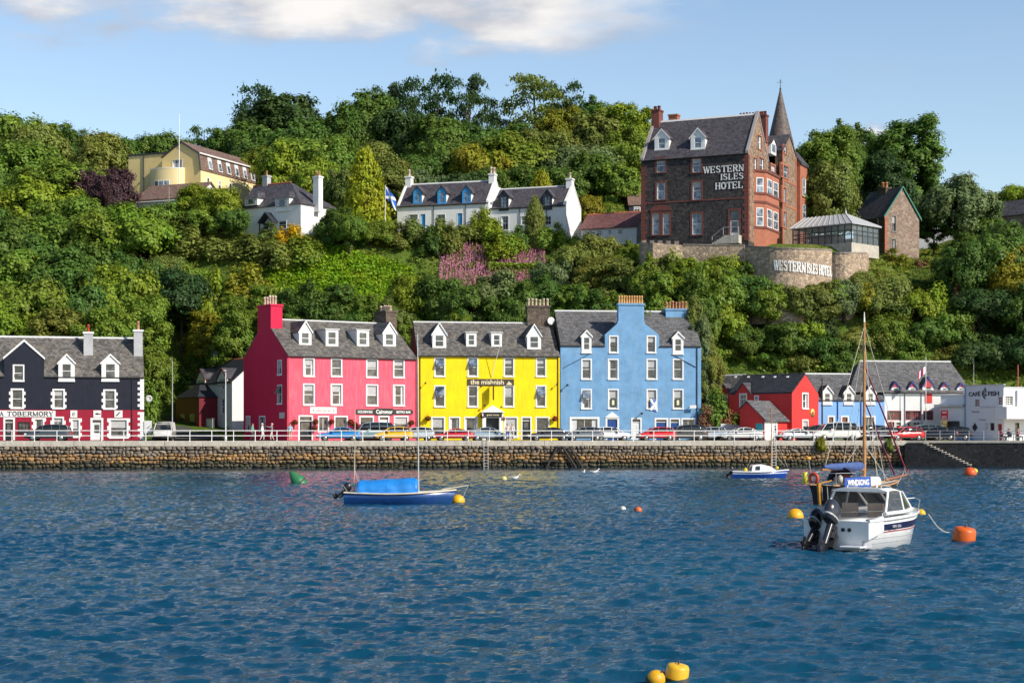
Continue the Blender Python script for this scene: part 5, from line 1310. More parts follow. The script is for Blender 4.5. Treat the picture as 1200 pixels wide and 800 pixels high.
z = b3.uv(1115, 475)[1]; m = MB(); xbox(m, b3.fx(), -.6, b3.W - .02, -.5, -.004, z - .12, z + .12); m.build('ledge', METAL, b3.e)
m = MB(); u, z2 = b3.uv(1116, 497.5); xbox(m, b3.fx(), u - .5, u + .8, -.45, -.004, z2 - .5, z2 + .4); m.build('meter_box', DARKM, b3.e)
for (x0, x1, y0, y1, c, nm, txt) in ((1102.6, 1111, 480.5, 490.8, (.42, .015, .03), 'red', 'FERRY'), (1103.2, 1110, 492, 501, (.50, .30, .02), 'yellow', 'TOURS')):
 o = empty('notice_board', b3.world(b3.uv(x0, y1, -1.3)[0], -1.3, 0), b3.e.rotation_euler.z, '%s notice board on posts before the white cafe annex' % nm, 'notice board')
 ua, za = b3.uv(x0, y1, -1.3); ub, zb_ = b3.uv(x1, y0, -1.3); wd = ub - ua
 m = MB(); m.box(0, wd, -.03, .03, za, zb_); m.build('board', plain('board_' + nm, c, .5), o)
 font_text('letters', txt, o, (wd / 2, -.04, zb_ - .25), (R(90), 0, 0), .18, wd * .6, LETW, 0)
 m = MB()
 for i in range(2): m.box(.1, wd * .8, -.04, -.031, za + .12 + i * .13, za + .16 + i * .13)
 m.build('text_lines', LETW, o)
 for u in (.06, wd - .06): m = MB(); m.tube((u, .06, 0), (u, .06, zb_), .03, n=6); m.build('post', DARKM, o)
# ---- street furniture ------------------------------------------------------
def pole(name, label, px, Y, y_top, zb_, r_=.06, mat=METAL, cat='lamp post', lamp=False, group=None, tip=None):
 X = PX(px, Y); zt = PZ(y_top, Y)
 o = empty(name, (X, Y, zb_), 0, label, cat, group)
 m = MB(); m.tube((0, 0, -.05), (0, 0, zt - zb_), r_, r_ * .6, 8); m.build('pole', mat, o)
 m = MB(); m.lathe([(r_ * 2, -.02), (r_ * 2, .5), (r_ * 1.2, .62)], 8); m.build('base', mat, o)
 if lamp:
  h_ = zt - zb_; m = MB(); m.tube((0, 0, h_), (.1, -.7, h_ + .12), .035); m.build('bracket', mat, o)
  m = MB(); m.loft([[(0, -.6, h_ + .07), (.16, -.6, h_ + .07), (.16, -.6, h_ + .17), (0, -.6, h_ + .17)], [(0, -1.15, h_ + .1), (.14, -1.15, h_ + .1), (.14, -1.15, h_ + .16), (0, -1.15, h_ + .16)]]); m.build('lamp_head', mat, o)
 return o
pole('lamp_post', 'grey lamp post at the foot of the lane beside the dark shop', 202, 178.5, 422, 2.66, .065, lamp=True)
pole('lamp_post', 'white lamp post on the promenade in front of the white lane cottage', 264.5, 168.8, 436, 2.66, .06, RW, lamp=True)
pole('telegraph_pole', 'dark brown telegraph pole between the red house and the sky blue terrace', 963.5, 186.3, 443, 2.66, .11, plain('dark_timber', (.05, .035, .025), .8), 'pole')
pole('mast_pole', 'slim pale pole standing behind the harbour cafe roof', 1141, 197, 408, 6.5, .06, METAL, 'pole')
def flag_cloth(mb, w_, h_, cols, nx=10, droop=.25, wav=.1, th=.01):
 for i in range(nx):
  pass
def flag(par, name, loc, w_, h_, mat, az=0, hang=.55):
 """cloth with folds, flying from its hoist edge"""
 nx, nz = 14, 8; v = []; f = []
 for i in range(nx + 1):
  for j in range(nz + 1):
   s_ = i / nx; t_ = j / nz
   x = w_ * s_ * (1 - .25 * hang); z = -h_ * (1 - t_) - hang * w_ * s_ ** 1.3 * .8; y = .10 * w_ * math.sin(s_ * 7 + t_ * 1.5) * s_
   v.append((x * math.cos(az) - y * math.sin(az), x * math.sin(az) + y * math.cos(az), z))
 for i in range(nx):
  for j in range(nz):
   a = i * (nz + 1) + j; f.append((a, a + nz + 1, a + nz + 2, a + 1))
 me = bpy.data.meshes.new(name); me.from_pydata(v, [], f); me.materials.append(mat)
 uvl = me.uv_layers.new(name='cloth')
 for pl in me.polygons:
  for li in pl.loop_indices:
   vi = me.loops[li].vertex_index; uvl.data[li].uv = (vi // (nz + 1) / nx, vi % (nz + 1) / nz)
 me.polygons.foreach_set('use_smooth', [True] * len(me.polygons))
 o = bpy.data.objects.new(name, me); COL.objects.link(o); o.parent = par; o.location = loc
 return o
def saltire_mat(name, field, cross, wdt=.13):
 m, t, p = new_mat(name); uvn = nnode(t, 'ShaderNodeUVMap'); sp = nnode(t, 'ShaderNodeSeparateXYZ'); t.links.new(uvn.outputs[0], sp.inputs[0])
 def mm(op, a, b2=None):
  n = nnode(t, 'ShaderNodeMath', operation=op)
  for i, q in enumerate((a, b2)):
   if q is None: continue
   if isinstance(q, (int, float)): n.inputs[i].default_value = q
   else: t.links.new(q, n.inputs[i])
  return n.outputs[0]
 d1 = mm('ABSOLUTE', mm('SUBTRACT', sp.outputs[0], sp.outputs[1])); d2 = mm('ABSOLUTE', mm('SUBTRACT', mm('ADD', sp.outputs[0], sp.outputs[1]), 1.0))
 k = mm('LESS_THAN', mm('MINIMUM', d1, d2), wdt)
 t.links.new(mixc_(t, k, field, cross), p.inputs['Base Color']); p.inputs['Roughness'].default_value = .8
 return m
SALT = saltire_mat('flag_blue_white_cross', (.015, .12, .52), (.78, .78, .78))
def ensign_mat():
 m, t, p = new_mat('flag_red_white_blue'); uvn = nnode(t, 'ShaderNodeUVMap'); sp = nnode(t, 'ShaderNodeSeparateXYZ'); t.links.new(uvn.outputs[0], sp.inputs[0])
 r_ = nnode(t, 'ShaderNodeValToRGB'); r_.color_ramp.interpolation = 'CONSTANT'; e = r_.color_ramp.elements
 for i, (q, c) in enumerate(((0, (.75, .75, .75, 1)), (.3, (.5, .02, .05, 1)), (.5, (.02, .03, .22, 1)), (.62, (.75, .7, .7, 1)), (.8, (.5, .02, .05, 1)))):
  el_ = e[i] if i < 2 else e.new(q); el_.position = q; el_.color = c
 t.links.new(sp.outputs[0], r_.inputs[0]); t.links.new(r_.outputs[0], p.inputs['Base Color']); p.inputs['Roughness'].default_value = .8
 return m
fp = pole('flagpole', 'white flagpole with a red white and blue flag before the large dormer', 1085, 188.0, 418, 2.66, .05, RW, 'flagpole')
flag(fp, 'flag', (-.05, -.02, PZ(429, 188) - 2.66), 1.1, .8, ensign_mat(), R(185), .9)
o = empty('saltire_flag', BLUH.world(BLUH.uv(762, 467)[0], -.12, BLUH.uv(762, 467)[1]), BLUH.e.rotation_euler.z + R(8), 'white cross flag hanging out of a window of the blue house', 'flag')
flag(o, 'cloth', (0, 0, 0), .95, 1.25, saltire_mat('flag_white_cross_pale', (.10, .17, .42), (.80, .80, .82), .17), 0, .25)
m = MB(); m.tube((-.1, .1, .1), (.2, -.25, .05), .02); m.build('staff', METAL, o)
# bins and hoarding by the lane
o = empty('wheelie_bin', (PX(186, 180.5), 180.5, 2.7), .2, 'bright blue wheelie bin at the foot of the lane beside the dark shop', 'bin')
m = MB(); m.loft([[(-.24, -.24, .08), (.24, -.24, .08), (.24, .24, .08), (-.24, .24, .08)], [(-.3, -.3, 1.0), (.3, -.3, 1.0), (.3, .3, 1.0), (-.3, .3, 1.0)]], smooth=False); m.build('body', plain('bin_blue', (.02, .16, .5), .4), o, bevel=.03)
m = MB(); m.box(-.33, .33, -.33, .35, 1.003, 1.07); m.build('lid', plain('bin_blue2', (.02, .13, .42), .4), o, bevel=.03)
m = MB(); m.tube((-.25, .25, .1), (.25, .25, .1), .1); m.build('wheel', RUBBER, o)
o = empty('oil_tank', (PX(196, 182.5), 182.5, 2.75), .1, 'dark green storage tank by the lane behind the white van', 'tank')
m = MB(); m.box(-.95, .95, -.5, .5, .15, 1.35); m.build('body', plain('tank_green', (.02, .08, .06), .5), o, bevel=.12)
m = MB(); m.box(-.8, -.5, -.45, .45, 0, .148); m.box(.5, .8, -.45, .45, 0, .148); m.build('foot', CONC_P, o)
o = empty('notice_board', (PX(173.5, 177.5), 177.5, 2.68), 0, 'white notice board with a dark fish mark at the right end of the dark shop', 'notice board')
m = MB(); m.box(-.40, .40, -.03, .03, .75, 2.05); m.build('board', SIGNW, o)
m = MB(); m.prism([(-.28, -.04, 1.2), (0, -.04, 1.36), (.28, -.04, 1.6), (.05, -.04, 1.3)], (0, .008, 0)); m.build('emblem', plain('mark_slate_blue', (.12, .16, .24), .5), o)
for u in (-.36, .36): m = MB(); m.tube((u, .045, 0), (u, .045, 2.0), .03, n=6); m.build('post', METAL, o)
o = empty('lane_wall', (PX(224, 197), 197, 4.4), R(-56), 'low pale wall edging the lane before the maroon porch', 'wall')
m = MB(); m.box(0, 6.2, -.12, .12, -.8, .62); m.build('wall', WHITEH, o); m = MB(); m.box(-.05, 6.25, -.17, .17, .623, .72); m.build('coping', CONC_P, o)
dish('satellite_dish', 'white satellite dish beside the right hand gable of the dark shop', (PX(174.5, 179), 179, PZ(467, 179)), R(-10), .38)
# ------------------------------------------------------------------ houses on the hill
CREAM = paint('lodge_yellow_shaded', (.72, .56, .25), .75, .06, (.5, .38, .18), .3, .5)  # lodge yellow with the gable's shade put into the colour
YSUN = paint('lodge_yellow_sunlit', (.78, .64, .33), .75, .05, (.5, .4, .2), .25, .5)  # same lodge yellow, paled to carry the sun on the long side
DFRAME = plain('barge_dark', (.025, .03, .04), .5)
BLUEF = plain('frame_mid_blue', (.04, .28, .58), .5)
# ---- big yellow building: gable end and long side with a tiled mansard band
b = Bld('yellow_lodge', 'large pale yellow building with a brown tiled mansard storey and round bay on the hill', 'building', (190, 247.5), (235.2, 245.0), 35.6, 19.5, 0, .1)
# turn: the long side runs back to the right
W = b.W; zl = b.uv(235, 199)[1]; zm = b.uv(235, 180)[1]; za = b.uv(213, 167)[1]
D = 21.0; m = MB(); xf = b.fx()
top = [(0, zm - .2), (W / 2, za), (W - .35, zm), (W, zl)]
openings(b, xf, b.uv, [('w', 202, 214, 187, 197.5, dict(sur=.04, bars=(2, 1), pane=PANE_BLUE))], m, top, inset=.06)()
m.build('gable_wall', CREAM, b.e)
m = MB(); sr = lambda px, py: b.side(px, py, b.W)
# the long side is a shallow-splayed wall; windows peep above the trees
openings(b, b.rx(), sr, [], m, [(0, zl), (D, zl)])()
m.add([(0, D, 0), (W, D, 0), (W, D, zl), (0, D, zl)], [(0, 1, 2, 3)]); m.build('side_wall', YSUN, b.e)
for d in (1.6, 4.6, 7.6):
 window(b.e, lambda u, dd, z: (b.W - dd - .001, u, z), d, d + .7, zl - 2.2, zl - .9, sur=.06, rec=-.02)
m = MB()   # mansard band and upper roof swept back
m.prism([(W + .12, -.1, zl - .02), (W - .30, -.1, zm + .02), (W - .42, -.1, zm), (W - .0, -.1, zl - .1)], (0, D + .2, 0)); m.build('mansard_band', TILE_BR, b.e)
m = MB(); m.prism([(W - .18, -.15, zm + .01), (W / 2, -.15, za + .05), (-.15, -.15, zm - .25), (-.15, -.15, zm - .12), (W / 2, -.15, za + .22), (W - .15, -.15, zm + .16)], (0, D + .3, 0)); o = m.build('roof', TILE_BR, b.e)
m = MB(); m.tube((W - .12, -.15, zm + .06), (W - .12, D + .15, zm + .06), .14, n=6); m.build('fascia', WHITE, b.e)
m = MB(); m.path([(W + .1, -.17, zl), (W - .22, -.17, zm + .06), (W / 2, -.17, za + .12), (0, -.17, zm - .2)], .11, 5); m.build('bargeboard', DFRAME, b.e)
for d in (2.0, 4.6, 7.0, 9.3, 11.6, 13.8, 15.8, 17.6):
 zq0, zq1 = zl + .35, zm - .25
 f_ = lambda z: W + .12 - (z - zl) / (zm - zl) * .42
 m = MB(); m.prism([(f_(zq0) + .02, d, zq0), (f_(zq1) + .02, d, zq1), (f_(zq1) + .12, d, zq1), (f_(zq0) + .16, d, zq0)], (0, .95, 0)); o = m.build('window', WHITE, b.e)
 m = MB(); m.add([(f_(zq0) + .17, d + .12, zq0 + .15), (f_(zq0) + .17, d + .83, zq0 + .15), (f_(zq1) + .13, d + .83, zq1 - .12), (f_(zq1) + .13, d + .12, zq1 - .12)], [(0, 1, 2, 3)]); m.build('pane', PANE_BLUE, o)
# flat roofed left part and bowed bay
uL = b.uv(150.5, 200, 1.0)[0]; zt = b.uv(170, 182, 1.0)[1]
m = MB(); m.box(uL, -.004, 1.0, 8, 0, zt); o = m.build('flat_wing', CREAM, b.e)
m = MB(); m.box(uL - .1, .0, .85, 8.1, zt + .003, zt + .22); m.build('wing_roof', DFRAME, o)
m = MB(); q = b.uv(168.5, 200, .95)[0]; m.tube((q, .9, 0), (q, .9, zt + .6), .07); m.build('downpipe', DFRAME, b.e)
ub0, ub1 = b.uv(176, 205, -.2)[0], b.uv(215.5, 205, -.2)[0]; rb = (ub1 - ub0) / 2; zt2 = b.uv(195, 196.5, -2)[1]
m = MB(); ring = lambda z, r_: [((ub0 + ub1) / 2 + r_ * math.cos(t_), .0 + r_ * .55 * math.sin(t_), z) for t_ in np.linspace(math.pi, 2 * math.pi, 19)]
m.loft([ring(0, rb), ring(zt2, rb)], closed=False, caps=False); m.add(ring(zt2 - .05, rb - .01), [tuple(range(19))]); o = m.build('round_bay', YSUN, b.e)
m = MB(); m.loft([ring(zt2 + .003, rb + .05), ring(zt2 + .12, rb + .05)], closed=False, caps=False); m.build('bay_coping', WHITE, o)
for k in range(3):
 m = MB(); t0 = math.pi * (1.36 + .10 * k); t1 = t0 + math.pi * .085; z0, z1 = b.uv(190, 220, -1.5)[1], b.uv(190, 211.5, -1.5)[1]
 pts = [((ub0 + ub1) / 2 + (rb + .03) * math.cos(t_), (rb + .03) * .55 * math.sin(t_) - .01) for t_ in (t0, t1)]
 m.prism([(pts[0][0], pts[0][1], z0), (pts[1][0], pts[1][1], z0), (pts[1][0], pts[1][1], z1), (pts[0][0], pts[0][1], z1)], (0, -.05, 0)); w_ = m.build('window', WHITE, o)
 m = MB(); e = .08; m.add([(pts[0][0] + e, pts[0][1] - .065, z0 + e), (pts[1][0] - e, pts[1][1] - .065, z0 + e), (pts[1][0] - e, pts[1][1] - .065, z1 - e), (pts[0][0] + e, pts[0][1] - .065, z1 - e)], [(0, 1, 2, 3)]); m.build('pane', PANE_BLUE, w_)
pole('flagpole', 'tall bare white flagpole in front of the yellow lodge gable', 210, 243, 134, 37.0, .07, RW, 'flagpole')
pole('telegraph_pole', 'grey telegraph pole among bushes below the yellow lodge', 198, 226, 219, 27.5, .09, plain('grey_timber', (.28, .24, .2), .8), 'pole')
# brown roofed annex below it
b = Bld('annex', 'low annex with a wide brown roof below the yellow lodge', 'annex', (160, 240), (229, 236), 33.0, 7, 0, .1)
b.he = b.uv(190, 232)[1]; b.hr = b.uv(190, 218.5, 3.5)[1]; m = MB(); shell(b, 0, m); m.add([(0, 0, 0), (b.W, 0, 0), (b.W, 0, b.he), (0, 0, b.he)], [(0, 1, 2, 3)]); m.build('wall', WHITEH, b.e); roof_gable(b, TILE_BR, ohx=.3, ohy=.5, ridge=TILE_BR)
gutter(b, -.3, b.W + .3, b.he - .5, WHITE, -.55)
# far roof at the extreme left
b = Bld('far_house', 'distant dark slate roof showing between trees at the far left', 'house', (60, 285), (93, 287), 45.5, 7, 0, .1)
b.he = b.uv(75, 197)[1]; b.hr = b.uv(75, 183, 3.5)[1]; m = MB(); shell(b, 0, m); m.add([(0, 0, 0), (b.W, 0, 0), (b.W, 0, b.he), (0, 0, b.he)], [(0, 1, 2, 3)]); m.build('wall', WHITEH, b.e); roof_gable(b, SLATE_D, ridge=SLATE_D)
# ---- white house with bay dormers
b = Bld('white_house', 'white house with hipped slate roof, two tall chimneys and a dark porch on the hillside', 'house', (286.5, 227.0), (352.5, 221.5), 29.6, 7.2, 0, .1)
b.he = b.uv(340, 240)[1]; b.hr = b.uv(330, 214.8, 3.6)[1]; b.tan = (b.hr - b.he) / (b.D / 2); b.roofm = SLATE_P
W, xf = b.W, b.fx(); m = MB(); GF = plain('frame_grey', (.25, .27, .30), .5)
openings(b, xf, b.uv, [('w', 325.5, 336, 258.5, 268.5, dict(sur=.08)), ('d', 308, 315, 261, 273, dict(mat=DFRAME, sur=.08))], m, [(0, b.he), (W, b.he)], inset=.08)()
shell(b, 0, m, hr=b.he + .02); m.build('wall', WHITEH, b.e)
m = MB(); e = .3; z = b.he + .02; x0, x1 = b.uv(297, 215, 3.6)[0], b.uv(341, 215, 3.6)[0]
m.add([(-e, -e, z), (W + e, -e, z), (W + e, b.D + e, z), (-e, b.D + e, z), (x0, b.D / 2, b.hr), (x1, b.D / 2, b.hr)], [(0, 1, 5, 4), (1, 2, 5), (2, 3, 4, 5), (3, 0, 4), (0, 3, 2, 1)]); o = m.build('roof', SLATE_P, b.e)
m = MB(); m.tube((x0, b.D / 2, b.hr), (x1, b.D / 2, b.hr), .12, n=6); m.build('ridge', TERRA, o)
for x0_, x1_, yb, ye in ((286.8, 301.5, 241.5, 231.5), (322.5, 339, 248.5, 231)):
 u0, z0 = b.uv(x0_, yb, -.25); u1, z1 = b.uv(x1_, ye, -.25); m = MB(); m.box(u0, u1, -.25, 2.6, z0, z1 - .005); o = m.build('dormer', WHITEH, b.e)
 m = MB(); uc = (u0 + u1) / 2; k = .25; zt = z1 + 1.05
 m.add([(u0 - k, -.5, z1), (u1 + k, -.5, z1), (u1 + k, 3, z1), (u0 - k, 3, z1), (uc - .15, .9, zt), (uc + .15, .9, zt), (uc + .15, 3.4, zt), (uc - .15, 3.4, zt)], [(0, 1, 5, 4), (1, 2, 6, 5), (0, 4, 7, 3), (4, 5, 6, 7), (0, 3, 2, 1)]); m.build('dormer_roof', SLATE_P, o)
 window(o, lambda u, d, z: (u, d - .25 - .02, z), u0 + .3, u1 - .3, z0 + .2 + (.4 if yb > 245 else 0), z1 - .15, sur=.0, rec=-.04, sill=False, bars=(1, 2), mat=GF)
u0, z1 = b.uv(302.5, 261, -1.1); u1, _ = b.uv(319, 261, -1.1); za = b.uv(310, 250, -1.1)[1]; uc = (u0 + u1) / 2
m = MB(); m.prism([(u0, -1.2, z1 - .1), (uc, -1.2, za), (u1, -1.2, z1 - .1), (u1, -1.2, z1 + .08), (uc, -1.2, za + .2), (u0, -1.2, z1 + .08)], (0, 1.3, 0)); o = m.build('porch_roof', DFRAME, b.e)
m = MB()
for u in (u0 + .2, u1 - .2): m.box(u - .06, u + .06, -1.1, -.98, -.1, z1 - .05)
m.build('porch_post', DFRAME, o)
chimney(b, .5, 3.8, .85, .8, b.he, b.uv(284, 211, 3.8)[1], paint('grey_harled_chimney', (.4, .4, .41), .8), 1, POT, .6); chimney(b, W + .35, 3.0, .95, .85, b.he - .8, b.uv(360, 210, 3)[1], WHITEH, 2, POT, .7)
# ---- two cottages in a row with dormers
def cottage(label, L, Rr, zb_, ye, yr, D, doors, wins, dorms, chs, dz=BLUEF):
 b = Bld('cottage', label, 'cottage', L, Rr, zb_, D, 0, .1, 'white cottages on the terrace')
 xm = (L[0] + Rr[0]) / 2; b.he = b.uv(xm, ye)[1]; b.hr = b.uv(xm, yr, D / 2)[1]; b.tan = (b.hr - b.he) / (D / 2); b.roofm = SLATE_P
 W, xf = b.W, b.fx(); m = MB()
 sp = [('w', *w_, dict(sur=.05, bars=(2, 2))) for w_ in wins] + [('d', *d_, dict(mat=BLUEF, sur=.03, fan=.02)) for d_ in doors]
 openings(b, xf, b.uv, sp, m, [(0, b.he), (W, b.he)], inset=.05)()
 shell(b, 0, m); m.build('wall', WHITEH, b.e); roof_gable(b, SLATE_P, ohx=-.15, ohy=.14, th=.1); gutter(b)
 # raised white skews at the gables
 for x in (-.02, W - .33):
  k = MB(); pts = [(-.1, b.he + .0), (D / 2, b.hr + .08), (D + .1, b.he), (D + .1, b.he + .22), (D / 2, b.hr + .32), (-.1, b.he + .22)]; k.prism([(x, y, z) for y, z in pts], (.35, 0, 0)); k.build('skew', WHITEH, b.e)
 for x0, x1, yb, yd, ya, fr in dorms: dormer(b, x0, x1, yb, yd, ya, wallm=DFRAME, frame=fr, cheekm=WHITE, roofm=SLATE_P, pane=PANE_BLUE, win=(.1, .12, .16), bars=(2, 2), oh=.25, bargem=DFRAME)
 for u, pots, yt, pm in chs: chimney(b, u if u >= 0 else W + u, D / 2, .8, 1.0, b.hr - .5, b.uv(L[0] if u >= 0 else Rr[0], yt, D / 2)[1], WHITEH, pots, pm, .95, pr=.17)
 for px in ((L[0] * .6 + Rr[0] * .4, L[0] * .25 + Rr[0] * .75)): downpipe(b, b.uv(px, ye)[0], .2, b.he - .2)
 return b
cottage('white cottage with bright blue doors and three dark dormers, behind the saltire flag', (465.5, 230.5), (572.5, 226.5), 30.2, 239.5, 215, 6.4, [(536, 542.3, 249.5, 268), (493, 499, 250.5, 262)], [(512.5, 522, 251, 262), (479, 490, 251, 258)],
  [(484.3, 494.5, 238.8, 225, 218.5, BLUEF), (512.8, 523, 238.8, 224.5, 218, BLUEF), (541.8, 552, 238.8, 224, 217.5, BLUEF)], [(.5, 1, 209.5, POT_PALE), (-.5, 2, 206, POT_PALE)])
cottage('white cottage with a sunlit right gable and two dark dormers beside the maroon shed', (573.2, 227), (663, 223.3), 30.2, 242.3, 220.8, 6.6, [], [(587.3, 596.3, 253, 270), (610.5, 618, 253, 264), (638, 646, 253, 264)],
  [(585, 596, 246.5, 229.5, 223, DFRAME), (636.3, 647, 245.5, 229, 222, DFRAME)], [(-.5, 1, 211.5, POT_PALE)])
b = Bld('shed', 'long low shed with a maroon tiled roof between the cottages and the hotel', 'shed', (681, 226), (746, 222.5), 29.2, 5.5, 0, .1)
b.he = b.uv(710, 266.2)[1]; b.hr = b.uv(710, 251, 2.75)[1]; b.tan = 1; m = MB(); m.add([(0, 0, 0), (b.W, 0, 0), (b.W, 0, b.he), (0, 0, b.he)], [(0, 1, 2, 3)]); shell(b, 0, m); m.build('wall', WHITEH, b.e); roof_gable(b, TILE_MAR, ohx=.25, ohy=.3, ridge=TERRA)
for px in (700, 712, 724): window(b.e, b.fx(), b.uv(px, 270)[0], b.uv(px + 6, 270)[0], b.he - 1.0, b.he - .4, sur=.03, rec=-.02, sill=False)
b = Bld('outhouse', 'dark outhouse with a brown roof half hidden behind the hotel corner', 'outhouse', (737, 240), (756, 240), 31, 5, 0, .1)
b.he = b.uv(745, 240)[1]; b.hr = b.uv(745, 228, 2.5)[1]; m = MB(); m.add([(0, 0, 0), (b.W, 0, 0), (b.W, 0, b.he), (0, 0, b.he)], [(0, 1, 2, 3)]); shell(b, 0, m); m.build('wall', DFRAME, b.e); roof_gable(b, TILE_BR, ridge=TILE_BR)
window(b.e, b.fx(), b.uv(743, 243)[0], b.uv(750, 243)[0], b.he - 1.6, b.he - .3, sur=.06, rec=-.02, bars=(2, 1))
fp = pole('flagpole', 'white flagpole with a blue and white cross flag left of the cottages', 451.5, 222, 217, 28.8, .05, RW, 'flagpole')
flag(fp, 'flag', (.06, 0, PZ(218.5, 222) - 28.8), 1.9, 1.5, SALT, R(-12), 1.15)
# ------------------------------------------------------------------ hotel
WHIN = stone('dark_whinstone', [(.026, .023, .024), (.058, .051, .050), (.036, .032, .033), (.082, .072, .067), (.030, .028, .031)], 2.6, (.095, .088, .084), .035, .5)
BROWN = stone('brown_rubble', [(.26, .17, .11), (.16, .11, .08), (.34, .23, .15), (.12, .09, .07)], 2.6, (.30, .22, .16), .05, .5)
RSAND = paint('red_sandstone', (.37, .135, .080), .8, .16, (.24, .10, .07), .4, 1.6, .3)
RSANDD = paint('dark_red_sandstone', (.17, .058, .044), .8, .2, (.14, .06, .05), .4, 1.6, .3)
b = Bld('hotel', 'tall dark stone Victorian hotel with red dressings and a witch hat turret on the hilltop', 'hotel', (751.5, 210.8), (877, 205.0), 26.5, 8.4, 0, .1)
HOT = b; b.he = b.uv(877, 179.3)[1]; b.hr = b.he + 5.35; b.tan = (b.hr - b.he) / (b.D / 2); b.roofm = SLATE_P
W, xf, D = b.W, b.fx(), b.D; m = MB()
SM = RSANDD
wk = dict(sur=.22, smat=SM, pane=PANE_BLUE)
sp = [('w', 767.5, 781.5, 184, 204, wk), ('w', 809.5, 823.5, 184, 204, wk), ('w', 767.5, 781.5, 212, 236, wk), ('w', 809.5, 823.5, 211, 236, wk), ('w', 809, 824, 248, 277, wk),
  ('w', 762.5, 774.4, 248, 277, wk), ('w', 774.6, 786.2, 248, 277, wk)]
holes_run = openings(b, xf, b.uv, sp + [('d', 853, 868, 244.5, 277, dict(mat=DOORWHITE, sur=.25, smat=SM, fan=1.15, glazed=True))], m, [(0, b.he), (W, b.he)], inset=.22)
holes_run()
m.add([(0, 0, 0), (0, 0, b.he), (0, D / 2, b.hr), (0, D, b.he), (0, D, 0)], [(0, 1, 2, 3, 4)])
m.build('front_wall', WHIN, b.e)
sr = lambda px, py: b.side(px, py, b.W)
GP = dict(sur=.2, smat=RSAND, pane=PANE_BLUE)
m = MB()
openings(b, b.rx(), sr, [('w', 887.5, 892.5, 158, 176, dict(sur=.12, smat=RSAND)), ('w', 882.5, 887, 184, 203, dict(sur=.12, smat=RSAND)), ('w', 889.5, 895.5, 184, 203, dict(sur=.14, smat=RSAND))], m, [(0, b.he), (D / 2, b.hr), (D, b.he)], inset=.15)()
m.build('gable_wall', BROWN, b.e)
roof_gable(b, SLATE_P, ohx=-.05, ohy=.14, th=.12)
for x in (-.03, W - .32):
 k = MB(); pts = [(-.16, b.he - .05), (D / 2, b.hr + .1), (D + .16, b.he - .05), (D + .16, b.he + .3), (D / 2, b.hr + .42), (-.16, b.he + .3)]; k.prism([(x, y, z) for y, z in pts], (.36, 0, 0)); k.build('skew', paint('grey_sandstone', (.30, .27, .26), .8, .15), b.e)
# red corner quoins and string course
m = MB(); z = .1; k = 0
while z < b.he - .4:
 a = .75 if k % 2 else .5
 xbox(m, xf, W - a, W + .025, -.025, .02, z, z + .42); xbox(m, b.rx(), -.024, .98 - a + .2, -.026, .02, z, z + .42); z += .45; k += 1
m.build('quoins', RSANDD, b.e); m = MB()
for k in range(int((b.he - .5) / .45)): xbox(m, xf, -.02, .75 if k % 2 else .5, -.024, .02, .1 + k * .45, .52 + k * .45)
m.build('quoins', RSANDD, b.e)
z = b.uv(820, 234.8)[1]; m = MB(); xbox(m, xf, .8, W - .8, -.045, -.003, z - .09, z + .09); m.build('string_course', RSANDD, b.e)
m = MB(); ua, ub = b.uv(762.5, 250)[0], b.uv(786.2, 250)[0]; uc = (ua + ub) / 2; z0 = b.uv(774, 247)[1]; r1 = (ub - ua) / 2 + .1
m.prism([(uc + r1 * math.cos(t_), -.05, z0 + r1 * .52 * math.sin(t_)) for t_ in np.linspace(0, math.pi, 14)], (0, .045, 0)); m.build('window_arch', RSANDD, b.e)
gutter(b, y=-.18, z=b.he - .08)
dormer(b, 767.3, 784, 176, 161.5, 152, win=(.12, .08, .25), pane=PANE_BLUE, oh=.2); dormer(b, 809.6, 826.3, 175.5, 160.5, 150.8, win=(.12, .08, .25), pane=PANE_BLUE, oh=.2)
chimney(b, .55, D / 2, 1.0, 1.5, b.hr - 2.2, b.hr + 1.35, RSANDD, 2, RSANDD, .5, pr=.2)
chimney(b, b.uv(790, 139, 12)[0], 12, 1.2, 1.0, b.hr - 3, b.uv(790, 136.5, 12)[1], RSAND, 0)
chimney(b, b.uv(882, 135, D / 2 + 3)[0], D / 2 + 3.2, 3.6, 1.1, b.hr - 3, b.uv(882, 137.5, D / 2 + 3)[1], RSANDD, 9, RSANDD, .5)
chimney(b, W - .9, D + .6, .9, 1.1, b.he, b.uv(896, 136, D)[1], RSAND, 2, RSAND, .5)
# wall lettering
T = lambda px, py: b.uv(px, py)
for s_, x0, x1, y0, y1 in (('WESTERN', 824.8, 871.5, 192.8, 200.2), ('ISLES', 844.5, 871.5, 202.6, 209.4), ('HOTEL', 838.3, 871, 212.6, 220)):
 serif_text('letters', s_, b.e, xf, T(x0, y1)[0], T(x1, y1)[0], T(x1, y1)[1], T(x1, y0)[1], LETW, d=-.05, th=.045, stem=.95, hair=.5)
# door steps
ud0, ud1 = b.uv(852, 278)[0], b.uv(869, 278)[0]
m = MB(); zt = b.uv(860, 276.5)[1]
m.box(ud0, ud1, -1.2, -.004, -.3, zt)
for i in range(5): m.box(ud0 - .3 * (i + 1), ud0 - .3 * i - .003, -1.2, -.004, -.3, zt - .16 * (i + 1))
o = m.build('entrance_steps', CONC_P, b.e)
m = MB(); m.path([(ud0 - 1.5, -1.15, .2), (ud0 - 1.5, -1.15, zt - .1), (ud0 - .1, -1.15, zt + .95), (ud1, -1.15, zt + .95), (ud1, -1.15, zt)], .04, 6); m.tube((ud0 - .1, -1.15, zt), (ud0 - .1, -1.15, zt + .95), .03); m.build('handrail', METAL, o)
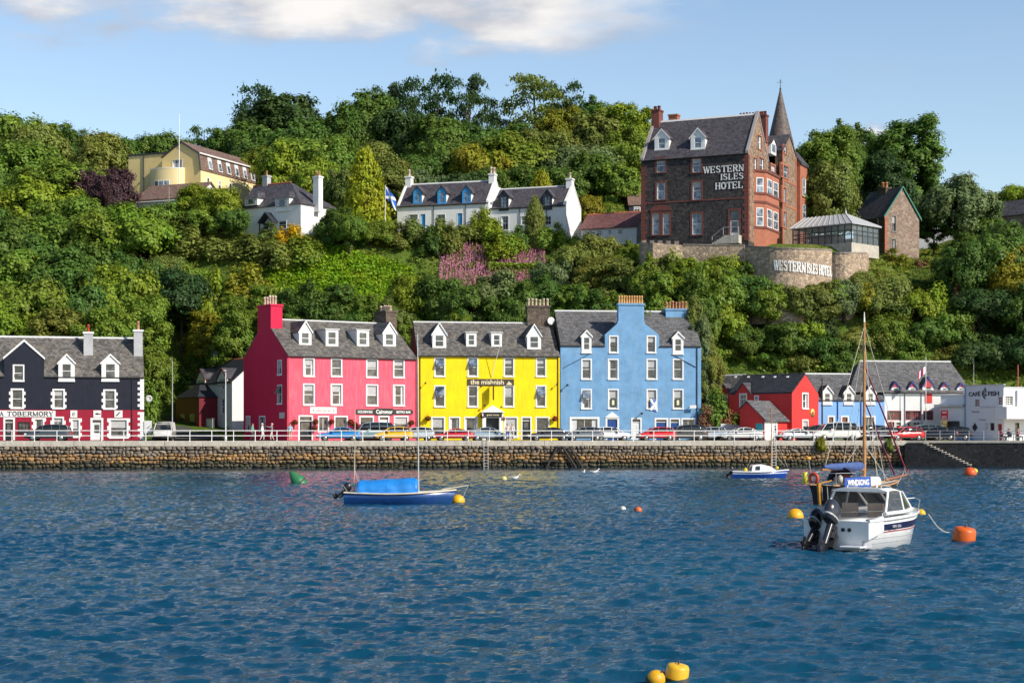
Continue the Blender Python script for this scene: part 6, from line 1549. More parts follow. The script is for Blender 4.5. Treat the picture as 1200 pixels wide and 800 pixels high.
# rear range along the same side, its own lower roof behind the gable
dA, dB = D, 22.5; he2 = b.he + .2
m = MB(); h2 = sr(906, 172)[1]
openings(b, b.rx(), sr, [('w', 903, 909, 192, 208, GP), ('w', 903.5, 909, 213, 232, dict(GP)), ('w', 903.8, 909.5, 240, 262, dict(GP))], m, [(dA, he2 - 1.2), (dB, he2 - 1.2)], inset=.18)()
m.add([(0, dA, 0), (0, dB, 0), (0, dB, he2 - 1.2), (0, dA, he2 - 1.2)], [(0, 1, 2, 3)]); m.add([(0, dB, 0), (W, dB, 0), (W, dB, he2 - 1.2), (0, dB, he2 - 1.2)], [(0, 1, 2, 3)])
m.build('rear_wall', BROWN, b.e)
m = MB(); zz = he2 - 1.18; m.add([(W + .1, dA, zz), (W + .1, dB, zz), (W - 4, dB, zz + 4.6), (W - 4, dA, zz + 4.6), (0, dA, zz), (0, dB, zz)], [(0, 1, 2, 3), (4, 5, 2, 3), (1, 5, 2)]); m.build('rear_roof', SLATE_P, b.e)
# second gable, proud of the side
d0, d1 = sr(912.8, 180)[0], sr(928.5, 180)[0]; zs = sr(921, 181)[1]; za = sr(919.5, 160)[1]; pr_ = .5
m = MB(); rx2 = lambda u, d, z: (W + pr_ - d, u, z)
openings(b, rx2, lambda px, py: b.side(px, py, W + pr_), [('w', 917.5, 922, 170, 181, dict(sur=.12, smat=RSAND)), ('w', 914.8, 924, 192, 210, dict(GP, bars=(2, 2))), ('w', 916, 921.5, 218, 239, GP), ('w', 916, 921.8, 246, 268, GP)], m, [(d0, zs), ((d0 + d1) / 2, za), (d1, zs)], inset=.15)()
m.add([(W + pr_, d0, 0), (W + pr_, d0, zs), (W - .5, d0, zs), (W - .5, d0, 0)], [(0, 1, 2, 3)]); m.add([(W + pr_, d1, 0), (W + pr_, d1, zs), (W - .5, d1, zs), (W - .5, d1, 0)], [(0, 1, 2, 3)])
m.build('bay_gable', BROWN, b.e)
m = MB(); dm = (d0 + d1) / 2; m.prism([(W + pr_ + .1, y, z) for y, z in ((d0 - .2, zs - .1), (dm, za + .05), (d1 + .2, zs - .1), (d1 + .2, zs + .12), (dm, za + .32), (d0 - .2, zs + .12))], (-4.5, 0, 0)); m.build('bay_gable_roof', SLATE_P, b.e)
m = MB()
for dd in (d0 - .12, d1 - .32): xbox(m, rx2, dd, dd + .45, -.04, .05, 0, zs + .1)
for py in (211.5, 240.5): z = b.side(920, py, W + pr_)[1]; xbox(m, rx2, d0, d1, -.05, -.002, z - .12, z + .12)
m.build('sandstone_dressings', RSAND, b.e)
# small dormer between the gables
dq0, dq1 = sr(904.5, 170)[0], sr(910.5, 170)[0]; z0, z1, z2 = sr(907, 181)[1], sr(907, 169)[1], sr(907, 162)[1]
m = MB(); dm = (dq0 + dq1) / 2; m.prism([(W - .1, y, z) for y, z in ((dq0, z0), (dq1, z0), (dq1, z1), (dm, z2), (dq0, z1))], (-2.5, 0, 0)); o = m.build('side_dormer', WHITE, b.e)
m = MB(); m.prism([(W + .05, y, z) for y, z in ((dq0 - .2, z1 - .1), (dm, z2 + .02), (dq1 + .2, z1 - .1), (dq1 + .2, z1 + .05), (dm, z2 + .2), (dq0 - .2, z1 + .05))], (-3.2, 0, 0)); m.build('dormer_roof', SLATE_P, o)
m = MB(); m.add([(W - .085, dq0 + .3, z0 + .3), (W - .085, dq1 - .3, z0 + .3), (W - .085, dq1 - .3, z1), (W - .085, dq0 + .3, z1)], [(0, 1, 2, 3)]); m.build('pane', PANE_BLUE, o)
# two storey canted bay in red stone
e0, e1 = sr(883.5, 250)[0], sr(905.5, 250)[0]; zt = sr(893, 205.5)[1]
cb = [(W, e0), (W + 1.15, e0 + 1.1), (W + 1.15, e1 - 1.1), (W, e1)]
m = MB(); ringb = lambda z, g=0.0: [(x + (g if x > W else 0), y + (-g if i < 2 else g), z) for i, (x, y) in enumerate(cb)]
m.loft([ringb(-.5), ringb(zt)], closed=True, smooth=False); o = m.build('bay_window', RSAND, b.e)
m = MB(); zmid = sr(893, 236)[1]
for z, g in ((zt, .14), (zmid - .6, .08), (zmid + .45, .08), (sr(893, 271)[1], .08)):
 m.loft([ringb(z + .003, g), ringb(z + .28, g)], closed=True, smooth=False)
m.build('bay_cornice', RSANDD, o)
def panel_on(p0, p1, z0, z1, off, mb):
 a = Vector((p0[0], p0[1], 0)); c = Vector((p1[0], p1[1], 0)); n_ = (c - a).cross(Vector((0, 0, 1))).normalized() * off
 mb.add([(a.x + n_.x, a.y + n_.y, z0), (c.x + n_.x, c.y + n_.y, z0), (c.x + n_.x, c.y + n_.y, z1), (a.x + n_.x, a.y + n_.y, z1)], [(0, 1, 2, 3)])
for i in range(3):
 a = Vector(cb[i]); c = Vector(cb[i + 1]); segs = [(.2, .8)] if i != 1 else [(.08, .46), (.54, .92)]
 for s0, s1 in segs:
  for y0, y1 in ((212, 231), (247, 268)):
   z0, z1 = sr(893, y1)[1], sr(893, y0)[1]
   p0, p1 = a.lerp(c, s0), a.lerp(c, s1)
   k = MB(); panel_on(p0, p1, z0, z1, .03, k); w_ = k.build('window', WHITE, o)
   k = MB(); ee = .1
   for za_, zb_ in ((z0 + .1, (z0 + z1) / 2 - .05), ((z0 + z1) / 2 + .05, z1 - .1)): panel_on(p0.lerp(p1, .1), p0.lerp(p1, .9), za_, zb_, .045, k)
   k.build('pane', PANE_BLUE, w_)
# turret with its cone
tu, td = W - 1.4, sr(925, 180)[0] + 1.2
uT, dT = None, None
best = None
for dd in np.arange(8, 24, .25):
 u_, z_ = b.uv(914.5, 169, dd)
 if abs(u_ - (W - 1.9)) < (best[0] if best else 9): best = (abs(u_ - (W - 1.9)), u_, dd, z_)
_, uT, dT, zT = best
YT = (b.o + b.t * uT + b.n * dT).y; rT = 15.2 * YT / 2000; zA = PZ(104, YT) - b.zb
m = MB(); m.lathe([(rT * .86, 0), (rT * .86, zT - .3), (rT * .92, zT - .1), (rT * .92, zT)], 24, 0, (uT, dT, 0)); o = m.build('turret', RSAND, b.e)
m = MB(); m.lathe([(rT * 1.04, zT - .1), (rT * .80, zT + (zA - zT) * .22), (rT * .4, zT + (zA - zT) * .62), (.06, zA)], 28, 0, (uT, dT, 0)); cn = m.build('turret_roof', slate('slate_red_brown', (.125, .095, .085), .35, (.17, .12, .1), .3), o)
m = MB(); zf = PZ(93, YT) - b.zb; m.lathe([(.1, zA - .3), (.14, zA), (.05, zA + .15), (.03, zf - .25), (.09, zf - .2), (.01, zf)], 8, 0, (uT, dT, 0)); m.tube((uT - .45, dT, zf - .4), (uT + .3, dT, zf - .4), .025); m.build('finial', DARKM, cn)
# far red porch tower at the end
f0, f1 = sr(929, 200)[0], sr(937.4, 200)[0]; z0, z1 = sr(931, 178)[1], sr(937, 195)[1]
m = MB(); m.prism([(W - 2.5, f0, 0), (W + 1.0, f0, 0), (W + 1.0, f0, z1 - .2), (W - .3, f0, z0), (W - 2.5, f0, z0 - 2)], (0, f1 - f0, 0)); o = m.build('end_tower', RSAND, b.e)
m = MB(); m.prism([(W + 1.15, f0 - .1, z1 - .3), (W - .3, f0 - .1, z0 + .02), (W - .3, f0 - .1, z0 + .3), (W + 1.2, f0 - .1, z1)], (0, f1 - f0 + .2, 0)); m.build('tower_roof', SLATE_P, o)
xt = lambda u, d, z: (W + 1.0 - d, u, z)
for y0, y1 in ((205, 226), (236, 254)):
 za_, zb_ = b.side(933, y1, W + 1)[1], b.side(933, y0, W + 1)[1]; window(o, xt, f0 + (f1 - f0) * .28, f0 + (f1 - f0) * .72, za_, zb_, sur=.12, rec=-.02, smat=RSANDD, pane=PANE_BLUE)
# ---- conservatory
GALV = plain('conservatory_frame', (.035, .03, .03), .5); CROOF = paint('zinc_roof', (.42, .42, .42), .45, .12, (.25, .26, .26), .4, 1.5, .1)
cg, tg, pg = new_mat('conservatory_glass'); pg.inputs['Base Color'].default_value = (.30, .36, .38, 1); pg.inputs['Roughness'].default_value = .03; pg.inputs['Alpha'].default_value = .38
b = Bld('conservatory', 'glass walled conservatory with a ridged zinc roof on the hotel terrace', 'conservatory', (928.5, 211.0), (998, 205.0), 26.0, 6.0, 0)
ze = b.uv(985, 263.5)[1]; zr = b.uv(981, 252.5, 3)[1]; zl_ = b.uv(930, 291)[1]; W = b.W; xf = b.fx()
z0g = .35; m = MB(); m.box(0, W, 0, 6, -1.2, z0g); m.build('plinth', CONC_P, b.e)
m = MB()
for axis in (0, 1, 2):
 L_ = W if axis == 0 else 6.0; nb = 9 if axis == 0 else 5
 xg = [lambda u, d, z: (u, d, z), lambda u, d, z: (W - d, u, z), lambda u, d, z: (d, u, z)][axis]
 for i in range(nb + 1): u = (L_ - .1) * i / nb; xbox(m, xg, u, u + .1, .0, .1, z0g + .003, ze)
 for z in (z0g + .95, ze - .75, ze - .06): xbox(m, xg, .1, L_ - .1, .01, .08, z, z + .08)
m.build('frame', GALV, b.e)
k = MB()
for xg, L_ in ((lambda u, d, z: (u, d, z), W), (lambda u, d, z: (W - d, u, z), 6.0), (lambda u, d, z: (d, u, z), 6.0)): k.add([xg(.05, .05, z0g), xg(L_ - .05, .05, z0g), xg(L_ - .05, .05, ze), xg(.05, .05, ze)], [(0, 1, 2, 3)])
k.build('glazing', cg, b.e)
m = MB(); m.box(.15, W - .15, 2.2, 2.3, z0g, z0g + .75); m.box(.3, W * .45, 3.4, 5.8, z0g + .01, ze - .5); m.build('tables_inside', plain('cloth_tan', (.35, .25, .17), .8), b.e)
xa, xb = -.2, W - 2.8
m = MB(); e = .25; q = [(-e, -e, ze), (W + e, -e, ze), (W + e, 6 + e, ze), (-e, 6 + e, ze), (xa, 3, zr), (xb, 3, zr)]
m.add(q + [(x, y, z + .1) for x, y, z in q], [(6, 7, 11, 10), (7, 8, 11), (8, 9, 10, 11), (9, 6, 10), (0, 3, 2, 1), (0, 1, 7, 6), (1, 2, 8, 7), (2, 3, 9, 8), (3, 0, 6, 9)]); o = m.build('roof', CROOF, b.e)
m = MB()
for i in range(12):
 f_ = i / 11; a = Vector((-e + (W + 2 * e) * f_, -e - .01, ze + .12)); c = Vector((xa + (xb - xa) * f_, 3, zr + .12)); m.tube(a, c, .045, n=5)
m.tube((W + e, 6 + e, ze + .12), (xb, 3, zr + .12), .05); m.lathe([(.12, 0), (.1, .3), (.03, .45), (.01, .8)], 8, 0, (xb, 3, zr + .1)); m.build('roof_rib', plain('rib_pale', (.5, .5, .48), .5), o)
# ---- retaining walls below the hotel
RET = stone('retaining_rubble', [(.46, .34, .23), (.29, .215, .155), (.54, .41, .29), (.22, .17, .13)], 2.6, (.30, .24, .18), .05, .6)
COPE = stone('coping_stone', [(.28, .24, .2), (.2, .17, .15)], 1.2, (.15, .13, .11), .04, .3)
rw = empty('retaining_wall', (0, 0, 0), 0, 'curved rubble retaining wall with white hotel lettering around the terrace below the hotel', 'wall')
def wall_run(pts, th=.5, name='wall', mat=RET, mb=None):
 m = mb or MB()
 for (a, b_) in zip(pts[:-1], pts[1:]):
  p0, p1 = Vector(a[:2] + (0,)), Vector(b_[:2] + (0,)); n_ = (p1 - p0).cross(Vector((0, 0, 1))).normalized() * -th
  m.add([(p0.x, p0.y, a[2]), (p1.x, p1.y, b_[2]), (p1.x, p1.y, b_[3]), (p0.x, p0.y, a[3]), (p0.x + n_.x, p0.y + n_.y, a[2]), (p1.x + n_.x, p1.y + n_.y, b_[2]), (p1.x + n_.x, p1.y + n_.y, b_[3]), (p0.x + n_.x, p0.y + n_.y, a[3])],
    [(0, 1, 2, 3), (5, 4, 7, 6), (3, 2, 6, 7), (4, 0, 3, 7), (1, 5, 6, 2)])
 return m if mb is not None else m.build(name, mat, rw)
def pt(px, Y, yb, yt): return (PX(px, Y), Y, PZ(yb, Y), PZ(yt, Y))
left = [pt(749, 208, 350, 284), pt(752, 205.5, 350, 284), pt(765, 204, 350, 284.5), pt(782, 204.2, 350, 286), pt(800, 204.5, 350, 287), pt(843, 203.2, 350, 287.5), pt(872, 202.4, 350, 287.8)]
wall_run(left)
m = MB()   # crenellation on the left run
for i in range(5):
 f_ = i / 5; a, c = Vector(left[1][:2]), Vector(left[4][:2]); q0, q1 = a.lerp(c, f_), a.lerp(c, f_ + .11); zt = PZ(284.4, 204.3) + .005 - f_ * .25
 m.prism([(q0.x, q0.y, zt), (q1.x, q1.y, zt), (q1.x, q1.y + .5, zt), (q0.x, q0.y + .5, zt)], (0, 0, .42))
m.build('battlement', COPE, rw)
bast = []
for i in range(15):
 f_ = i / 14; px = 873 + (975 - 873) * f_; Y = 202.6 - 3.3 * math.sin(math.pi * (f_ * .92 + .04)) - 1.0 * f_; bast.append(pt(px, Y, 380, 289.5 + 4.0 * f_))
wall_run(bast)
m = MB(); wall_run([(x, y - .06, zt - .02, zt + .16) for x, y, zb_, zt in bast], .62, mb=m); wall_run([(x, y - .05, zt - .02, zt + .14) for x, y, zb_, zt in left[4:]], .6, mb=m); m.build('coping', COPE, rw)
bast2 = []
for i in range(9):
 f_ = i / 8; px = 974 + (1016 - 974) * f_; Y = 202.0 - 1.6 * math.sin(math.pi * f_) + f_ * 2.5; bast2.append(pt(px, Y, 375, 297))
wall_run(bast2); wall_run([pt(1016, 204.5, 335, 297), pt(1020, 211, 330, 297)])
m = MB(); wall_run([(x, y - .06, zt - .02, zt + .16) for x, y, zb_, zt in bast2], .62, mb=m); m.build('coping', COPE, rw)
# white letters fixed round the bastion
def bast_xf(u, d, z):
 """u in photo columns along the curve"""
 f_ = min(max((u - 873) / (975 - 873) * 14, 0), 13.999); i = int(f_); a, c = Vector(bast[i][:2]), Vector(bast[i + 1][:2]); q = a.lerp(c, f_ - i); t_ = (c - a).normalized()
 return (q.x + t_.y * -d * -1 * -1, q.y + d, z)
m = MB(); u0, u1 = 907.5, 974.0; s_ = 'WESTERN ISLES HOTEL'; tot = sum(ADV.get(c, 4.7) if c != ' ' else 2.6 for c in s_) - .6; x = 0
words = [('WESTERN', 907.5, 943.5, 1.0), ('ISLES', 945.5, 957.5, .8), ('HOTEL', 959.5, 974.5, .8)]
for wd_, a0, a1, hs in words:
 tot = sum(ADV.get(c, 4.7) for c in wd_) - .6; x = 0
 for c in wd_:
  for (a, b_, c_, d_, wt) in SERIF[c]:
   p0 = Vector((a0 + (x + a) / tot * (a1 - a0), b_)); p1 = Vector((a0 + (x + c_) / tot * (a1 - a0), d_))
   kx = (a1 - a0) / tot; dv = Vector(((p1.x - p0.x) / kx, p1.y - p0.y)); dv.normalize(); nv = Vector((-dv.y * kx, dv.x)) * (.62 if wt else .36); e = Vector((dv.x * kx, dv.y)) * .2
   qs = [p0 - e - nv, p1 + e - nv, p1 + e + nv, p0 - e + nv]
   zf = lambda v: PZ(305.2 + (v.x - 907.5) * .088 + 11.2, 199.5) + v.y / 6 * 1.08
   fr = [bast_xf(v.x, -.10, zf(v)) for v in qs]; bk = [bast_xf(v.x, -.01, zf(v)) for v in qs]
   m.add(fr + bk, [(0, 1, 2, 3), (7, 6, 5, 4), (0, 4, 5, 1), (1, 5, 6, 2), (2, 6, 7, 3), (3, 7, 4, 0)])
  x += ADV.get(c, 4.7)
m.build('letters', LETW, rw)
# ---- stone house right of the hotel
b = Bld('stone_house', 'brown stone gabled house with green bargeboards, right of the conservatory', 'house', (1000, 236.5), (1037, 231.0), 26.6, 6.2, 0, .1)
b.he = b.uv(1037, 253)[1]; b.hr = b.he + 4.0; b.tan = (b.hr - b.he) / (b.D / 2); b.roofm = SLATE_P; W, D = b.W, b.D
sr = lambda px, py: b.side(px, py, b.W); m = MB()
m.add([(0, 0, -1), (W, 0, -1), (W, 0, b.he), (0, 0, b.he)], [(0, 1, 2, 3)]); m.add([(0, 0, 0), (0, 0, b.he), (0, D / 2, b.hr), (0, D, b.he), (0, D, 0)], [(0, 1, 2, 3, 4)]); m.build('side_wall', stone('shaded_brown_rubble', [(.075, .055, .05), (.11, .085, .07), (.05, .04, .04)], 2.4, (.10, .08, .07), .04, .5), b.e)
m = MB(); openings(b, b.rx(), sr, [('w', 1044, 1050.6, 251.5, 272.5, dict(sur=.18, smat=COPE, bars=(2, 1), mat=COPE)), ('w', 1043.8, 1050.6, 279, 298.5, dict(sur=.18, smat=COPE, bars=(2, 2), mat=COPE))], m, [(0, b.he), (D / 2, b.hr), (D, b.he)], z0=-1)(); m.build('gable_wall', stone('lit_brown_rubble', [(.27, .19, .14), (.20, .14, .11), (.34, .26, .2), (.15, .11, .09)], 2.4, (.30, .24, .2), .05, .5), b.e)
roof_gable(b, SLATE_P, ohx=.1, ohy=.2, ridge=SLATE_P)
GREEN = plain('bargeboard_green', (.02, .16, .10), .5); k = MB(); k.prism([(W + .14, y, z) for y, z in ((-.3, b.he - .35), (D / 2, b.hr + .05), (D + .3, b.he - .35), (D + .3, b.he + .02), (D / 2, b.hr + .3), (-.3, b.he + .02))], (.08, 0, 0)); k.build('bargeboard', GREEN, b.e)
m = MB(); z = -.8; q = 0
while z < b.he - .3: xbox(m, b.rx(), -.025, .55 if q % 2 else .35, -.03, .02, z, z + .36); z += .39; q += 1
m.build('quoins', RSAND, b.e)
chimney(b, W * .45, D / 2, 1.5, .9, b.hr - .6, b.hr + .25, STB, 2, plain('orange_clay_pot', (.5, .2, .09), .8), .75, pr=.2); downpipe(b, W - 1.3, -.5, b.he - .2, METAL)
# greys and stones further right
b = Bld('far_house', 'grey gabled house with a long brown roof, hidden by the willow at the right', 'house', (1068.5, 268), (1168, 272), 33.5, 8.5, 0, .1)
b.he = b.uv(1110, 254)[1]; b.hr = b.uv(1110, 234.5, 4.25)[1]; m = MB(); m.add([(0, 0, -2), (b.W, 0, -2), (b.W, 0, b.he), (0, 0, b.he)], [(0, 1, 2, 3)]); shell(b, 0, m); m.build('wall', paint('grey_roughcast', (.30, .31, .33), .8, .1), b.e); roof_gable(b, SLATE_P, ohx=.4, ohy=.4, ridge=SLATE_P); gutter(b, -.3, b.W + .3, b.he - .3, WHITE, -.45)
chimney(b, b.uv(1168, 240, 4)[0] - .8, 4.25, .9, .8, b.hr - .4, b.hr + 1.0, STB, 1, POT, .6)
b = Bld('garden_house', 'rough stone house front with a white painted end at the right edge of the hill', 'house', (1160, 262), (1215, 256), 32.2, 7, 0, .1)
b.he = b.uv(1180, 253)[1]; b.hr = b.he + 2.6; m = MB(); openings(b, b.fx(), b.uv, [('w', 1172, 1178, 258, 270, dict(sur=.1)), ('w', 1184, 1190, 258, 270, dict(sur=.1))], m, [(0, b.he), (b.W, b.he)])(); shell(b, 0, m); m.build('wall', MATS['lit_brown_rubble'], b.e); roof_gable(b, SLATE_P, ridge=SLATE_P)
# tarpaulin and beach hut bits on the slope
o = empty('tarpaulin_heap', P(716, 290, 217), 0, 'grey tarpaulin sheeted heap on the grass left of the hotel wall', 'tarpaulin')
o.location.z = terr(o.location.x, 217) - .1
v, f = [], []; nn = 14
for i in range(nn):
 for j in range(8):
  x = (i / (nn - 1) - .5) * 5.6; y = (j / 7 - .5) * 3; h_ = max(0, 1 - (abs(x) / 2.8) ** 2.2) * max(0, 1 - (abs(y) / 1.5) ** 2) * 1.9 + .12 * math.sin(i * 2.1) * math.cos(j * 1.7); v.append((x, y, h_ + .25))
for i in range(nn - 1):
 for j in range(7): f.append((i * 8 + j, (i + 1) * 8 + j, (i + 1) * 8 + j + 1, i * 8 + j + 1))
m = MB(); m.add(v, f); m.build('sheet', plain('tarp_grey', (.16, .16, .17), .6, var=.3), o)
m = MB(); m.box(-2.5, 2.5, -1.2, 1.2, -1.0, .3); m.build('pile', plain('dark_log', (.07, .05, .04), .9), o)
o = empty('trailer', P(220, 302, 212), 0, 'small blue and white trailer with red markings parked on the slope below the yellow lodge', 'trailer')
o.location.z = terr_px(220, 212) + .5
m = MB(); m.box(-1.0, 1.0, -.7, .7, .5, 1.2); m.build('body', plain('trailer_blue', (.03, .09, .42), .4), o, bevel=.05)
m = MB(); m.box(-1.03, 1.03, -.73, .73, .8, .95); m.build('stripe', SIGNW, o); m = MB(); m.box(-.95, .95, -.65, .65, 1.203, 1.7); m.build('cover', plain('cover_white_red', (.62, .5, .52), .5), o, bevel=.08)
for u in (-.7, .7): m = MB(); m.lathe([(.28, -.08), (.3, 0), (.28, .08)], 12, 0, (u, -.74, .3), 'Y'); m.build('wheel', RUBBER, o)
m = MB(); m.tube((1.0, 0, .5), (2.0, 0, .4), .05); m.build('drawbar', METAL, o)
for o in list(COL.objects):   # footings where the ground falls away under a house
 if o.type == 'EMPTY' and o.get('category') in ('house', 'building', 'cottage', 'hotel', 'shed', 'annex', 'outhouse') and o.location.y > 200:
  w_ = [c for c in o.children if c.name.split('.')[0] in ('wall', 'gable_wall', 'front_wall', 'side_wall')]
  bb = [Vector(c) for ch in w_ for c in ch.bound_box]
  x0, x1, y0, y1 = min(q.x for q in bb), max(q.x for q in bb), min(q.y for q in bb), max(q.y for q in bb)
  z1 = min(q.z for q in bb)
  m = MB(); m.box(x0 + .03, x1 - .03, y0 + .03, y1 - .03, z1 - 5, z1 - .004); m.build('footing', w_[0].data.materials[0], o)
# ------------------------------------------------------------------ vegetation
def leaf_mat(name, color=None, var=.35, transl=.36):
 m, t, p = new_mat(name)
 ge = nnode(t, 'ShaderNodeNewGeometry'); oi = nnode(t, 'ShaderNodeObjectInfo'); tc = nnode(t, 'ShaderNodeTexCoord')
 hs = nnode(t, 'ShaderNodeHueSaturation')
 k = nnode(t, 'ShaderNodeMapRange'); k.inputs[3].default_value = 1 - var; k.inputs[4].default_value = 1 + var * 1.1
 t.links.new(ge.outputs['Random Per Island'], k.inputs[0]); t.links.new(k.outputs[0], hs.inputs['Value'])
 n1 = nnode(t, 'ShaderNodeTexNoise', Scale=4.0 if color is None else .5, Detail=3.0); t.links.new(tc.outputs['Object'], n1.inputs['Vector'])
 h = nnode(t, 'ShaderNodeMapRange'); h.inputs[1].default_value = .3; h.inputs[2].default_value = .7; h.inputs[3].default_value = .478; h.inputs[4].default_value = .515
 t.links.new(n1.outputs['Fac'], h.inputs[0]); t.links.new(h.outputs[0], hs.inputs['Hue'])
 if color is None: t.links.new(oi.outputs['Color'], hs.inputs['Color'])
 elif isinstance(color, tuple): hs.inputs['Color'].default_value = col4(color)
 else: t.links.new(color(t, tc), hs.inputs['Color'])
 t.links.new(hs.outputs[0], p.inputs['Base Color']); p.inputs['Roughness'].default_value = .55; p.inputs['Specular IOR Level'].default_value = .25
 tr = nnode(t, 'ShaderNodeBsdfTranslucent'); t.links.new(hs.outputs[0], tr.inputs[0])
 mx = nnode(t, 'ShaderNodeMixShader'); mx.inputs[0].default_value = transl
 out = t.nodes['Material Output']; t.links.new(p.outputs[0], mx.inputs[1]); t.links.new(tr.outputs[0], mx.inputs[2]); t.links.new(mx.outputs[0], out.inputs[0])
 return m
LEAF = leaf_mat('leaves')
BARK = plain('bark', (.075, .055, .04), .9, var=.35, scale=3)
def quads_mesh(name, C, Nn, size, mat, aspect=1.5, rng=RNG, up=None):
 """leaf-sized four-sided faces at centres C facing Nn"""
 n = len(C); Nn = Nn / np.maximum(np.linalg.norm(Nn, axis=1, keepdims=True), 1e-6)
 a = rng.normal(size=(n, 3)) if up is None else up
 U = np.cross(Nn, a); U /= np.maximum(np.linalg.norm(U, axis=1, keepdims=True), 1e-6); V = np.cross(Nn, U)
 s = (size * rng.uniform(.6, 1.35, n))[:, None]
 U = U * s * .5; V = V * s * .5 * aspect
 bend = Nn * s * .18
 v = np.stack([C - V - bend * .6, C + U * .9, C + V - bend, C - U * .9], 1).reshape(-1, 3)
 me = bpy.data.meshes.new(name); me.vertices.add(4 * n); me.vertices.foreach_set('co', v.ravel())
 me.loops.add(4 * n); me.loops.foreach_set('vertex_index', np.arange(4 * n)); me.polygons.add(n); me.polygons.foreach_set('loop_start', np.arange(n) * 4)
 me.materials.append(mat); me.update(); me.validate()
 return me
def unit(rng, n):
 d = rng.normal(size=(n, 3)); return d / np.linalg.norm(d, axis=1, keepdims=True)
def crown_proto(kind, seed, asp=1.0):
 rng = np.random.default_rng(seed); C, Nn = [], []; cl = []
 ls = .027
 if kind in ('round', 'oval', 'willow'):
  nc = int({'round': 100, 'oval': 90, 'willow': 120}[kind] * (1.35 if asp > 1.5 else .8 if asp < .8 else 1))
  z0 = .30 if asp < 1.5 else .16
  if asp < .8: z0 = .04
  zc_, zh = (1 + z0) / 2 * asp, (1 - z0) / 2 * asp * .96
  for i in range(nc):
   d = unit(rng, 1)[0]
   if d[2] < -.45 and rng.uniform() < .6: d[2] *= -.6
   r_ = rng.uniform(.60, .98) ** .8
   bulge = 1 + .24 * math.sin(d[0] * 4.1 + seed) * math.cos(d[1] * 3.7 + seed * 2) + .16 * math.sin(d[2] * 5 + seed * 3)
   q = np.array([d[0] * .40 * r_ * bulge, d[1] * .40 * r_ * bulge, zc_ + d[2] * zh * r_ * min(1.08, bulge)])
   rc = rng.uniform(.05, .12); cl.append(q)
   n = int(300 * (rc / .1) ** 1.6); dd = unit(rng, n); dd[:, 2] = np.where((dd[:, 2] < -.2) & (rng.uniform(size=n) < .3), -dd[:, 2] * .7, dd[:, 2])
   rr = rc * rng.uniform(.45, 1.12, (n, 1)) * (1 + .25 * np.sin(dd[:, :1] * 9 + i))
   C.append(q + dd * rr * np.array([1.08, 1.08, 1.0])); Nn.append(dd + d * .5 + np.array([0, 0, .35]) + rng.normal(0, .32, (n, 3)))
  if kind == 'willow':
   for q in cl[:70]:
    n = 50; t_ = rng.uniform(0, .16, (n, 1)); C.append(q + np.concatenate([rng.normal(0, .025, (n, 2)), -t_], 1)); Nn.append(unit(rng, n))
 elif kind == 'pine':
  for i in range(34):
   z = rng.uniform(.38, .97); w_ = .46 * (1 - abs(z - .62) * 1.1) * rng.uniform(.35, 1); th = rng.uniform(0, 6.28)
   q = np.array([math.cos(th) * w_, math.sin(th) * w_, z]); cl.append(q)
   n = 130; e = rng.normal(0, 1, (n, 3)) * np.array([.068, .068, .020]); e[:, 2] += .02 - (e[:, 0] ** 2 + e[:, 1] ** 2) * 1.5
   C.append(q + e); Nn.append(rng.normal(0, .6, (n, 3)) + np.array([0, 0, .8]))
  ls = .026
 elif kind in ('cone', 'spruce', 'column'):
  nl = 46
  for i in range(nl):
   z = i / nl; w_ = {'cone': .47 * (1 - z) ** .62 * (1 if z > .08 else .8), 'spruce': .36 * (1 - z) ** .9 + .02, 'column': .42 * min(1, 2.6 * (1 - z)) ** .7}[kind]
   for j in range(int(5 + 11 * w_ / .45)):
    th = rng.uniform(0, 6.28); q = np.array([math.cos(th) * w_ * rng.uniform(.65, 1.06), math.sin(th) * w_ * rng.uniform(.65, 1.06), .03 + z * .95])
    if j == 0: cl.append(q)
    n = 26; e = rng.normal(0, 1, (n, 3)) * np.array([.035, .035, .022]); C.append(q + e); d = np.array([math.cos(th), math.sin(th), .35]); Nn.append(d + rng.normal(0, .5, (n, 3)))
  ls = .030
 else:  # shrub
  for i in range(46):
   d = unit(rng, 1)[0]; d[2] = abs(d[2]); r_ = rng.uniform(.5, 1) * (1 + .18 * math.sin(d[0] * 5 + seed))
   q = np.array([d[0] * .40 * r_, d[1] * .40 * r_, .10 + d[2] * .72 * r_]); cl.append(q)
   n = 90; dd = unit(rng, n); C.append(q + dd * rng.uniform(.05, .15, (n, 1)) * np.array([1, 1, 1.3])); Nn.append(dd + d * .6 + np.array([0, 0, .4]) + rng.normal(0, .4, (n, 3)))
  ls = .05
 C = np.concatenate(C); Nn = np.concatenate(Nn)
 C[:, 2] = np.maximum(C[:, 2], .005)
 cm = quads_mesh('crown', C, Nn, ls, LEAF, 1.5, rng)
 tb = MB(); r0 = .022 if kind in ('round', 'oval', 'willow') else .016
 asp_ = asp if kind in ('round', 'oval', 'willow') else 1
 ht = .5 * asp_ if kind in ('round', 'oval', 'willow') else (.9 if kind in ('pine', 'cone', 'spruce', 'column') else .25)
 lean = rng.normal(0, .02, 2)
 tb.path([(0, 0, -.06), (lean[0] * .4, lean[1] * .4, ht * .4), (lean[0], lean[1], ht)], [r0 * 1.3, r0, r0 * .5], 7)
 for q in cl[::max(1, len(cl) // 12)]:
  z = min(ht * .95, max(.12, q[2] * .62)); f_ = z / ht; a = Vector((lean[0] * f_, lean[1] * f_, z)); q = Vector(q); tb.path([a, a.lerp(q, .5) + Vector((0, 0, .02)), q], [r0 * .45, r0 * .3, r0 * .12], 5)
 return cm, tb
PROTO = {}
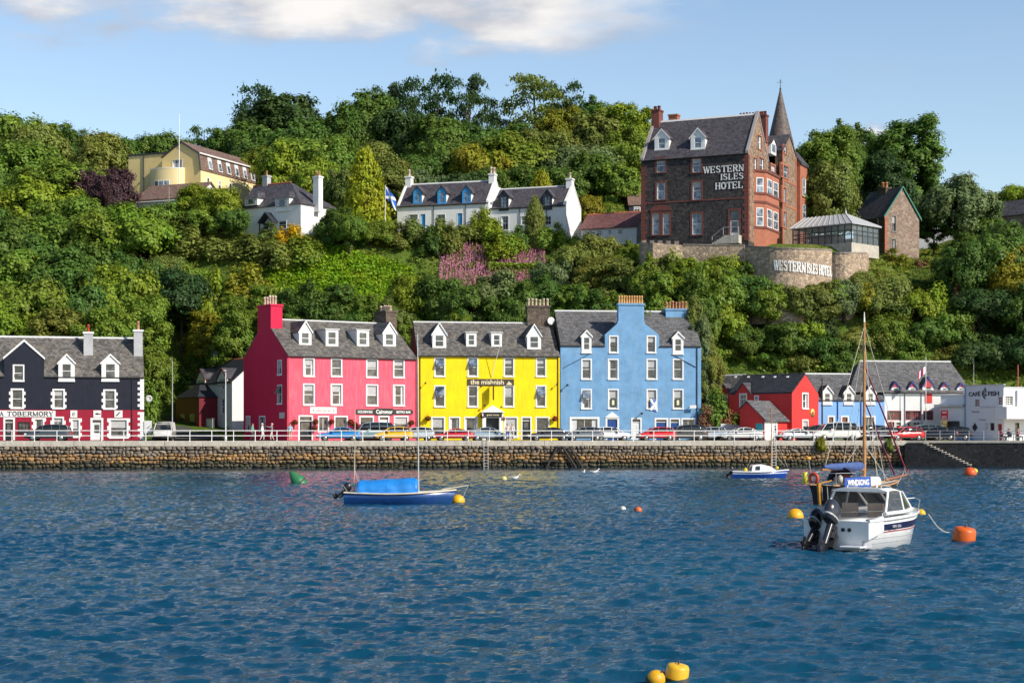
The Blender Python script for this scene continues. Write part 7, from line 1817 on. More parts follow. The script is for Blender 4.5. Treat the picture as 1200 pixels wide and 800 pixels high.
ASP = {'round_low': .7, 'round': 1.1, 'round_tall': 1.9, 'oval_low': .7, 'oval': 1.2, 'oval_tall': 2.0, 'willow_low': .8, 'willow': 1.1, 'willow_tall': 1.8}
for kd, n in (('round', 4), ('round_low', 3), ('round_tall', 4), ('oval', 1), ('willow', 2), ('willow_tall', 1), ('pine', 3), ('cone', 2), ('spruce', 1), ('column', 1), ('shrub', 4)):
 PROTO[kd] = []
 for i in range(n):
  cm, tb = crown_proto(kd.split('_')[0], 31 * len(kd) + 7 * i + 3, ASP.get(kd, 1.0))
  o = tb.build('trunk', BARK); tm = o.data; bpy.data.objects.remove(o); PROTO[kd].append((cm, tm))
COLS = {'D': ((0.095, 0.179, 0.029), 'dark green'), 'M': ((0.162, 0.260, 0.032), 'mid green'), 'B': ((0.212, 0.310, 0.027), 'bright green'), 'Y': ((0.263, 0.269, 0.022), 'yellowish green'), 'O': ((0.185, 0.230, 0.045), 'olive green'),
  'G': ((.34, .36, .016), 'golden yellow'), 'P': ((.085, .045, .050), 'deep purple'), 'K': ((.056, .112, .030), 'blackish green'), 'R': ((.34, .18, .10), 'rusty pink'), 'A': ((.62, .44, .01), 'vivid yellow'), 'S': ((0.157, 0.218, 0.078), 'grey green')}
SHAPE = {'round': ('broadleaf_tree', 'round headed tree'), 'oval': ('broadleaf_tree', 'tall oval tree'), 'willow': ('willow_tree', 'soft feathery willow'), 'pine': ('pine_tree', 'open layered pine'), 'cone': ('conifer_tree', 'dense cone shaped conifer'), 'spruce': ('conifer_tree', 'narrow pointed spruce'), 'column': ('conifer_tree', 'small columnar conifer'), 'shrub': ('shrub', 'bushy shrub')}
TREES = """
8 285 133 95 r M|42 279 147 75 r O|66 292 149 60 r M|90 290 151 42 r D|122 275 160 80 r O|148 287 168 60 r D|20 252 176 115 r M|76 246 192 92 r M|134 236 204 62 r P|104 243 205 52 r P|44 238 214 105 r B|96 231 232 92 r M
165 223 248 112 o B|60 225 262 105 r M|8 222 262 115 r D|118 222 258 84 r M|192 227 238 60 r M|15 206 298 112 r M|70 204 300 100 r D|38 195 333 100 r M|95 196 328 92 r D|140 199 312 98 r B|165 192 345 82 r M|5 190 350 84 r B|70 190 362 80 r O|120 189 366 74 r M
-40 225 240 130 r D|-50 198 320 120 r M|-60 280 150 110 r M|-30 250 190 110 r D|45 214 285 90 r D|100 212 290 90 r D|150 212 300 80 r D
213 210 322 92 r K|182 187.5 404 46 r M|176 186 440 34 s M|256 213 330 70 r B|240 206 365 58 r Y|272 216 345 56 r M|228 203.5 408 40 s D|245 207 395 50 s Y|222 216 315 60 r M|195 215 300 60 r O
185 292 158 75 r D|158 296 164 55 r D|240 302 153 48 p D|262 296 158 60 r D|298 297 107 66 p K|330 287 117 112 r K|302 282 145 84 r D|386 300 134 30 c K|372 292 140 66 r D|428 289 117 84 r D|404 286 143 62 r D|356 290 150 70 r D
455 300 100 50 p K|482 297 94 52 p K|513 297 89 66 p K|549 294 91 48 p K|571 297 114 36 p K|474 286 128 80 r K|522 280 138 84 r D|562 281 144 76 r D|600 290 146 66 r D|590 300 140 50 p K
626 297 92 78 p O|662 299 98 64 p K|655 281 120 62 r Y|692 286 112 66 r D|725 281 117 82 r B|752 285 124 56 r B|700 270 136 84 r O|682 262 165 92 r S|732 265 150 74 r M|641 268 150 92 r O|602 262 160 102 r M|560 258 166 84 r Y|520 262 164 74 r D|490 258 176 70 r D|700 250 186 84 r D|726 246 198 72 r M|655 247 196 80 r D|620 246 202 70 r D|545 244 204 70 r K|500 246 202 70 r S|470 246 196 60 w O|580 246 200 60 r D|740 250 215 50 r D
428 228 177 62 k G|456 238 184 62 w O|400 246 168 72 r M|364 250 162 112 r M|334 246 174 72 r B|376 241 190 66 r B|404 236 198 56 r O|320 262 172 70 r Y|300 270 168 80 r D|440 252 172 70 r O|350 262 150 80 r D
635 237 203 46 k G|692 236 232 46 r Y|666 238 236 30 r Y|716 238 238 36 r M
566 222 241 36 s B|576 221 254 40 s B|627 220.5 232 24 l O|550 221 257 40 s O|516 221 253 32 s O|484 221 251 36 s O|650 221 262 26 s B|640 220 264 34 s M|600 219 268 44 s B|530 219 262 30 s O|610 220 262 30 s D|665 219 268 40 s B|690 219 270 44 s O|505 219 262 30 s D|585 218 272 40 s B
256 226 220 58 r B|234 229 222 62 r B|274 221 246 42 r D|396 220 246 44 r D|410 218 254 44 r M|342 219 261 46 s A|225 222 268 60 s O|262 221 270 60 s O|296 220 272 60 s O|326 217 275 60 s O|356 217 274 50 s M|315 222 262 30 s O|250 226 243 60 r M|215 225 250 50 s O
392 221 256 52 r D|420 221 260 50 r D|446 220.5 262 46 r M|464 220 262 36 s O|276 200 352 58 r M|310 204 334 62 r M|336 199 345 60 r D|364 200 330 66 r D|396 199.5 334 70 r D|426 199 344 62 r M|456 198 350 62 r O|482 205 328 60 r B|520 203 326 70 r D|550 202 334 70 r D|582 203 324 70 r S|610 201 336 70 r D|640 202 321 66 r D|670 200 334 62 r M|700 206 300 62 r O|730 204 304 62 r O|690 198 342 60 r D|722 198 344 60 r M|756 200 324 62 r O
648 209 306 54 r S|670 211 288 60 r O|702 212 278 54 r O|736 210 285 54 r M|255 208 322 54 s B|290 212 305 60 s Y|330 208 330 40 s B|470 208 318 44 s B|480 197 372 50 r M|540 196 372 50 r M|350 196.5 372 50 r M|410 196 372 50 r D|600 196 370 50 r D|300 206 352 44 s Y
788 200 301 54 s B|830 199 302 60 s M|858 199.5 294 36 s B|770 197 320 62 r M|815 196 325 66 r D|850 196 320 62 r M|880 196 324 56 r D|842 192 358 72 r B|800 192 352 60 r M|902 194.5 334 60 r M|936 195 337 60 r O|872 190.5 384 62 r D|835 190 402 50 r M|920 191 380 62 r D|962 195 334 60 r O|990 194 332 58 r S|1010 196 334 54 r Y|1040 197 332 62 r O|1000 191 386 60 r O|1040 192 370 62 r M|1075 196 342 60 r B|1062 191 396 54 r M|960 190 392 54 r D|1110 195 360 64 r M|1122 198.5 337 44 s R|1100 198 330 44 s B|1150 196 338 82 r K|1190 200 298 72 r Y|1170 206 280 84 r D|1130 205 288 70 r D|1190 213 262 84 r D|1204 193 330 74 r D|1150 191 394 84 r K|1200 190 388 84 r K|1112 190.5 410 54 r O|1240 200 300 110 r D|1250 230 265 100 r M|900 189.5 412 44 r M|940 189.5 412 50 r O|980 189.5 418 50 r D|1025 193.5 402 46 r O
760 201 300 50 r M|780 201 304 56 r O|806 200.5 303 60 r B|845 200.5 304 60 r M|868 200 306 44 r D|888 198.5 322 50 r M|916 198 330 56 r B|946 198 334 56 r O|976 198.5 331 50 r M|1002 200 322 44 r O
814 188.5 346 40 w O|830 188 398 40 r O|818 187.5 372 40 r S|790 190 372 60 r D|760 190 368 56 r M
838 184.8 452 36 s M|829 184.3 472 28 s R|882 183.9 477 46 s M|862 183.9 486 30 s O|850 184.4 478 26 s R|900 183.2 484 24 s M
968 233 150 78 r M|988 247 146 54 r D|974 226 197 68 w O|1062 256 138 102 r D|1036 247 178 64 r K|1121 238 212 84 w S|1094 241 238 40 r D|1193 270 218 60 r B|1150 239 250 64 r D|1050 218 292 36 s Y|1020 214 297 48 s B|1000 207 306 46 s O|1026 208 314 44 s O|988 204 318 46 s O|1140 222 276 66 r D|1084 222 300 30 s O|945 240 190 50 r D|1010 262 150 60 r D|1250 265 200 90 r D|1078 221 304 18 s R|1012 205 318 40 s B
"""
KEY = {'r': 'round', 'o': 'oval', 'w': 'willow', 'p': 'pine', 'k': 'cone', 'c': 'spruce', 'l': 'column', 's': 'shrub'}
def region(px, Y):
 if Y > 252: return ('on the skyline ' if Y > 256 else 'on the hilltop ') + ('left of the yellow lodge' if px < 160 else 'behind the yellow lodge' if px < 410 else 'behind the dormered cottages' if px < 610 else 'between cottages and hotel' if px < 765 else 'right of the hotel')
 if Y > 209.5: return 'on the upper slope ' + ('above the dark shop' if px < 175 else 'around the hipped house' if px < 345 else 'around the saltire flagpole' if px < 470 else 'around the dormered cottages' if px < 765 else 'right of the hotel')
 if Y < 186: return 'beside the white yard wall' if px > 600 else 'beside the dark shop'
 return 'on the lower slope ' + ('behind the dark shop' if px < 172 else 'above the lane cottage' if px < 290 else 'behind the pink house' if px < 490 else 'behind the yellow house' if px < 655 else 'behind the blue house' if px < 825 else 'above the red house' if px < 1000 else 'above the harbour cafe')
ORD = 'first second third fourth fifth sixth seventh eighth ninth tenth eleventh twelfth thirteenth fourteenth fifteenth sixteenth seventeenth eighteenth nineteenth twentieth'.split()
ORD += ['twenty-' + x for x in ORD[:9]] + ['thirtieth'] + ['thirty-' + x for x in ORD[:9]] + ['fortieth'] + ['forty-' + x for x in ORD[:9]]
rows = []
for it in TREES.replace('\n', '|').split('|'):
 if it.strip():
  a = it.split()
  if 186 < float(a[1]) < 204 and float(a[0]) > 832: a[1] = str((198 if float(a[0]) < 985 else 199.5) + (float(a[1]) - 189) * .35)
  rows.append((float(a[0]), float(a[1]), float(a[2]), float(a[3]), KEY[a[4]], a[5]))
for i, px in enumerate(range(828, 1262, 21)):
 rows.append((px + (i * 37 % 11), 199.2 + (i * 13 % 5) * .4 + (.8 if px > 985 else 0), 366 + (i * 29 % 34) + (8 if px > 1090 else 0), 44 + i * 17 % 14, 'round', 'DOMKDBKD'[i % 8] if px < 1095 else 'KDK'[i % 3]))  # darker greens at the right carry the hollow's shade in the leaf colour
byreg = {}
for r_ in rows: byreg.setdefault((region(r_[0], r_[1]), SHAPE[r_[4]][1].split()[-1]), []).append(r_)
cnt = {}
for rkey, lst in byreg.items():
 lst.sort()
 for i, (px, Y, yt, wpx, kd, ck) in enumerate(lst):
  X = PX(px, Y); zg = terr_px(px, Y) - .15
  zt = PZ(yt, Y); h = max(1.1, zt - zg); wd = wpx * Y / F
  if Y > 252 and 430 < px < 765: zt -= .8
  h = max(1.1, zt - zg, .66 * wd); zg = zt - h; pk = kd
  if kd in ('round', 'oval', 'willow'):
   q_ = h / wd; pk = kd + ('_tall' if q_ > 1.5 else '_low' if q_ < .85 else '')
   if pk not in PROTO: pk = 'round' + pk[len(kd):] if 'round' + pk[len(kd):] in PROTO else kd
  k = cnt.get(pk, 0); cnt[pk] = k + 1
  cm, tm = PROTO[pk][k % len(PROTO[pk])]; asp = ASP.get(pk, 1.0)
  base, cname = COLS[ck]
  nm, shp = SHAPE[kd]
  lab = '%s %s, %s' % (cname, shp, ('%s from left ' % ORD[i] if len(lst) > 1 else '') + rkey[0])
  lab = lab.replace('tall oval tree, ', 'oval tree, ').replace('round headed tree, ', 'rounded tree, ').replace('small columnar conifer', 'columnar conifer').replace('dense cone shaped conifer', 'cone shaped conifer').replace('soft feathery willow', 'feathery willow')
  e = empty(nm, (X, Y, zg), random.uniform(0, 6.28), lab, 'shrub' if kd == 'shrub' else 'tree', rkey[0].replace('on the', 'plants on the'))
  j = [random.uniform(.85, 1.18) for _ in range(4)]
  sc = (wd * 1.12 * j[0] ** .5, wd * 1.12 * j[1] ** .5, h * 1.04 / asp)
  for me, n_ in ((tm, 'trunk'), (cm, 'crown')):
   if kd == 'shrub' and n_ == 'trunk': n_ = 'stem'
   o = bpy.data.objects.new(n_, me); COL.objects.link(o); o.parent = e; o.scale = sc
   if n_ == 'crown': o.color = (base[0] * j[2] * 1.04, base[1] * (j[2] + j[3]) / 2, base[2] * j[3], 1)
# ---- the growth that covers the slope between the trees
FOOT = []   # building footprints (centre, radius) kept clear
for o in list(COL.objects):
 if o.type == 'EMPTY' and o.get('category') in ('house', 'building', 'cottage', 'hotel', 'shed', 'annex', 'outhouse', 'conservatory'):
  for ch in o.children:
   if 'wall' in ch.name:
    bb = [o.matrix_basis @ Vector(c) for c in ch.bound_box]; xs = [q.x for q in bb]; ys_ = [q.y for q in bb]; FOOT.append((min(xs), max(xs), min(ys_), max(ys_)))
def cover(name, label, n, px0, px1, Y0, Y1, mat, leaf, clump, per, accept=None, spike=False, seed=1, hgt=.6):
 rng = np.random.default_rng(seed); C, Nn = [], []
 pts = 0; tries = 0
 while pts < n and tries < n * 6:
  tries += 1
  px, Y = rng.uniform(px0, px1), rng.uniform(Y0, Y1); X = PX(px, Y)
  if accept and not accept(px, Y): continue
  if 172 < px < 262 and Y < 206: continue
  if any(a - .6 < X < b_ + .6 and c - 1.0 < Y < d + .6 for a, b_, c, d in FOOT): continue
  z = terr_px(px, Y) + .35 * noise.noise(Vector((X * .13, Y * .13, 0))); s_ = clump * rng.uniform(.5, 1.6)
  k = per
  if spike:
   t_ = rng.uniform(0, 1, (k, 1)); off = np.concatenate([rng.normal(0, .05, (k, 2)) * (1.15 - t_), t_ * hgt * rng.uniform(.7, 1.2)], 1) + np.concatenate([np.zeros((k, 2)), np.full((k, 1), .25)], 1)
   C.append(np.array([X, Y, z]) + off); Nn.append(unit(rng, k))
  else:
   d = unit(rng, k); d[:, 2] = np.abs(d[:, 2]); C.append(np.array([X, Y, z]) + d * np.array([s_, s_, s_ * hgt]) * rng.uniform(.5, 1.05, (k, 1))); Nn.append(d + np.array([0, 0, .5]) + rng.normal(0, .45, (k, 3)))
  pts += 1
 me = quads_mesh(name, np.concatenate(C), np.concatenate(Nn), leaf, mat, 1.6, rng)
 o = bpy.data.objects.new(name, me); COL.objects.link(o); tag(o, label, name.replace('_', ' '), kind='stuff')
def patch_col(t, tc):
 n1 = nnode(t, 'ShaderNodeTexNoise', Scale=.11, Detail=5.0, Roughness=.6); t.links.new(tc.outputs['Object'], n1.inputs['Vector'])
 return ramp(t, n1.outputs['Fac'], [(.30, (.08, .14, .02)), (.44, (.13, .20, .022)), (.56, (.20, .25, .026)), (.68, (.21, .205, .04)), (.8, (.20, .15, .06))])
def brk(px, Y): return 315 < px < 480 and 207 < Y < 220.5 - abs(px - 380) * .035
def wil(px, Y): return 515 < px < 640 and 206 < Y < 220 and noise.noise(Vector((px * .03, Y * .2, 3))) > -.62
def terrace(px, Y): return 222 < Y < 236 and 460 < px < 760
cover('undergrowth', 'mixed green and olive undergrowth covering the hillside between the trees', 9000, -90, 1290, 186.5, 262, leaf_mat('undergrowth_leaves', patch_col), .26, .85, 20, lambda px, Y: not brk(px, Y) and not (wil(px, Y) and Y < 217 and noise.noise(Vector((px * .05, Y * .3, 9))) > -.15) and not (775 < px < 1015 and 200 < Y < 232) and not (1064 < px < 1122 and 210 < Y < 220), seed=4)
cover('bracken', 'bright green bracken sweeping across the slope above the pink house', 2200, 310, 485, 206, 221, leaf_mat('bracken_fronds', (.21, .36, .014), .3), .24, .75, 24, brk, seed=6, hgt=.7)
cover('willowherb', 'pink flowering willowherb drifting across the slope below the cottages', 2600, 505, 650, 205, 221, leaf_mat('pink_spires', (.60, .27, .35), .3, .2), .11, .3, 16, wil, True, seed=8, hgt=.95)
cover('lawn', 'short sunlit lawn on the slope right of the stone house', 1500, 1062, 1124, 208, 221, leaf_mat('lawn_blades', (.11, .17, .02), .25), .14, .35, 10, None, seed=9, hgt=.35)
# hedge along the cottage terrace
def hedge(label, pts, w_, h_, ck):
 C, Nn = [], []; rng = np.random.default_rng(len(label)); o = empty('hedge', Vector(pts[0]), 0, label, 'hedge')
 for a, b_ in zip(pts[:-1], pts[1:]):
  a, b_ = np.array(a), np.array(b_); L_ = np.linalg.norm(b_ - a); n = int(L_ * 260); f_ = rng.uniform(0, 1, (n, 1)); q = a + (b_ - a) * f_ - np.array(pts[0])
  s_ = rng.uniform(-1, 1, (n, 3)); ax = rng.integers(0, 3, n); s_[np.arange(n), np.where(ax == 0, 1, 2)] = 1.0; s_[:, 1] *= np.where(rng.uniform(size=n) < .5, -1, 1)
  s_ *= rng.uniform(.85, 1.1, (n, 3)); C.append(q + np.stack([np.zeros(n), s_[:, 1] * w_, np.abs(s_[:, 2]) * h_], 1)); Nn.append(np.stack([rng.normal(0, .3, n), s_[:, 1], np.abs(s_[:, 2])], 1) + rng.normal(0, .5, (n, 3)))
 me = quads_mesh('foliage', np.concatenate(C), np.concatenate(Nn), .2, LEAF, 1.5, rng); f = bpy.data.objects.new('foliage', me); COL.objects.link(f); f.parent = o; f.color = col4(COLS[ck][0])
 m = MB(); q = [Vector(p_) - Vector(pts[0]) for p_ in pts]; m.path([p_ + Vector((0, 0, .2)) for p_ in q], .12, 5); m.build('stem', BARK, o)
hedge('clipped bright green hedge below the two dormered cottages', [(PX(px, 216), 216, terr_px(px, 216) - .1) for px in (572, 610, 650, 690)], .7, 1.5, 'B')
hedge('dark clipped hedge edging the lawn right of the stone house', [(PX(px, 209), 209, terr_px(px, 209) - .1) for px in (1064, 1090, 1112)], .8, 1.6, 'D')
for px, Yq, lab, sz in ((962, 171.4 + 5.3, 'leafy bush sprouting from the quay coping before the sky blue terrace', 1.5), (1042, 177.2, 'straggly growth on the quay wall end beside the dark pier wall', 1.3)):
 Yq = quayY(px) - .25; e = empty('shrub', (PX(px, Yq), Yq, 1.5), 1.2, lab, 'shrub')
 for me, n_ in ((PROTO['shrub'][0][1], 'stem'), (PROTO['shrub'][0][0], 'crown')):
  o = bpy.data.objects.new(n_, me); COL.objects.link(o); o.parent = e; o.scale = (sz * 1.2, sz * .9, sz * 1.25); o.color = col4(COLS['Y' if px < 1000 else 'O'][0])
# ------------------------------------------------------------------ vehicles
CGL = plain('car_glass', (.012, .015, .018), .04, spec=.9, var=.02); TYRE = RUBBER; RIM = plain('alloy_rim', (.45, .45, .46), .3, .8)
HEADL = plain('headlamp_glass', (.7, .72, .72), .1); TAILL = plain('tail_lamp_red', (.45, .01, .01), .25); PLATE = plain('number_plate', (.65, .6, .3), .5); TRIMK = plain('black_trim', (.02, .02, .022), .6)
CARS = {  # length, width, height; belt line and roof line as (x fraction, z)
 'hatch': (3.95, 1.70, 1.48, [(0, .62), (.03, .80), (.22, .92), (.97, .98), (1, .70)], [(.22, .92), (.40, 1.40), (.62, 1.48), (.88, 1.40), (.985, .98)]),
 'saloon': (4.5, 1.75, 1.44, [(0, .58), (.03, .76), (.26, .90), (.80, .98), (.98, .96), (1, .66)], [(.27, .90), (.43, 1.36), (.60, 1.44), (.74, 1.34), (.86, .97)]),
 'suv': (4.5, 1.82, 1.72, [(0, .70), (.03, .95), (.22, 1.06), (.97, 1.10), (1, .8)], [(.22, 1.06), (.34, 1.62), (.60, 1.72), (.93, 1.64), (.985, 1.10)]),
 'van': (4.9, 1.9, 1.98, [(0, .70), (.02, .95), (.14, 1.12), (.98, 1.14), (1, .8)], [(.14, 1.12), (.25, 1.84), (.50, 1.98), (.95, 1.93), (.99, 1.14)]),
 'coupe': (4.2, 1.72, 1.32, [(0, .55), (.04, .72), (.30, .84), (.84, .92), (.98, .88), (1, .62)], [(.31, .84), (.46, 1.25), (.60, 1.32), (.72, 1.24), (.90, .91)]),
}
CARPROTO = {}
def car_parts(kind):
 """meshes of one kind of car, nose towards -x, built once"""
 L_, Wd, Ht, belt, roof = CARS[kind]; h = Wd / 2; out = {}
 zi = lambda pts, x: float(np.interp(x, [p_[0] for p_ in pts], [p_[1] for p_ in pts]))
 xs = [0, .015, .04, .10, .18, .26, .38, .5, .62, .74, .84, .92, .97, 1.0]; rings = []
 for f_ in xs:
  zb_ = .30 if .04 < f_ < .97 else .36; zt = zi(belt, f_); wk = h * (1 - .16 * max(0, .10 - f_) / .10 - .12 * max(0, f_ - .93) / .07); x = (f_ - .5) * L_
  rings.append([(x, -wk * .9, zb_), (x, -wk, zb_ + .16), (x, -wk, zt - .14), (x, -wk * .95, zt), (x, wk * .95, zt), (x, wk, zt - .14), (x, wk, zb_ + .16), (x, wk * .9, zb_)])
 m = MB(); m.loft(rings)
 out['body'] = (m, 'paint')
 # glasshouse with pillars, roof skin
 gx = np.linspace(roof[0][0], roof[-1][0], 9); rg = []
 for f_ in gx:
  zt = zi(roof, f_); zb_ = zi(belt, f_) - .02; k = (zt - zb_) / (Ht - zb_ + .001); x = (f_ - .5) * L_
  rg.append([(x, -h * .94, zb_), (x, -h * (.94 - .17 * k), zt - .03 * k), (x, h * (.94 - .17 * k), zt - .03 * k), (x, h * .94, zb_)])
 m = MB(); m.loft(rg); out['windows'] = (m, CGL)
 m = MB(); rr = []
 for f_ in np.linspace(roof[1][0] - .02, roof[3][0] + .02, 7):
  zt = zi(roof, f_); zb_ = zi(belt, f_); k = (zt - zb_) / (Ht - zb_); w_ = h * (.95 - .17 * k); x = (f_ - .5) * L_
  rr.append([(x, -w_, zt - .10), (x, -w_ * .93, zt + .005), (x, 0, zt + .035), (x, w_ * .93, zt + .005), (x, w_, zt - .10), (x, 0, zt - .04)])
 m.loft(rr)
 pl = [(roof[0][0], roof[1][0]), (roof[-1][0], roof[3][0])]
 for a, b_ in pl:
  for s_ in (-1, 1): m.tube(((a - .5) * L_, s_ * h * .93, zi(belt, a)), ((b_ - .5) * L_, s_ * h * .79, zi(roof, b_) - .02), .045, n=5)
 mids = [.54] if kind in ('coupe',) else [.52, .74] if kind in ('saloon', 'hatch') else [.40, .60, .78]
 for a in mids:
  for s_ in (-1, 1): m.tube(((a - .5) * L_, s_ * h * .955, zi(belt, a)), ((a - .5) * L_, s_ * h * .795, zi(roof, a) - .02), .045, n=5)
 out['roof'] = (m, 'paint')
 m = MB(); m.box(-L_ / 2 - .03, -L_ / 2 + .25, -h * .86, h * .86, .34, .54); m.box(L_ / 2 - .25, L_ / 2 + .03, -h * .86, h * .86, .36, .58)
 for s_ in (-1, 1): m.box(-L_ * .32, L_ * .32, s_ * h - .02, s_ * h + .012, .30, .40)
 out['bumper'] = (m, TRIMK)
 for s_, nm in ((-1, 'headlight'), (1, 'headlight')):
  m = MB(); m.box(-L_ / 2 - .005, -L_ / 2 + .22, s_ * h * .72 - .18, s_ * h * .72 + .18, zi(belt, .02) - .20, zi(belt, .02) - .04); out[nm + str(s_)] = (m, HEADL)
  m = MB(); m.box(L_ / 2 - .16, L_ / 2 + .005, s_ * h * .78 - .10, s_ * h * .78 + .10, zi(belt, .98) - .30, zi(belt, .98) - .02); out['taillight' + str(s_)] = (m, TAILL)
  m = MB(); m.box(-L_ * .17, -L_ * .12, s_ * (h + .12) - .09, s_ * (h + .12) + .09, zi(belt, .3) + .02, zi(belt, .3) + .16); out['mirror' + str(s_)] = (m, 'paint')
 return out, L_, h
def wheel_mesh():
 t_ = MB(); t_.lathe([(.20, -.10), (.30, -.11), (.325, -.06), (.325, .06), (.30, .11), (.20, .10)], 18, 0, (0, 0, 0), 'Y')
 r_ = MB(); r_.lathe([(.02, -.115), (.08, -.118), (.19, -.10), (.205, -.05), (.205, .05), (.19, .10), (.08, .118), (.02, .115)], 14, 0, (0, 0, 0), 'Y')
 return t_, r_
_wm = None
def car(name, label, kind, px, Y, z, az, colr, group='vehicles parked along the quay'):
 global _wm
 if kind not in CARPROTO:
  d, L_, h = car_parts(kind); pr = {}
  for k, (m, mt) in d.items(): o = m.build(k.rstrip('-1'), plain('car_paint', (.5, .5, .5)) if mt == 'paint' else mt); pr[k] = (o.data, mt); bpy.data.objects.remove(o)
  CARPROTO[kind] = (pr, L_, h)
 if _wm is None:
  t_, r_ = wheel_mesh(); a = t_.build('tyre', TYRE); b_ = r_.build('rim', RIM); _wm = (a.data, b_.data); bpy.data.objects.remove(a); bpy.data.objects.remove(b_)
 pr, L_, h = CARPROTO[kind]
 pm = plain('car_paint_%02x%02x%02x' % tuple(int(c * 255) for c in colr), colr, .25, var=.04, coat=.8)
 e = empty(name, (PX(px, Y), Y, z), az, label, 'van' if kind == 'van' else 'car', group)
 for k, (me, mt) in pr.items():
  mm = me
  if mt == 'paint': mm = me.copy(); mm.materials.clear(); mm.materials.append(pm)
  o = bpy.data.objects.new(k.rstrip('-1'), mm); COL.objects.link(o); o.parent = e
 wz = .325 * (1.1 if kind in ('suv', 'van') else 1)
 for fx_ in (-.31, .31):
  for s_ in (-1, 1):
   t_ = bpy.data.objects.new('wheel', _wm[0]); COL.objects.link(t_); t_.parent = e; t_.location = (fx_ * L_, s_ * (h - .10), wz); t_.scale = (wz / .325,) * 3
   r_ = bpy.data.objects.new('rim', _wm[1]); COL.objects.link(r_); r_.parent = t_
 return e
ST = QANG
CARL = [('suv', 57, 172.5, 2.6, .05, (.045, .06, .075), 'dark blue grey people carrier parked before the crimson shop front', 'parked_car'),
 ('van', 193, 177.5, 2.66, 1.66, (.62, .61, .58), 'white van standing nose on at the foot of the lane', 'parked_van'),
 ('saloon', 397, 172.2, 2.6, ST, (.02, .20, .50), 'bright blue saloon parked before the pink house', 'parked_car'),
 ('van', 436, 176.2, 2.6, .42, (.16, .25, .28), 'pale teal van parked behind the blue saloon before the pink house', 'parked_van'),
 ('hatch', 461, 173.2, 2.6, ST, (.75, .42, .012), 'yellow hatchback parked before the bistro sign of the pink house', 'parked_car'),
 ('hatch', 487, 176.0, 2.6, ST, (.45, .52, .55), 'pale silver hatchback between the yellow car and the yellow house', 'parked_car'),
 ('coupe', 531, 174.2, 2.6, ST, (.48, .012, .025), 'crimson low coupe parked left of the white porch', 'parked_car'),
 ('saloon', 574, 174.9, 2.6, ST + math.pi, (.24, .32, .38), 'steel blue saloon parked before the white porch', 'parked_car'),
 ('saloon', 643, 175.2, 2.6, ST, (.03, .03, .038), 'black saloon parked across the yellow and blue houses', 'parked_car'),
 ('hatch', 684, 175.5, 2.6, ST, (.12, .14, .16), 'dark grey hatchback parked before the wide shop window of the blue house', 'parked_car'),
 ('hatch', 716, 176.0, 2.6, ST + math.pi, (.72, .73, .73), 'white hatchback parked before the pedimented blue doorway', 'parked_car'),
 ('hatch', 769, 176.6, 2.6, ST, (.60, .014, .018), 'bright red hatchback parked before the blue house', 'parked_car'),
 ('suv', 803, 177.4, 2.6, ST, (.05, .045, .04), 'dark estate car parked at the right end of the blue house', 'parked_car'),
 ('hatch', 830, 178.0, 2.6, ST, (.35, .40, .46), 'silver blue hatchback parked before the turquoise kiosk', 'parked_car'),
 ('saloon', 868, 177.0, 2.6, ST, (.68, .68, .66), 'white saloon parked before the white yard wall', 'parked_car'),
 ('hatch', 893, 179.0, 2.6, ST + math.pi, (.40, .44, .50), 'silver hatchback parked at the teal door of the red house', 'parked_car'),
 ('coupe', 937, 177.6, 2.6, ST + math.pi, (.66, .67, .68), 'white open topped coupe parked before the red gable', 'parked_car'),
 ('suv', 957, 181.5, 2.6, ST, (.02, .03, .028), 'dark green off roader parked behind the white van', 'parked_car'),
 ('van', 979, 179.2, 2.6, ST, (.68, .68, .64), 'white camper van with long windows before the sky blue terrace', 'parked_van'),
 ('suv', 1016, 182.5, 2.6, ST + .2, (.05, .055, .06), 'tall charcoal off roader parked right of the white camper van', 'parked_car'),
 ('hatch', 1034, 180.2, 2.6, ST, (.10, .10, .11), 'dark grey hatchback parked before the end of the sky blue terrace', 'parked_car'),
 ('hatch', 1060, 179.4, 2.62, .3, (.58, .015, .015), 'red hatchback parked at the corner of the pier', 'parked_car'),
 ('suv', 1080, 184.2, 2.66, .2, (.10, .15, .16), 'grey green off roader parked under the large red dormer', 'parked_car'),
 ('saloon', 1098, 181.0, 2.66, -.3, (.015, .017, .03), 'navy saloon parked behind the pier railing', 'parked_car'),
 ('hatch', 1117, 180.6, 2.66, -.25, (.012, .013, .016), 'black hatchback parked nearest the cafe banner', 'parked_car')]
for kd, px, Y, z, az, c, lab, nm in CARL: car(nm, lab, kd, px, Y, z, az, c)
o = empty('post_box', (PX(1053.5, 182.5), 182.5, 2.62), 0, 'red pillar box beside the red car at the pier corner', 'post box')
m = MB(); m.lathe([(.28, 0), (.28, .12), (.24, .14), (.24, 1.3), (.29, 1.32), (.29, 1.42), (.18, 1.55), (.02, 1.6)], 16); m.build('body', plain('pillar_red', (.55, .012, .015), .35), o); m = MB(); m.box(-.13, .13, -.262, -.235, 1.12, 1.18); m.build('slot', BLACK, o)
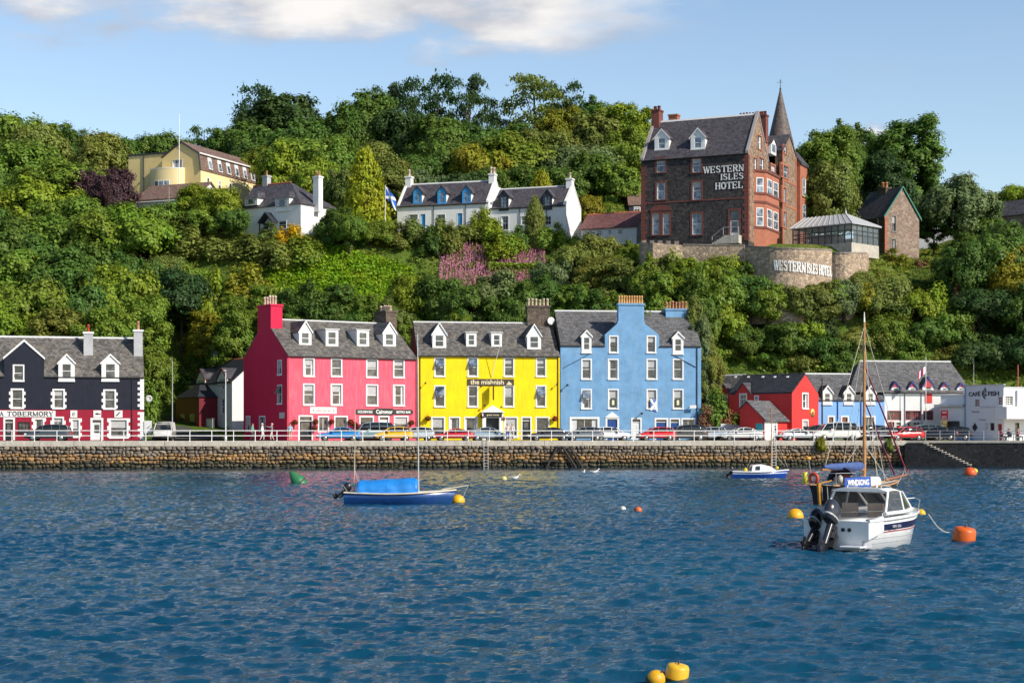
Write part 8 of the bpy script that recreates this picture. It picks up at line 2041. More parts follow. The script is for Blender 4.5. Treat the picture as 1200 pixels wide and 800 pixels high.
# ------------------------------------------------------------------ hanging baskets
FLW = leaf_mat('basket_flowers', (.42, .012, .03), .6, .2); FLG = leaf_mat('basket_leaves', (.07, .13, .02), .4)
def basket(bd, px, py, lab, depth=-.35):
 u, z = bd.uv(px, py, depth); e = empty('flower_basket', bd.world(u, depth, z), bd.e.rotation_euler.z, lab, 'flower basket', 'hanging flower baskets'); rng = np.random.default_rng(int(px))
 d = unit(rng, 160) * rng.uniform(.6, 1, (160, 1)) * np.array([.33, .3, .30])
 for nm, mt, sl in (('foliage', FLG, slice(0, 80)), ('flowers', FLW, slice(80, 160))):
  me = quads_mesh(nm, d[sl], d[sl] + rng.normal(0, .15, (80, 3)), .14, mt, 1.2, rng); o = bpy.data.objects.new(nm, me); COL.objects.link(o); o.parent = e
 m = MB(); m.tube((0, -depth, .55), (0, 0, .5), .02); m.tube((0, 0, .5), (0, 0, .2), .012); m.build('bracket', DARKM, e)
for px, py, lab in ((346, 494.5, 'upper flower basket at the left corner of the pink house'), (341.5, 501, 'lower flower basket at the left corner of the pink house'), (370, 494, 'flower basket right of the dark pink house doorway'), (369, 501.5, 'lower yellowish basket right of the dark pink house doorway'), (388.5, 494, 'flower basket between the two small shop windows of the pink house'), (411, 494, 'flower basket left of the bistro sign'), (416, 497, 'flower basket below the left end of the bistro sign'), (482.5, 495, 'flower basket at the right end of the pink house')): basket(PINKH, px, py, lab)
for px, py, lab in ((501.5, 490, 'red flower basket at the left end of the yellow house'), (650, 490.5, 'red flower basket at the right end of the yellow house'), (566.5, 487.5, 'red flower basket on the left side of the white porch'), (588.5, 490.5, 'red flower basket on the right side of the white porch')): basket(YELH, px, py, lab)
for px, py, lab in ((675.5, 512.5, 'trough of pale flowers on the pavement before the wide shop window'),):
 pass
# ------------------------------------------------------------------ people
SKIN = plain('skin', (.52, .30, .20), .6, var=.06)
def person(label, loc, az, top, legs, hair, pose='walk', sit=False, scale=1.0, bag=None):
 """one continuous skinned figure; clothing colours by region, hair as a child"""
 J = {'pel': (0, 0, .95), 'ch': (0, .01, 1.28), 'nk': (0, .0, 1.47), 'hd': (0, -.02, 1.58), 'cr': (0, -.01, 1.72),
   'shl': (.18, 0, 1.40), 'ell': (.25, -.03, 1.13), 'wrl': (.24, -.14, .90), 'hal': (.24, -.17, .81), 'shr': (-.18, 0, 1.40), 'elr': (-.25, .06, 1.13), 'wrr': (-.26, .02, .89), 'har': (-.26, .0, .80),
   'hil': (.10, 0, .90), 'knl': (.11, -.14, .50), 'anl': (.11, -.10, .09), 'tol': (.11, -.25, .04), 'hir': (-.10, 0, .90), 'knr': (-.11, .02, .49), 'anr': (-.11, .22, .10), 'tor': (-.11, .10, .04)}
 if pose == 'stand': J.update(knl=(.11, -.01, .49), anl=(.12, 0, .08), tol=(.13, -.15, .03), knr=(-.11, -.01, .49), anr=(-.12, 0, .08), tor=(-.13, -.15, .03), wrl=(.2, -.2, .98), hal=(.16, -.26, 1.0))
 if pose == 'point': J.update(ell=(.34, -.22, 1.34), wrl=(.38, -.46, 1.42), hal=(.39, -.56, 1.44))
 if sit:
  for k in J: J[k] = (J[k][0], J[k][1], J[k][2] - .48)
  J.update(knl=(.12, -.44, .50), anl=(.12, -.46, .08), tol=(.12, -.6, .04), knr=(-.12, -.44, .50), anr=(-.12, -.42, .08), tor=(-.12, -.56, .04), wrl=(.16, -.3, .72), hal=(.13, -.38, .74), wrr=(-.16, -.3, .72), har=(-.13, -.38, .74))
 RR = {'pel': .145, 'ch': .155, 'nk': .06, 'hd': .095, 'cr': .085, 'sh': .075, 'el': .048, 'wr': .035, 'ha': .04, 'hi': .095, 'kn': .065, 'an': .045, 'to': .04}
 E = [('pel', 'ch'), ('ch', 'nk'), ('nk', 'hd'), ('hd', 'cr')]
 for s_ in 'lr': E += [('ch', 'sh' + s_), ('sh' + s_, 'el' + s_), ('el' + s_, 'wr' + s_), ('wr' + s_, 'ha' + s_), ('pel', 'hi' + s_), ('hi' + s_, 'kn' + s_), ('kn' + s_, 'an' + s_), ('an' + s_, 'to' + s_)]
 ks = list(J); me = bpy.data.meshes.new('body'); me.from_pydata([J[k] for k in ks], [(ks.index(a), ks.index(b_)) for a, b_ in E], [])
 o = bpy.data.objects.new('tmp', me); COL.objects.link(o); sk = o.modifiers.new('s', 'SKIN'); sl = me.skin_vertices[0].data
 for i, k in enumerate(ks):
  r_ = RR.get(k, RR.get(k[:2], .05)); sl[i].radius = (r_, r_ * (.72 if k in ('ch', 'pel') else 1)); sl[i].use_root = k == 'pel'
 sub = o.modifiers.new('u', 'SUBSURF'); sub.levels = 1; sub.render_levels = 1
 dg = bpy.context.evaluated_depsgraph_get(); dg.update(); bm_ = bpy.data.meshes.new_from_object(o.evaluated_get(dg)); bpy.data.objects.remove(o); bpy.data.meshes.remove(me)
 bm_.materials.clear()
 for mt in (SKIN, plain('cloth_%d' % int(sum(c * k for c, k in zip(top, (971, 353, 127)))), top, .85), plain('cloth_%d' % int(sum(c * k for c, k in zip(legs, (971, 353, 127)))), legs, .85), DOORBLACK): bm_.materials.append(mt)
 off = -.48 if sit else 0
 for pl in bm_.polygons:
  c = pl.center; pl.use_smooth = True; z = c.z - off
  armfar = abs(c.x) > .2 and z < 1.16
  if sit: mi = 0 if (z > 1.47) else 2 if (c.z < .56 and c.z > .12) else 3 if c.z <= .12 else 1
  else: mi = 3 if z < .11 else 2 if z < .95 and abs(c.x) < .2 else 0 if z > 1.46 or (armfar and z < 1.05) else 1
  pl.material_index = mi
 e = empty('person', loc, az, label, 'person', 'people on the quay'); e.scale = (scale,) * 3
 b_ = bpy.data.objects.new('body', bm_); COL.objects.link(b_); b_.parent = e
 zt = 1.66 + off; m = MB(); rings = []
 for k in range(6):
  t_ = k / 5; rr = .108 * math.sin(math.pi * (.18 + .5 * t_)) ** .6 if t_ < 1 else .02; rings.append([(rr * math.cos(a), .02 + rr * 1.1 * math.sin(a) + (0.03 if t_ < .4 else 0), zt - .09 + t_ * .19) for a in np.linspace(0, 6.283, 11)[:-1]])
 m.loft(rings); m.build('hair', plain('hair_%d' % int(hair[0] * 999), hair, .7), e)
 if bag: m = MB(); m.box(-.16, .16, .13, .30, 1.02 + off, 1.42 + off); m.build('rucksack', plain('bag_%d' % int(bag[0] * 999), bag, .8), e, bevel=.05)
Yp = lambda px, k=1.4: quayY(px) + k
for lab, px, top, legs, hair, pose, az, bag in (
 ('person in a green top walking past the shaded pink gable', 296, (.12, .30, .22), (.05, .05, .06), (.06, .03, .02), 'walk', 1.4, None), ('person all in white with a sun hat before the shaded pink gable', 307.5, (.72, .72, .70), (.62, .60, .55), (.65, .6, .5), 'walk', 1.5, None),
 ('person in grey reaching forward before the shaded pink gable', 318.5, (.22, .23, .26), (.55, .45, .40), (.55, .38, .3), 'point', -1.4, None), ('person in a pale blue shirt standing at the corner of the pink house', 340, (.35, .45, .55), (.4, .3, .22), (.08, .05, .03), 'stand', .3, (.05, .08, .06)),
 ('person in a pale pink top left of the yellow house black door', 594.8, (.68, .52, .45), (.10, .10, .25), (.35, .2, .1), 'stand', .2, None), ('person in a white top beside the black door of the yellow house', 600.5, (.75, .70, .66), (.55, .5, .48), (.5, .32, .16), 'stand', -.3, None)):
 person(lab, (PX(px, Yp(px)), Yp(px), 2.68), az, top, legs, hair, pose, bag=bag)
def pier(px, k): Y = edgeY(px) + k; return (PX(px, Y), Y, 2.64)
for lab, px, k, top, legs, hair, az in (('person in dark red seated at the cafe terrace nearest the red door', 1174, 2.2, (.25, .03, .05), (.03, .03, .05), (.05, .03, .02), 1.2), ('person in a navy jacket seated on the cafe terrace before the white balcony', 1182, 2.0, (.03, .04, .10), (.08, .08, .1), (.1, .06, .03), -1.0), ('person in a maroon top seated at the right end of the cafe terrace', 1193, 2.2, (.35, .06, .08), (.05, .05, .06), (.3, .2, .1), 1.4)):
 person(lab, pier(px, k), az, top, legs, hair, sit=True)
 e = empty('terrace_chair', pier(px, k + .04), az, 'grey terrace chair under the ' + lab.split(' seated')[0], 'chair', 'cafe terrace chairs')
 m = MB(); m.box(-.22, .22, -.24, .22, .40, .435); m.build('seat', METAL, e); m = MB(); m.box(-.22, .22, .22, .26, .44, .9); m.build('backrest', METAL, e)
 for sx_ in (-.19, .19):
  for sy_ in (-.2, .2): m = MB(); m.tube((sx_, sy_, 0), (sx_, sy_, .4), .018); m.build('leg', METAL, e)
for px, lab in ((1178, 'round pale terrace table between the red and navy dressed people'), (1188, 'round pale terrace table left of the maroon dressed person')):
 e = empty('terrace_table', pier(px, 1.9), 0, lab, 'table', 'cafe terrace tables'); m = MB(); m.lathe([(.38, .70), (.4, .71), (.4, .73), (.38, .74)], 16); m.build('tabletop', SIGNW, e); m = MB(); m.tube((0, 0, 0), (0, 0, .7), .03); m.lathe([(.22, 0), (.22, .03), (.03, .06)], 12); m.build('pedestal', METAL, e)
# ------------------------------------------------------------------ boats
def hull(L_, B, zs, prof, n=17, keel=-.25, flare=.86, tr=.85, rake=.5):
 """rings from stern (x=0) to stem; zs(f) sheer height, prof(f) half-beam fraction"""
 rings = []
 for i in range(n):
  f_ = i / (n - 1); w_ = B / 2 * prof(f_); zt = zs(f_); x = f_ * L_; k = keel * (1 - max(0, f_ - .8) * 3.5)
  xo = lambda z: rake * max(0, f_ - .75) / .25 * (z / zt if z > 0 else -.1)
  r_ = [(x + xo(zt), w_, zt), (x + xo(zt * .5), w_ * (.93 * flare + .07), zt * .5), (x + xo(0), w_ * flare * .88, .0), (x, w_ * flare * .55, k * .7), (x, 0.0, k)]
  rings.append(r_ + [(q[0], -q[1], q[2]) for q in r_[:-1][::-1]])
 return rings
def outboard(par, loc, s_=1.0, tilt=0.6, mat=BLACK, az=0, label=None):
 """cowl, leg and propeller, tilted up"""
 e = bpy.data.objects.new('outboard_motor', None); COL.objects.link(e); e.parent = par; e.location = loc; e.rotation_euler = (0, tilt, az); e.scale = (s_,) * 3
 m = MB(); sec = lambda z, k, kx, sh: [(kx * math.cos(a) * (1 if math.cos(a) < 0 else .8) + sh, k * math.sin(a), z) for a in np.linspace(0, 6.283, 15)[:-1]]
 m.loft([sec(.22, .13, .22, -.12), sec(.30, .18, .30, -.12), sec(.48, .19, .34, -.13), (sec(.66, .16, .28, -.16)), sec(.74, .08, .14, -.18)]); m.tube((-.05, 0, .25), (-.04, 0, -.35), .09, .075); m.loft([[(-.28, -.04, -.36), (.10, -.06, -.36), (.10, .06, -.36), (-.28, .04, -.36)], [(-.12, -.03, -.68), (.06, -.03, -.68), (.06, .03, -.68), (-.12, .03, -.68)]]); m.tube((-.26, 0, -.58), (.14, 0, -.58), .06, .03); m.box(.02, .16, -.13, .13, -.12, .2)
 for k in range(3): a = k * 2.09; m.prism([(-.28, 0, -.58), (-.27, .14 * math.cos(a) - .05 * math.sin(a), -.58 + .14 * math.sin(a) + .05 * math.cos(a)), (-.30, .15 * math.cos(a) + .04 * math.sin(a), -.58 + .15 * math.sin(a) - .04 * math.cos(a))], (.012, 0, 0))
 o = m.build('motor', mat, e)
 m = MB(); m.loft([sec(.295, .183, .305, -.12), sec(.335, .186, .312, -.12)]); m.build('cowl_band', plain('band_silver', (.35, .36, .38), .35), e)
 m = MB(); m.tube((.02, .10, .1), (.22, .10, -.05), .035); m.tube((.02, -.10, .1), (.22, -.10, -.05), .035); m.box(.10, .20, -.16, .16, -.34, .02); m.build('clamp_bracket', TRIMK, e); return e
BHULL = plain('hull_royal_blue', (.012, .055, .20), .25, coat=.5); CREAMT = plain('gunwale_cream', (.62, .54, .42), .5); TARPB = plain('tarpaulin_blue', (.015, .20, .58), .45, var=.2, scale=2); NAVYH = plain('hull_black', (.010, .010, .015), .5, spec=.25)
WGEL = plain('white_gelcoat', (.76, .76, .74), .2, var=.03, coat=.4); NAVYS = plain('stripe_navy', (.02, .025, .075), .3); GREYG = plain('grey_gelcoat', (.42, .42, .46), .35); MASTW = plain('alloy_mast', (.55, .56, .56), .35, .4); ROPE = plain('rope_pale', (.55, .50, .42), .8)
# open day boat
Yb = 82.4; X0 = PX(403.5, Yb)
e = empty('day_boat', (X0, Yb, 0), R(3), 'blue open day boat under a bright blue tarpaulin moored by the yellow buoy', 'boat')
L_ = 5.15; prof = lambda f_: (.72 + .9 * f_ - .6 * f_ * f_) * (1 if f_ < .55 else max(.02, 1 - ((f_ - .55) / .45) ** 2.1)); sh = lambda f_: .46 + .10 * (1 - f_) ** 2 + .40 * max(0, f_ - .35) ** 1.6
rg = hull(L_, 1.85, sh, prof, rake=.25)
m = MB(); m.loft(rg); m.build('hull', BHULL, e)
m = MB(); m.path([r_[0] for r_ in rg], .04, 6); m.path([r_[-1] for r_ in rg], .04, 6)
m.loft([[r_[0], (r_[0][0], 0, r_[0][2] + .03), r_[-1]] for r_ in rg], closed=False, caps=False); m.build('gunwale', CREAMT, e)
tar = []
for i in range(31):
 f_ = i / 30; x = .62 + f_ * 2.92; hh = (.62 + .14 * f_ + .014 * math.sin(i * .55)) * (1 if 0 < i < 30 else .85); zz = .50; w_ = .84 - .1 * abs(f_ - .5)
 tar.append([(x + .02 * math.sin(a * 5 + i * .5), -w_ * math.cos(a) * (1 + .012 * math.sin(i * .8 + a * 4)), zz + hh * math.sin(a) ** .8 * (1 + random.uniform(-.009, .009))) for a in np.linspace(0.01, math.pi - .01, 13)])
m = MB(); m.loft(tar, smooth=False); m.build('tarpaulin', TARPB, e)
m = MB(); m.tube((3.58, 0, .5), (3.53, 0, PZ(391, Yb)), .035, .022); m.build('mainmast', MASTW, e); m = MB(); m.tube((.48, 0, .5), (.52, 0, PZ(480, Yb)), .028, .02); m.build('mizzen_mast', plain('mast_tan', (.5, .4, .28), .5), e)
m = MB(); m.tube((4.7, 0, sh(.92) + .05), (6.0, 0, sh(1) + .22), .035, .025); m.build('bowsprit', CREAMT, e); m = MB()
for a, c in (((.52, 0, 1.6), (.95, .4, .6)), ((5.98, 0, sh(1) + .2), (5.6, 0, .05)), ((.52, 0, 1.5), (.9, -.4, .6))): m.tube(a, c, .012, n=4)
m.build('rigging', ROPE, e); outboard(e, (-.08, .1, .52), .72, 1.0)
# small cuddy boat
Yb = 130.5; e = empty('cuddy_boat', (PX(857, Yb), Yb, 0), R(4), 'small blue and white cuddy boat with a tan mast before the quay ladder', 'boat')
rg = hull(4.15, 1.6, lambda f_: .42 + .42 * max(0, f_ - .4) ** 1.5 + .08 * (1 - f_), prof, rake=.3); m = MB(); m.loft(rg); m.build('hull', plain('hull_mid_blue', (.015, .06, .30), .25), e)
m = MB(); m.path([(r_[1][0], r_[1][1] * 1.02, r_[1][2] + .1) for r_ in rg], .045, 5); m.path([(r_[-2][0], r_[-2][1] * 1.02, r_[-2][2] + .1) for r_ in rg], .045, 5); m.path([r_[0] for r_ in rg], .05, 5); m.path([r_[-1] for r_ in rg], .05, 5); m.loft([[r_[0], (r_[0][0], 0, r_[0][2] + .05), r_[-1]] for r_ in rg], closed=False, caps=False); m.build('gunwale', WGEL, e)
m = MB(); m.loft([[(x, -w_, .45), (x + sl_, -w_ * .85, zt), (x + sl_, w_ * .85, zt), (x, w_, .45)] for x, w_, zt, sl_ in ((1.45, .6, .98, .1), (2.2, .6, 1.06, 0), (2.9, .5, .90, 0), (3.35, .35, .62, 0))], smooth=False); o = m.build('cuddy', WGEL, e)
m = MB(); m.prism([(1.75, -.605, .62), (2.1, -.61, .62), (2.1, -.56, .92), (1.8, -.565, .9)], (0, -.02, 0)); m.prism([(1.42, -.3, .5), (1.42, .3, .5), (1.5, .26, .9), (1.5, -.26, .9)], (-.02, 0, 0)); m.build('window', CGL, o)
m = MB(); m.tube((3.1, 0, .6), (3.1, 0, PZ(478, Yb)), .05, .035); m.build('mast', WOOD, e); m = MB()
for a, c in (((3.1, 0, 3.8), (4.35, 0, .85)), ((3.1, 0, 2.2), (4.2, .1, .85)), ((3.1, 0, 4.4), (1.2, .5, .6))): m.tube(a, c, .014, n=4)
m.build('rigging', ROPE, e); m = MB(); m.lathe([(.02, -.16), (.14, -.1), (.17, 0), (.14, .1), (.02, .16)], 10, 0, (1.05, -.2, .62)); m.build('fender', plain('fender_yellow', (.62, .45, .02), .5), e); m = MB(); m.lathe([(.02, -.12), (.12, -.06), (.12, .06), (.02, .12)], 10, 0, (3.55, 0, .78)); m.build('buoy_on_deck', plain('fender_yellow2', (.66, .5, .02), .5), e); outboard(e, (-.1, 0, .4), .62, .7)
# traditional cutter
Yb = 81.5; e = empty('cutter_yacht', (PX(962, Yb), Yb, 0), R(47), 'black hulled gaff yacht with wooden mast, blue boom cover and a lettered blue cloth', 'yacht')
L_ = 6.6; B = 2.3; sh2 = lambda f_: .78 + .42 * max(0, f_ - .35) ** 1.5 + .14 * (1 - f_) ** 2; pf = lambda f_: (.58 + 1.2 * f_ - .8 * f_ * f_) * (1 if f_ < .55 else max(.02, 1 - ((f_ - .55) / .45) ** 2.0)); rg = hull(L_, B, sh2, pf, keel=-.4, flare=.72, rake=.5)
m = MB(); m.loft(rg); m.build('hull', NAVYH, e)
m = MB(); m.path([r_[0] for r_ in rg], .05, 6); m.path([r_[-1] for r_ in rg], .05, 6); m.build('rubbing_strake', plain('strake_tan', (.45, .24, .10), .5), e)
m = MB(); m.loft([[(r_[0][0], r_[0][1] * .97, r_[0][2] - .03), (r_[0][0], 0, r_[0][2] + .03), (r_[-1][0], r_[-1][1] * .97, r_[-1][2] - .03)] for r_ in rg], closed=False, caps=False); m.build('deck', plain('deck_cream', (.62, .56, .46), .6), e)
m = MB(); m.loft([[(x, -w_, .85), (x, -w_ * .9, zt), (x, w_ * .9, zt), (x, w_, .85)] for x, w_, zt in ((2.2, .75, 1.25), (3.2, .75, 1.3), (4.4, .6, 1.25), (4.8, .45, 1.15))], smooth=False); m.build('coachroof', WGEL, e)
m = MB(); m.loft([[(x, -w_ * math.cos(a), 1.05 + zt * math.sin(a)) for a in np.linspace(0, math.pi, 11)] for x, w_, zt in ((1.75, .78, .72), (2.3, .76, .68), (2.9, .66, .3))], closed=False, caps=False); o = m.build('spray_hood', plain('canvas_navy', (.025, .03, .07), .8), e)
m = MB(); m.prism([(1.95, -.45, 1.02), (1.95, .45, 1.02), (1.95, .40, 1.38), (1.95, -.40, 1.38)], (.03, 0, 0)); m.build('companionway', plain('companion_red', (.28, .05, .03), .5), e)
zm = PZ(364, 83.5); mx_ = 3.9
m = MB(); m.tube((mx_, 0, .9), (mx_, 0, zm - .5), .085, .055, 10); m.build('mast', WOOD, e); m = MB(); m.tube((mx_, 0, zm - .5), (mx_, 0, zm), .05, .02); m.build('topmast_cap', SIGNW, e)
m = MB(); m.tube((mx_ - .05, 0, 1.62), (.1, 0, 1.66), .055); m.build('boom', WOOD, e); m = MB(); m.loft([[(x, k * math.cos(a), 1.78 + k * 1.2 * math.sin(a)) for a in np.linspace(0, 6.283, 11)[:-1]] for x, k in ((mx_ - .1, .1), (mx_ - .4, .19), (2.4, .17), (.9, .14), (.25, .07))]); m.build('sail_cover', plain('sail_cover_blue', (.05, .09, .24), .8, var=.2), e)
m = MB(); m.tube((5.9, 0, sh2(.9) + .1), (8.0, 0, sh2(1) + .28), .06, .045); m.build('bowsprit', plain('spar_brown', (.32, .12, .05), .45), e)
m = MB(); m.tube((7.95, 0, 1.45), (mx_ + .1, 0, PZ(431, 84)), .05, .035); m.build('furled_jib', plain('canvas_maroon', (.17, .015, .03), .7), e); m = MB(); m.tube((6.8, 0, 1.3), (mx_ + .1, 0, PZ(472, 84)), .045, .035); m.build('furled_staysail', plain('canvas_plum', (.12, .02, .06), .7), e)
m = MB()
for a, c in (((mx_, 0, zm - .6), (7.9, 0, 1.35)), ((mx_, 0, zm - 1.2), (mx_ - .5, 1.05, .95)), ((mx_, 0, zm - 1.2), (mx_ - .5, -1.05, .95)), ((mx_, 0, zm - 2.6), (mx_ + .3, 1.0, .95)), ((mx_, 0, zm - 2.6), (mx_ + .3, -1.0, .95)), ((mx_, 0, zm - .7), (.3, 0, 1.7)), ((mx_ + .2, 0, 3.2), (5.0, .6, 1.0)), ((mx_ + .1, 0, 2.8), (5.4, -.5, 1.0)), ((7.7, 0, 1.4), (6.4, 0, .2)), ((mx_ - .2, .1, 3.0), (2.2, .5, 1.2)), ((mx_, -.1, 4.2), (5.6, .2, 1.05))): m.tube(a, c, .014, n=4)
m.build('rigging', ROPE, e)
m = MB(); m.loft([[(-.12, -.05, -.35), (.02, -.05, -.35), (.02, .05, -.35), (-.12, .05, -.35)], [(-.30, -.05, 1.02), (-.02, -.05, 1.02), (-.02, .05, 1.02), (-.30, .05, 1.02)]], smooth=False); m.tube((-.2, 0, 1.0), (1.1, .1, 1.12), .04, .03); m.build('rudder', plain('rudder_ochre', (.42, .20, .03), .45), e)
def torus(m, c, r1, r2, axis='X', n=18, k=8, a0=0, a1=6.283):
 rings = []
 for i in range(n + 1):
  t_ = a0 + (a1 - a0) * i / n; ring = []
  for j in range(k):
   q = 2 * math.pi * j / k; rr = r1 + r2 * math.cos(q); p_ = (r2 * math.sin(q), rr * math.cos(t_), rr * math.sin(t_)); ring.append((c[0] + p_[0], c[1] + p_[1], c[2] + p_[2]))
  rings.append(ring)
 m.loft(rings, caps=False)
m = MB(); torus(m, (-.18, .28, 1.25), .22, .075, a0=-1.1, a1=4.3); m.build('lifebuoy', plain('lifebuoy_orange', (.60, .06, .012), .5), e)
m = MB(); m.lathe([(.1, -.28), (.12, -.25), (.12, .25), (.1, .28)], 12, 0, (.05, .92, 1.25)); m.build('fender', plain('fender_lemon', (.70, .62, .03), .45), e)
m = MB(); m.path([(.1, .78, .9), (.05, .8, 1.45), (0, .3, 1.5), (.0, -.3, 1.5), (.05, -.8, 1.5)], .018); m.path([(.1, -.78, .9), (.05, -.8, 1.5), (1.4, -1.05, 1.5), (1.45, -1.05, .95)], .018); m.tube((.1, .5, .9), (-.25, .55, 2.2), .02); m.build('pushpit', METAL, e); m = MB(); m.lathe([(.02, -.09), (.13, -.06), (.13, .06), (.02, .09)], 10, 0, (-.25, .55, 2.2)); m.build('danbuoy', plain('danbuoy_orange', (.7, .3, .04), .5), e)
m = MB(); m.prism([(.45, -1.03, .78), (2.45, -1.24, .80), (2.45, -1.22, 1.32), (.45, -1.01, 1.28)], (0, -.02, 0)); o = m.build('dodger_cloth', plain('dodger_blue', (.02, .08, .36), .7), e)
font_text('letters', 'WINDSONG', o, (1.45, -1.165, 1.05), (R(90), 0, R(-6)), .28, 1.65, LETW, .03)
for y in (-.4, -.1): m = MB(); m.tube((.0, y, .2), (-.08, y, .85), .025); m.build('transom_strut', METAL, e)
m = MB(); m.lathe([(.02, -.14), (.22, -.1), (.22, .05), (.05, .14)], 12, 0, (.8, .7, 1.42)); m.build('gas_bottle', plain('bottle_teal', (.35, .55, .55), .4), e)
m = MB(); m.lathe([(.03, -.2), (.13, -.1), (.13, .12), (.03, .2)], 10, 0, (.75, -.6, 1.2)); m.build('cushion', plain('cushion_pale', (.5, .5, .42), .7), e)
# cabin motor boat
Yb = 49.6; e = empty('motor_boat', (PX(980, Yb), Yb, 0), R(90 - 38), 'white cabin motor boat with a navy stripe and two black outboards, nearest the camera', 'boat')
L_ = 4.75; B = 2.12; sh3 = lambda f_: .86 + .16 * f_ ** 1.4; pf3 = lambda f_: (.97 + .05 * math.sin(f_ * 3)) * (1 if f_ < .5 else max(.02, 1 - ((f_ - .5) / .5) ** 2.4)); rg = hull(L_, B, sh3, pf3, keel=-.22, flare=.82, rake=.55, n=21)
m = MB(); m.loft(rg); m.build('hull', WGEL, e)
for fa, fb, dz, th, mt, nm in ((.62, .84, 0, 0, NAVYS, 'stripe'), (.55, .585, 0, 0, plain('pin_red', (.45, .03, .05), .4), 'pinstripe'), (.20, .215, 0, 0, plain('pin_grey', (.4, .4, .42), .5), 'hull_line'), (.36, .375, 0, 0, plain('pin_grey', (.4, .4, .42), .5), 'hull_line')):
 m = MB()
 for sd in (1, -1):
  row = []
  for r_ in rg[2:]:
   def at(fz):
    a, c, d_ = Vector(r_[0]), Vector(r_[1]), Vector(r_[2]); q = c.lerp(a, (fz - .5) / .5) if fz > .5 else d_.lerp(c, fz / .5); return (q.x, (q.y + .012) * sd, q.z)
   row.append([at(fa), at(fb)])
  m.loft(row, closed=False, caps=False)
 m.build(nm, mt, e)
m = MB(); m.path([(r_[0][0], r_[0][1], r_[0][2]) for r_ in rg], .05, 7); m.path([(r_[-1][0], r_[-1][1], r_[-1][2]) for r_ in rg], .05, 7); m.build('gunwale', WGEL, e)
# side decks, cockpit sole, aft bench with the engine well
m = MB(); cz = .42
for sd in (1, -1):
 row = [[(r_[0][0], r_[0][1] * sd, r_[0][2] + .02), (r_[0][0], max(0, r_[0][1] - .22) * sd, r_[0][2] + .05), (r_[0][0], max(0, r_[0][1] - .25) * sd, cz)] for r_ in rg[1:13]]; m.loft(row, closed=False, caps=False)
m.add([(.5, -.86, cz), (3.2, -.86, cz), (3.2, .86, cz), (.5, .86, cz)], [(0, 1, 2, 3)])
m.loft([[(r_[0][0], r_[0][1], r_[0][2] + .02), (r_[0][0], 0, r_[0][2] + .16 * min(1, (1 - i / 9) * 2)), (r_[-1][0], r_[-1][1], r_[-1][2] + .02)] for i, r_ in enumerate(rg[12:])], closed=False, caps=False); m.build('deck', WGEL, e)
m = MB(); m.box(.02, .5, -.9, .9, .05, .70); o = m.build('aft_bench', GREYG, e, bevel=.04); m = MB(); m.box(.10, .46, -.1, .72, .705, .82); m.build('cushion', NAVYS, o, bevel=.04)
for sd in (1, -1): m = MB(); m.loft([[(-.02, sd * .78, .30), (-.02, sd * 1.04, .30), (-.02, sd * 1.04, .84), (-.02, sd * .78, .84)], [(.9, sd * .90, .5), (.9, sd * 1.07, .5), (.9, sd * 1.07, .98), (.9, sd * .90, .98)]], smooth=False); m.build('quarter', WGEL, e, bevel=.05)
m = MB(); m.box(-.42, .0, -.98, -.30, .10, .16); m.build('bathing_platform', WGEL, e, bevel=.03)
# wheelhouse: posts, roof, panes
cx0, cx1 = 1.45, 2.80; zr0, zr1 = 1.69, 1.64; wb, wt = .97, .86; bz = 1.04
corner = {'al': ((cx0 - .25, wb, bz), (cx0 + .15, wt, zr0)), 'ar': ((cx0 - .25, -wb, bz), (cx0 + .15, -wt, zr0)), 'fl': ((cx1 + .75, wb * .72, bz + .06), (cx1, wt * .86, zr1)), 'fr': ((cx1 + .75, -wb * .72, bz + .06), (cx1, -wt * .86, zr1))}
m = MB()
for k, (a, c) in corner.items(): m.tube(a, c, .042, .038, 8)
for sd in (1, -1): m.tube((cx0 + 1.0, sd * (wb + .005), bz), (cx0 + .98, sd * (wt - .03), zr0 - .02), .035)
m.tube((cx1 + .75, -wb * .72, bz + .06), (cx1 + .75, wb * .72, bz + .06), .05); m.tube((cx1 + .76, 0, bz + .1), (cx1, 0, zr1), .03)
for sd in (1, -1): m.path([(cx0 - .3, sd * (wb + .01), bz), (cx0 + 1.0, sd * (wb + .01), bz + .02), (cx1 + .75, sd * wb * .73, bz + .06)], .06, 7)
m.build('cabin_frame', WGEL, e)
m = MB(); m.loft([[(x, -w_, z), (x, -w_ * .7, z + .07), (x, w_ * .7, z + .07), (x, w_, z), (x, w_ * .9, z - .03), (x, -w_ * .9, z - .03)] for x, w_, z in ((cx0 - .02, wt + .04, zr0), (cx0 + .6, wt + .05, zr0 + .02), (cx1 - .1, wt * .9, zr1 + .02), (cx1 + .1, wt * .8, zr1 - .04))]); o = m.build('cabin_roof', WGEL, e)
m = MB()
for sd in (.55, -.55): m.path([(cx0 + .3, sd, zr0 + .08), (cx0 + .4, sd, zr0 + .16), (cx1 - .4, sd, zr1 + .16), (cx1 - .3, sd, zr1 + .08)], .018)
m.lathe([(.05, 0), (.05, .08), (.02, .12)], 8, 0, (cx1 - .2, 0, zr1 + .08)); m.build('roof_rail', METAL, o)
tgl, tt, tp = new_mat('boat_tinted_glass'); tp.inputs['Base Color'].default_value = (.05, .05, .055, 1); tp.inputs['Roughness'].default_value = .04; tp.inputs['Alpha'].default_value = .72
def pane(pts): k = MB(); k.add(pts, [tuple(range(len(pts)))]); k.build('window', tgl, e)
lp = lambda k, f_: tuple(Vector(corner[k][0]).lerp(Vector(corner[k][1]), f_))
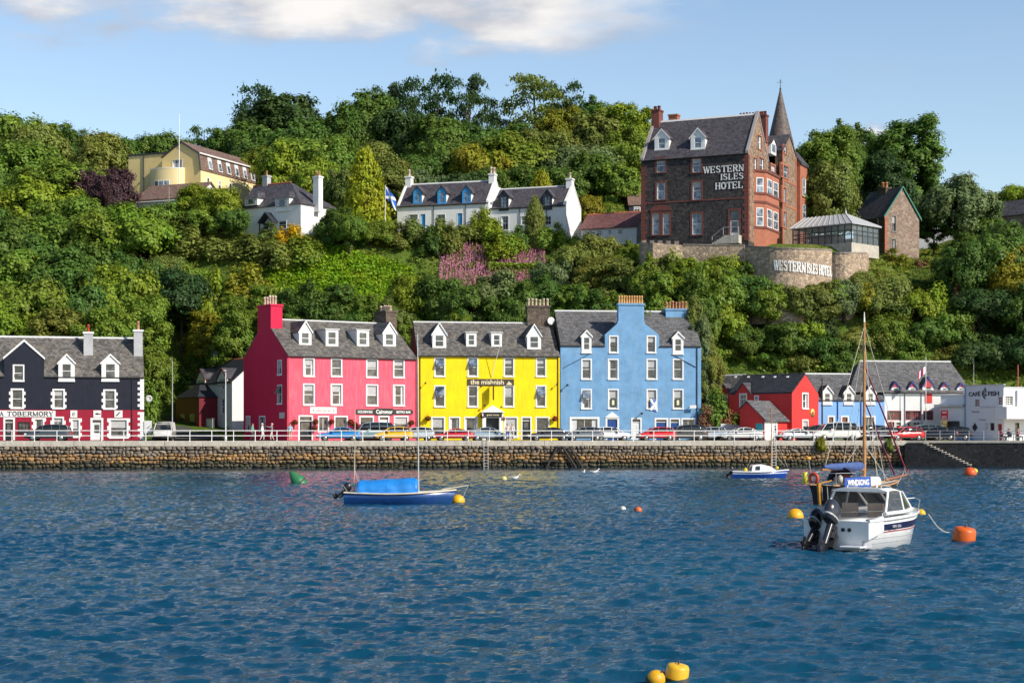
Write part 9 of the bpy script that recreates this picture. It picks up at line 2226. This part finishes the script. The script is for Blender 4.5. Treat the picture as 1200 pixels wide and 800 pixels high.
for a, c, sd in (('al', 'fl', 1), ('ar', 'fr', -1)):
 md0, md1 = (cx0 + 1.0, sd * wb, bz + .03), (cx0 + .98, sd * (wt - .02), zr0 - .03)
 pane([lp(a, .05), md0, md1, lp(a, .97)]); pane([md0, lp(c, .05), lp(c, .97), md1])
pane([lp('fl', .05), lp('fl', .97), lp('fr', .97), lp('fr', .05)])
m = MB(); m.box(2.55, 2.95, -.85, .85, cz, 1.02); m.build('dashboard', GREYG, e, bevel=.04)
m = MB(); torus(m, (2.40, -.42, 1.05), .17, .018); m.tube((2.40, -.42, 1.05), (2.56, -.42, 1.0), .025)
for a in (.5, 2.6, 4.7): m.tube((2.40, -.42, 1.05), (2.40, -.42 + .17 * math.cos(a), 1.05 + .17 * math.sin(a)), .012)
m.build('steering_wheel', BLACK, e)
TANS = plain('seat_tan', (.33, .24, .18), .7)
for y in (.42, -.42):
 m = MB(); m.box(1.75, 2.15, y - .26, y + .26, .74, .86); m.box(1.66, 1.76, y - .26, y + .26, .80, 1.32); m.tube((1.95, y, cz), (1.95, y, .74), .07); m.build('helm_seat', TANS, e, bevel=.03)
m = MB(); m.path([(.95, -.98, .90), (1.0, -.97, 1.05), (1.35, -.96, 1.08), (1.4, -.96, .95)], .02); m.build('grab_rail', METAL, e); m = MB(); m.path([(4.9, -.30, 1.0), (4.7, -.45, 1.32), (5.35, 0, 1.36), (4.7, .45, 1.32), (4.9, .3, 1.0)], .02); m.build('bow_rail', METAL, e)
m = MB(); m.tube((cx0 + .1, .72, 1.02), (cx0 + .1, -.72, 1.1), .012); m.build('rope', ROPE, e)
ob = outboard(e, (-.22, .12, .52), 1.22, .62, plain('cowl_charcoal', (.03, .032, .04), .22)); ob2 = outboard(e, (-.22, .66, .44), 1.02, .85)
for i, y in enumerate((-.22, -.42)): m = MB(); m.lathe([(.06, -.012), (.06, .012)], 12, 0, (-.012, y, .60), 'X'); m.build('transom_fitting', BLACK, e)
font_text('letters', 'SEA 505', e, (1.75, -1.075, .665), (R(90 - 4), 0, R(0)), .07, .55, plain('letter_grey', (.45, .45, .5), .4), 0)
# ------------------------------------------------------------------ buoys, gulls
def buoy(label, px, py, r_, colr, shape='ball', tilt=(0, 0), extra=None, group='mooring buoys'):
 Y = F * H / (py - HY); e = empty('mooring_buoy', (PX(px, Y), Y, 0), 0, label, 'buoy', group, tilt[0], tilt[1]); cm = paint('buoy_%d' % int(sum(c * k for c, k in zip(colr, (971, 353, 127)))), colr, .45, .12, (.2, .14, .06), .45, 4, .1, .4)
 m = MB()
 if shape == 'ball': m.lathe([(.02, -r_ * .7)] + [(r_ * math.cos(a), r_ * .25 + r_ * math.sin(a)) for a in np.linspace(-1.0, 1.5, 12)], 18)
 elif shape == 'drum': m.lathe([(r_ * .75, -r_ * .5), (r_ * .98, -r_ * .3), (r_, r_ * .1), (r_ * .97, r_ * .95), (r_ * .85, r_ * 1.2), (r_ * .4, r_ * 1.28), (.02, r_ * 1.26)], 18)
 else: m.lathe([(r_ * .9, -.3), (r_, 0), (r_ * .95, r_ * .5), (r_ * .5, r_ * 1.5), (r_ * .15, r_ * 2.0), (.01, r_ * 2.05)], 16)
 m.build('float', cm, e); zt = r_ * (1.25 if shape == 'ball' else 1.27 if shape == 'drum' else 2.0)
 m = MB(); torus(m, (0, 0, zt + .03), r_ * .16, r_ * .05, n=10, k=5); m.build('ring', plain('rusty_iron', (.12, .06, .035), .8), e)
 m = MB(); m.lathe([(r_ * .985, -.05), (r_ * 1.01, .0), (r_ * 1.01, r_ * .10), (r_ * .98, r_ * .13)], 18); m.build('weed_line', plain('weed_dark_green', (.03, .05, .015), .7), e)
 return e
buoy('green cone buoy tilted over left of the blue day boat', 351, 566, .52, (.015, .16, .06), 'cone', (0, R(-38)))
buoy('bright yellow ball buoy at the bow of the blue day boat', 537, 589, .33, (.75, .42, .01)); buoy('yellow ball buoy beside the left outboard of the white motor boat', 932, 607.5, .33, (.78, .38, .01))
buoy('large orange drum buoy on a line right of the white motor boat', 1129, 634, .36, (.62, .11, .012), 'drum', (R(8), R(6))); buoy('bright orange ball buoy below the pier steps', 1137, 556.5, .52, (.72, .09, .015)); buoy('small yellow float behind the orange buoy below the pier steps', 1142, 553, .28, (.62, .62, .02))
buoy('amber yellow buoy in the foreground with a rusty top, upright', 792.5, 795, .165, (.75, .43, .02), 'drum', (R(6), R(8))); b_ = buoy('smaller weedy yellow buoy lying beside the foreground buoy', 767, 797.5, .13, (.72, .36, .01), 'ball', (R(20), R(35)))
m = MB(); m.tube((.05, -.02, .05), (.30, -.06, .02), .03, .02); m.build('weedy_rope', plain('weed_bright', (.22, .30, .03), .7), b_)
buoy('yellow orange buoy at the bow of the white motor boat', 1079, 603, .20, (.75, .42, .01))
buoy('tiny pale yellow float on the open water left of the white gull pair', 590.5, 562, .22, (.6, .55, .2)); buoy('white ball float beside the orange swimmer float', 730, 597, .13, (.72, .70, .6))
buoy('flat orange float with a pale rag on open water', 747, 598.5, .17, (.62, .12, .03), 'ball', (R(15), R(50)))
def gull(label, px, py, s_, az):
 Y = F * H / (py - HY); e = empty('gull', (PX(px, Y), Y, .02), az, label, 'gull', 'gulls on the water'); m = MB()
 rr = [(-.30, .02, .10), (-.18, .08, .08), (0, .12, .07), (.14, .09, .10), (.20, .055, .17), (.23, .05, .24), (.28, .05, .28), (.33, .03, .27), (.40, .008, .25)]
 m.loft([[(x * s_, r_ * s_ * math.cos(a), (z + r_ * .8 * math.sin(a)) * s_) for a in np.linspace(0, 6.283, 9)[:-1]] for x, r_, z in rr]); m.build('body', plain('gull_white', (.75, .75, .74), .6), e)
 m = MB()
 for sd in (1, -1): m.loft([[(x * s_, sd * (.10 - abs(x) * .1) * s_, (.12 + k) * s_) for k in (-.02, .04)] for x in (.08, -.1, -.34)], closed=False, caps=False)
 m.build('wing', plain('gull_grey', (.32, .33, .35), .6), e); m = MB(); m.tube((.34 * s_, 0, .27 * s_), (.44 * s_, 0, .245 * s_), .015 * s_, .004); m.build('bill', plain('bill_yellow', (.6, .4, .03), .5), e)
for px, py, s_, az, lab in ((604, 561, 1.15, .4, 'large gull floating beside the tiny pale float'), (684, 554, .9, 1.2, 'leftmost of the three gulls close to the quay'), (697, 554, 1.2, .2, 'biggest of the three gulls close to the quay'), (703, 554, .85, 2.6, 'rightmost of the three gulls close to the quay')): gull(lab, px, py, s_, az)
Ya = F * H / (634 - HY); e = empty('mooring_line', (PX(1122, Ya), Ya, .35), 0, 'pale mooring line from the white motor boat to the orange drum buoy', 'rope'); m = MB(); q = [Vector((0, 0, 0)).lerp(Vector((13.1 - PX(1122, Ya), 53.7 - Ya, .5)), k / 8) + Vector((0, 0, -.28 * math.sin(math.pi * k / 8))) for k in range(9)]; m.path(q, .016, 5); m.build('rope', ROPE, e)
